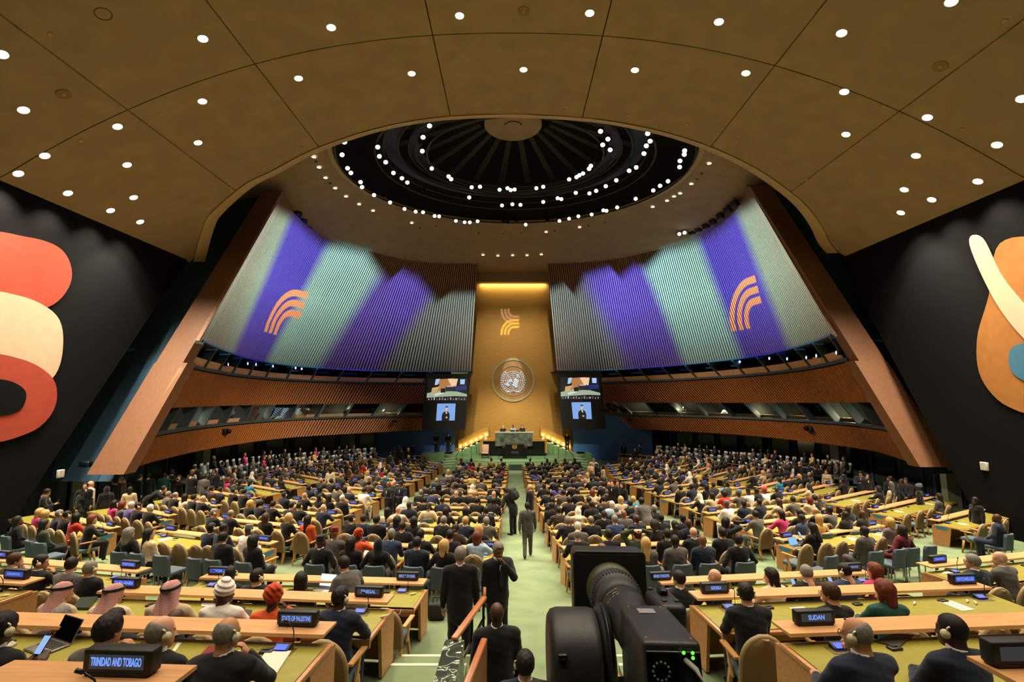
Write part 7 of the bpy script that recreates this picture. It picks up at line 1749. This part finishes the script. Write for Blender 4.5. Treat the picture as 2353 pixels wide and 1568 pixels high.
for lab, px, py in (('black floodlight box at the foot of the left fin', 197, 1067), ('black floodlight box at the foot of the right fin', 2197, 1048)):
    p = atY(px, py, 20.2); b = MB(); b.bbox(p, (.42, .25, .24), .05); o = obj('flood_box', b, M('flood_black', '#101622', .4)); tag(o, lab, 'floodlight')
    b = MB(); b.tube([p + Vector((0, .1, 0)), p + Vector((-.1 if px < 1000 else .1, 1.0, -.1))], .025, 6); obj('flood_arm', b, black_met, o)
for lab, px, py, side, k in (('black remote camera clamped under the left lower booths', 515, 992, 'left', 1.0), ('black remote camera clamped under the right lower booths', 1862, 985, 'right', 1.0), ('small black speaker on the left lower balcony by the screen', 907, 968, 'left', .7), ('small black speaker on the right lower balcony by the screen', 1447, 965, 'right', .7)):
    S = SIDES[side]; s = min(range(200), key=lambda i: abs(project(wpt(S, i / 200, .16))[0] - px)) / 200; p = wpt(S, s, .16) + wnorm(S, s, .16) * .62; d = ray(px, py); p = Vector((d.x, d.y, d.z)) * (p.y / d.y) + Vector((0, 0, CZ))
    q = wnorm(S, s, .16).to_track_quat('Y', 'Z').to_matrix()
    b = MB(); b.bbox(p, (.62 * k, .4 * k, .34 * k), .05, rot=q); o = obj('remote_camera', b, black_m); tag(o, lab, 'camera' if 'camera' in lab else 'loudspeaker')
    b = MB(); b.lathe([(.13 * k, 0), (.13 * k, .25 * k), (0, .25 * k)], 14, Matrix.Translation(p) @ q.to_4x4() @ Matrix.Translation((0, .15, 0)) @ Matrix.Rotation(-math.pi / 2, 4, 'X')); obj('lens', b, black_met, o)
    b = MB(); b.tube([p, p - wnorm(S, s, .16) * .45], .05, 6); obj('bracket', b, black_met, o)

# ---- stair balustrade in the foreground
marble = bpy.data.materials.new('veined_green_marble'); marble.use_nodes = True; nt = marble.node_tree; b_ = nt.nodes['Principled BSDF']; b_.inputs['Roughness'].default_value = .22
tc = nt.nodes.new('ShaderNodeTexCoord'); n1 = nt.nodes.new('ShaderNodeTexNoise'); n1.inputs['Scale'].default_value = 3.2; n1.inputs['Detail'].default_value = 8; n1.inputs['Distortion'].default_value = 1.6; nt.links.new(tc.outputs['Object'], n1.inputs['Vector'])
rp = nt.nodes.new('ShaderNodeValToRGB'); e = rp.color_ramp.elements; e[0].position = .44; e[0].color = (*hexc('#20271f'), 1); e[1].position = .47; e[1].color = (*hexc('#4a5546'), 1)
for pos, c in ((.492, '#2a332a'), (.50, '#d8ddcf'), (.515, '#dfe3d6'), (.525, '#3a4438'), (.62, '#1b221c')): q = rp.color_ramp.elements.new(pos); q.color = (*hexc(c), 1)
nt.links.new(n1.outputs['Fac'], rp.inputs[0]); nt.links.new(rp.outputs[0], b_.inputs['Base Color'])
rail_wood = M('handrail_wood', '#a8653a', .35, noise=(6, .12), stretch=(6, 1, 6))
b = MB(); a0, a1 = atZ(1023, 1472, -3.0), atZ(1067, 1472, -3.0); c0, c1 = atZ(996, 1568, -3.0), atZ(1045, 1568, -3.0)
dn = Vector((0, 0, -1.09)); e0, e1 = a0 + (c0 - a0) * 2, a1 + (c1 - a1) * 2
b.hexa([e0 + dn, e1 + dn, a1 + dn, a0 + dn, e0, e1, a1, a0]); o = obj('marble_parapet', b, marble); tag(o, 'veined dark green marble stair parapet beside the centre aisle', 'parapet')
b = MB(); g_ = Vector((0, 0, .006)); b.hexa([e0, e1, a1, a0, e0 + g_, e1 + g_, a1 + g_, a0 + g_]); obj('parapet_top', b, marble, o)
def rail(p, q, w, h, name, mat, par):
    d = (q - p); L = d.length; rot = d.to_track_quat('Y', 'Z').to_matrix(); b = MB(); b.bbox((p + q) / 2, (w, L, h), min(w, h) * .3, rot=rot); return obj(name, b, mat, par)
hr = empty('stair_handrail', 'blond wooden handrail on black posts behind the marble parapet', 'handrail')
p0, p1 = atZ(1043, 1470, -2.98), atZ(1113, 1374, -2.98); rail(p0, p1, .085, .05, 'wood_rail', rail_wood, hr)
rail(p0 + Vector((.02, .1, -.42)), p1 + Vector((.0, .05, -.3)), .035, .05, 'lower_bar', black_met, hr)
rail(p1, p1 + Vector((0, .1, .11)), .05, .05, 'rail_end', rail_wood, hr)
for f in (.05, .55, .97): q = p0.lerp(p1, f); b = MB(); b.box((q.x, q.y, (q.z - .02 + CZ - 4.11) / 2), (.035, .05, q.z - .02 - CZ + 4.11)); obj('post', b, black_met, hr)
for lab, pa, pb, sx in (('near wooden handrail with wood panel left of the stair head', (1113, 1471), (1070, 1580), 1), ('near wooden handrail right of the stair beneath the television camera', (1387, 1494), (1428, 1580), -1)):
    hr = empty('stair_handrail', lab, 'handrail'); p0, p1 = atZ(*pa, -2.62), atZ(*pb, -2.62); rail(p0, p1, .07, .05, 'wood_rail', rail_wood, hr)
    b = MB(); dz = Vector((0, 0, -1.45)); t = Vector((.03 * sx, 0, 0)); u = Vector((0, 0, -.03)); b.hexa([p1 + dz, p1 + dz + t, p0 + dz + t, p0 + dz, p1 + u, p1 + u + t, p0 + u + t, p0 + u]); obj('rail_panel', b, M('rail_panel_wood', '#8a5a33', .45), hr)
    b = MB(); b.box((p0.x, p0.y, (p0.z + CZ - 4.11) / 2), (.03, .04, p0.z - CZ + 4.11 - .02)); obj('post', b, black_met, hr)

# ---- the television camera in the foreground
tv = empty('television_camera', 'big black television camera on a motor head, seen from behind at the bottom centre', 'camera')
cam_blk = M('camera_body_black', '#2f2e2f', .36, noise=(240, .25), bump=(500, .12)); rub = M('lens_rubber', '#3a3b3e', .5); lens_blk = M('lens_black', '#2a2826', .33)
ry = atY(1543, 1476, 1.41); ax = (atY(1395, 1335, 2.56) - (ry + Vector((-.012, 0, -.095)))).normalized(); fy = ry + ax * .37; Xv = ax.cross(Vector((0, 0, 1))).normalized(); Zv = Xv.cross(ax)
T4 = frame(ry, Xv, ax, Zv)          # origin: top rear edge, +Y along the lens
def tvpart(name, fn, mat, par=tv):
    b = MB(); fn(b); o = link(name, b.mesh(name, mat), par); o.matrix_local = T4 if par is tv else Matrix.Identity(4); return o
Lb = (fy - ry).length; hw = .08
body = tvpart('camera_body', lambda b: b.bbox((0, Lb / 2, -.12), (hw * 2, Lb, .24), .012), cam_blk)
tvpart('rear_panel', lambda b: b.bbox((0, -.004, -.125), (hw * 1.88, .012, .21), .006), M('rear_panel_black', '#0b0b0d', .3), body)
for x, z in ((-.062, .03), (.062, .03), (-.055, Lb - .03), (.055, Lb - .03)): tvpart('screw', lambda b: b.lathe([(.0045, 0), (.0045, .0015), (0, .002)], 10, Matrix.Translation((x, z, 0))), M('screw_steel', '#b9a98c', .3, .8), body)
tvpart('rating_plate', lambda b: b.box((-.005, Lb * .78, .001), (.055, .05, .002)), M('plate_silver', '#b9b6b0', .35, .4), body)
grn = emit('led_green', '#53e02f', 3)
for x, z in ((.028, -.022), (.052, -.022), (.052, -.034)): tvpart('status_light', lambda b: b.disc((x, -.0115, z), .0048, (0, -1, 0), 12), grn, body)
for k in range(12):
    a = 2 * math.pi * k / 12; tvpart('socket_pin', lambda b: b.lathe([(.0035, 0), (.0035, .004), (0, .005)], 8, Matrix.Translation((-.035 + .022 * math.cos(a), -.011, -.068 + .022 * math.sin(a))) @ Matrix.Rotation(math.pi / 2, 4, 'X')), M('pin_grey', '#6d6c70', .4), body)
for x in (-.015, .022, .05): tvpart('connector', lambda b: b.lathe([(.011, 0), (.011, .045), (.008, .05), (0, .05)], 14, Matrix.Translation((x, -.01, -.12)) @ Matrix.Rotation(math.pi / 2, 4, 'X')), M('connector_brass', '#a98f63', .3, .8), body)
tvpart('cable_loop', lambda b: b.tube([(.032, -.012, -.04), (.045, -.06, -.045), (.06, -.08, -.08), (.055, -.05, -.12), (.03, -.012, -.125)], .007, 8), M('cable_grey', '#8c8a86', .45), body)
lz = -.105
def ring_(prof): return lambda b: b.lathe(prof, 48, Matrix.Translation((-.012, Lb - .02, lz)) @ Matrix.Rotation(-math.pi / 2, 4, 'X'))
tvpart('lens_barrel', ring_([(0, 0), (.070, 0), (.076, .02), (.078, .18), (.088, .21), (.090, .36), (.086, .38)]), lens_blk)
tvpart('zoom_ring', ring_([(.086, .38), (.097, .385), (.099, .48), (.094, .49)]), rub)
tvpart('focus_ring', ring_([(.094, .49), (.109, .50), (.111, .61), (.104, .62)]), rub)
tvpart('front_ring', ring_([(.104, .62), (.118, .63), (.118, .71), (.11, .73), (.0, .73)]), M('ring_olive', '#4a4a30', .4))
def ribs(b):
    for k in range(48):
        a = 2 * math.pi * k / 48; R_ = Matrix.Translation((-.012, Lb - .02, lz)) @ Matrix.Rotation(a, 4, 'Y')
        c = R_ @ Vector((.1115, .555, 0)); b.box(c, (.006, .085, .005), rot=R_.to_3x3())
rb = tvpart('ring_ribs', ribs, rub); rb['kind'] = 'stuff'
for k, (yy, aa, ln) in enumerate([(.33, -2.25, .012), (.33, -2.1, .006), (.33, -1.95, .012), (.34, -2.4, .006), (.26, -2.0, .01), (.26, -2.2, .01), (.26, -2.4, .006), (.26, -2.55, .01)]):
    R_ = Matrix.Translation((-.012, Lb - .02, lz)) @ Matrix.Rotation(aa, 4, 'Y'); c = R_ @ Vector((.0895, yy, 0)); tvpart('scale_mark', lambda b: b.box(c, (.003, .003, ln), rot=R_.to_3x3()), M('mark_white', '#c9c4ba', .6))
sv = text_mesh('7'); sv.materials.clear(); sv.materials.append(M('mark_white', '#c9c4ba', .6)); sv.transform(Matrix.Translation((0, .047, -.078)));
so = link('scale_mark', sv, tv); R_ = T4 @ Matrix.Translation((-.012, Lb - .02, lz)) @ Matrix.Rotation(-2.05, 4, 'Y') @ Matrix.Translation((.0905, .29, 0)) @ Matrix.Rotation(math.pi / 2, 4, 'Z') @ Matrix.Diagonal((.42, .42, .42, 1)); so.matrix_local = R_
def hood(b):
    c = Vector((-.012, Lb + .78, lz + .01)); w, h, d = .33, .29, .17
    for s, (cx, cz, sx_, sz_) in enumerate(((0, h / 2, w, .014), (0, -h / 2, w, .014), (-w / 2, 0, .014, h), (w / 2, 0, .014, h))): b.bbox(c + Vector((cx, 0, cz)), (sx_ + .01, d, sz_ + .01), .006)
    b.bbox(c + Vector((0, -d / 2 + .005, 0)), (w, .012, h), .005)
tvpart('lens_hood', hood, M('hood_black', '#1f1e1e', .42))
gp_ = tvpart('zoom_grip', lambda b: b.bbox((.125, Lb + .20, -.06), (.10, .26, .085), .02), cam_blk)
tvpart('rocker_switch', lambda b: b.bbox((.125, Lb + .23, -.009), (.032, .07, .028), .01), M('rocker', '#101013', .3), gp_)
for q in ((.095, Lb + .3), (.15, Lb + .29), (.105, Lb + .12), (.15, Lb + .12)): tvpart('grip_button', lambda b: b.bbox((q[0], q[1], -.016), (.018, .02, .01), .003), rub, gp_)
# motor head: two drums on a horizontal axle, yoke plate, pedestal
dc = atY(1316, 1522, 1.95)
def drum(c, r, w): return lambda b: b.lathe([(0, -w / 2), (r * .86, -w / 2), (r * .96, -w / 2 + .012), (r, -w / 2 + .035), (r, w / 2 - .03), (r * .97, w / 2 - .008), (r * .9, w / 2), (0, w / 2)], 56, Matrix.Translation(c) @ Matrix.Rotation(math.pi / 2, 4, 'Y'))
hd = MB(); drum(dc, .185, .185)(hd); mh = obj('motor_head', hd, cam_blk, tv)
hd = MB(); drum(dc + Vector((.118, .02, .0)), .192, .045)(hd); obj('yoke_disc', hd, M('yoke_grey', '#3a393a', .28, .4), tv)
hd = MB(); drum(dc + Vector((-.135, -.06, -.16)), .115, .09)(hd); obj('motor_drum', hd, cam_blk, tv)
for c in (dc + Vector((-.055, -.165, .10)), dc + Vector((-.16, -.15, -.11))): hd = MB(); hd.bbox(c, (.035, .02, .022), .006); obj('cap_screw', hd, M('screw_dark', '#0a0a0b', .3), mh)
hd = MB(); hd.bbox(dc + Vector((.20, -.1, -.12)), (.16, .4, .04), .01); obj('camera_plate', hd, black_m, tv)
hd = MB(); hd.lathe([(0, CZ - 4.1), (.32, CZ - 4.1), (.32, CZ - 4.04), (.09, CZ - 3.95), (.07, dc.z - .16), (0, dc.z - .15)], 24, Matrix.Translation((dc.x, dc.y, 0))); obj('pedestal', hd, black_met, tv)
# two handbags / cases on the floor
for lab, px, py, blk in (('black bag on the floor behind the REPUBLIC OF KOREA desk end', 1003, 1412, 0), ('black bag under the end of the second mid-left desk', 722, 1268, 0)):
    X, Y = on_floor(px, py, .1); b = MB(); b.bbox((X, Y, Fr(X, Y) + CZ + .16), (.32, .18, .30), .05); o = obj('bag', b, M('nylon_black', '#17181b', .7)); tag(o, lab, 'bag')
    b = MB(); b.tube([(X - .08, Y, Fr(X, Y) + CZ + .3), (X - .06, Y, Fr(X, Y) + CZ + .4), (X + .06, Y, Fr(X, Y) + CZ + .4), (X + .08, Y, Fr(X, Y) + CZ + .3)], .012, 6); obj('bag_handle', b, black_m, o)
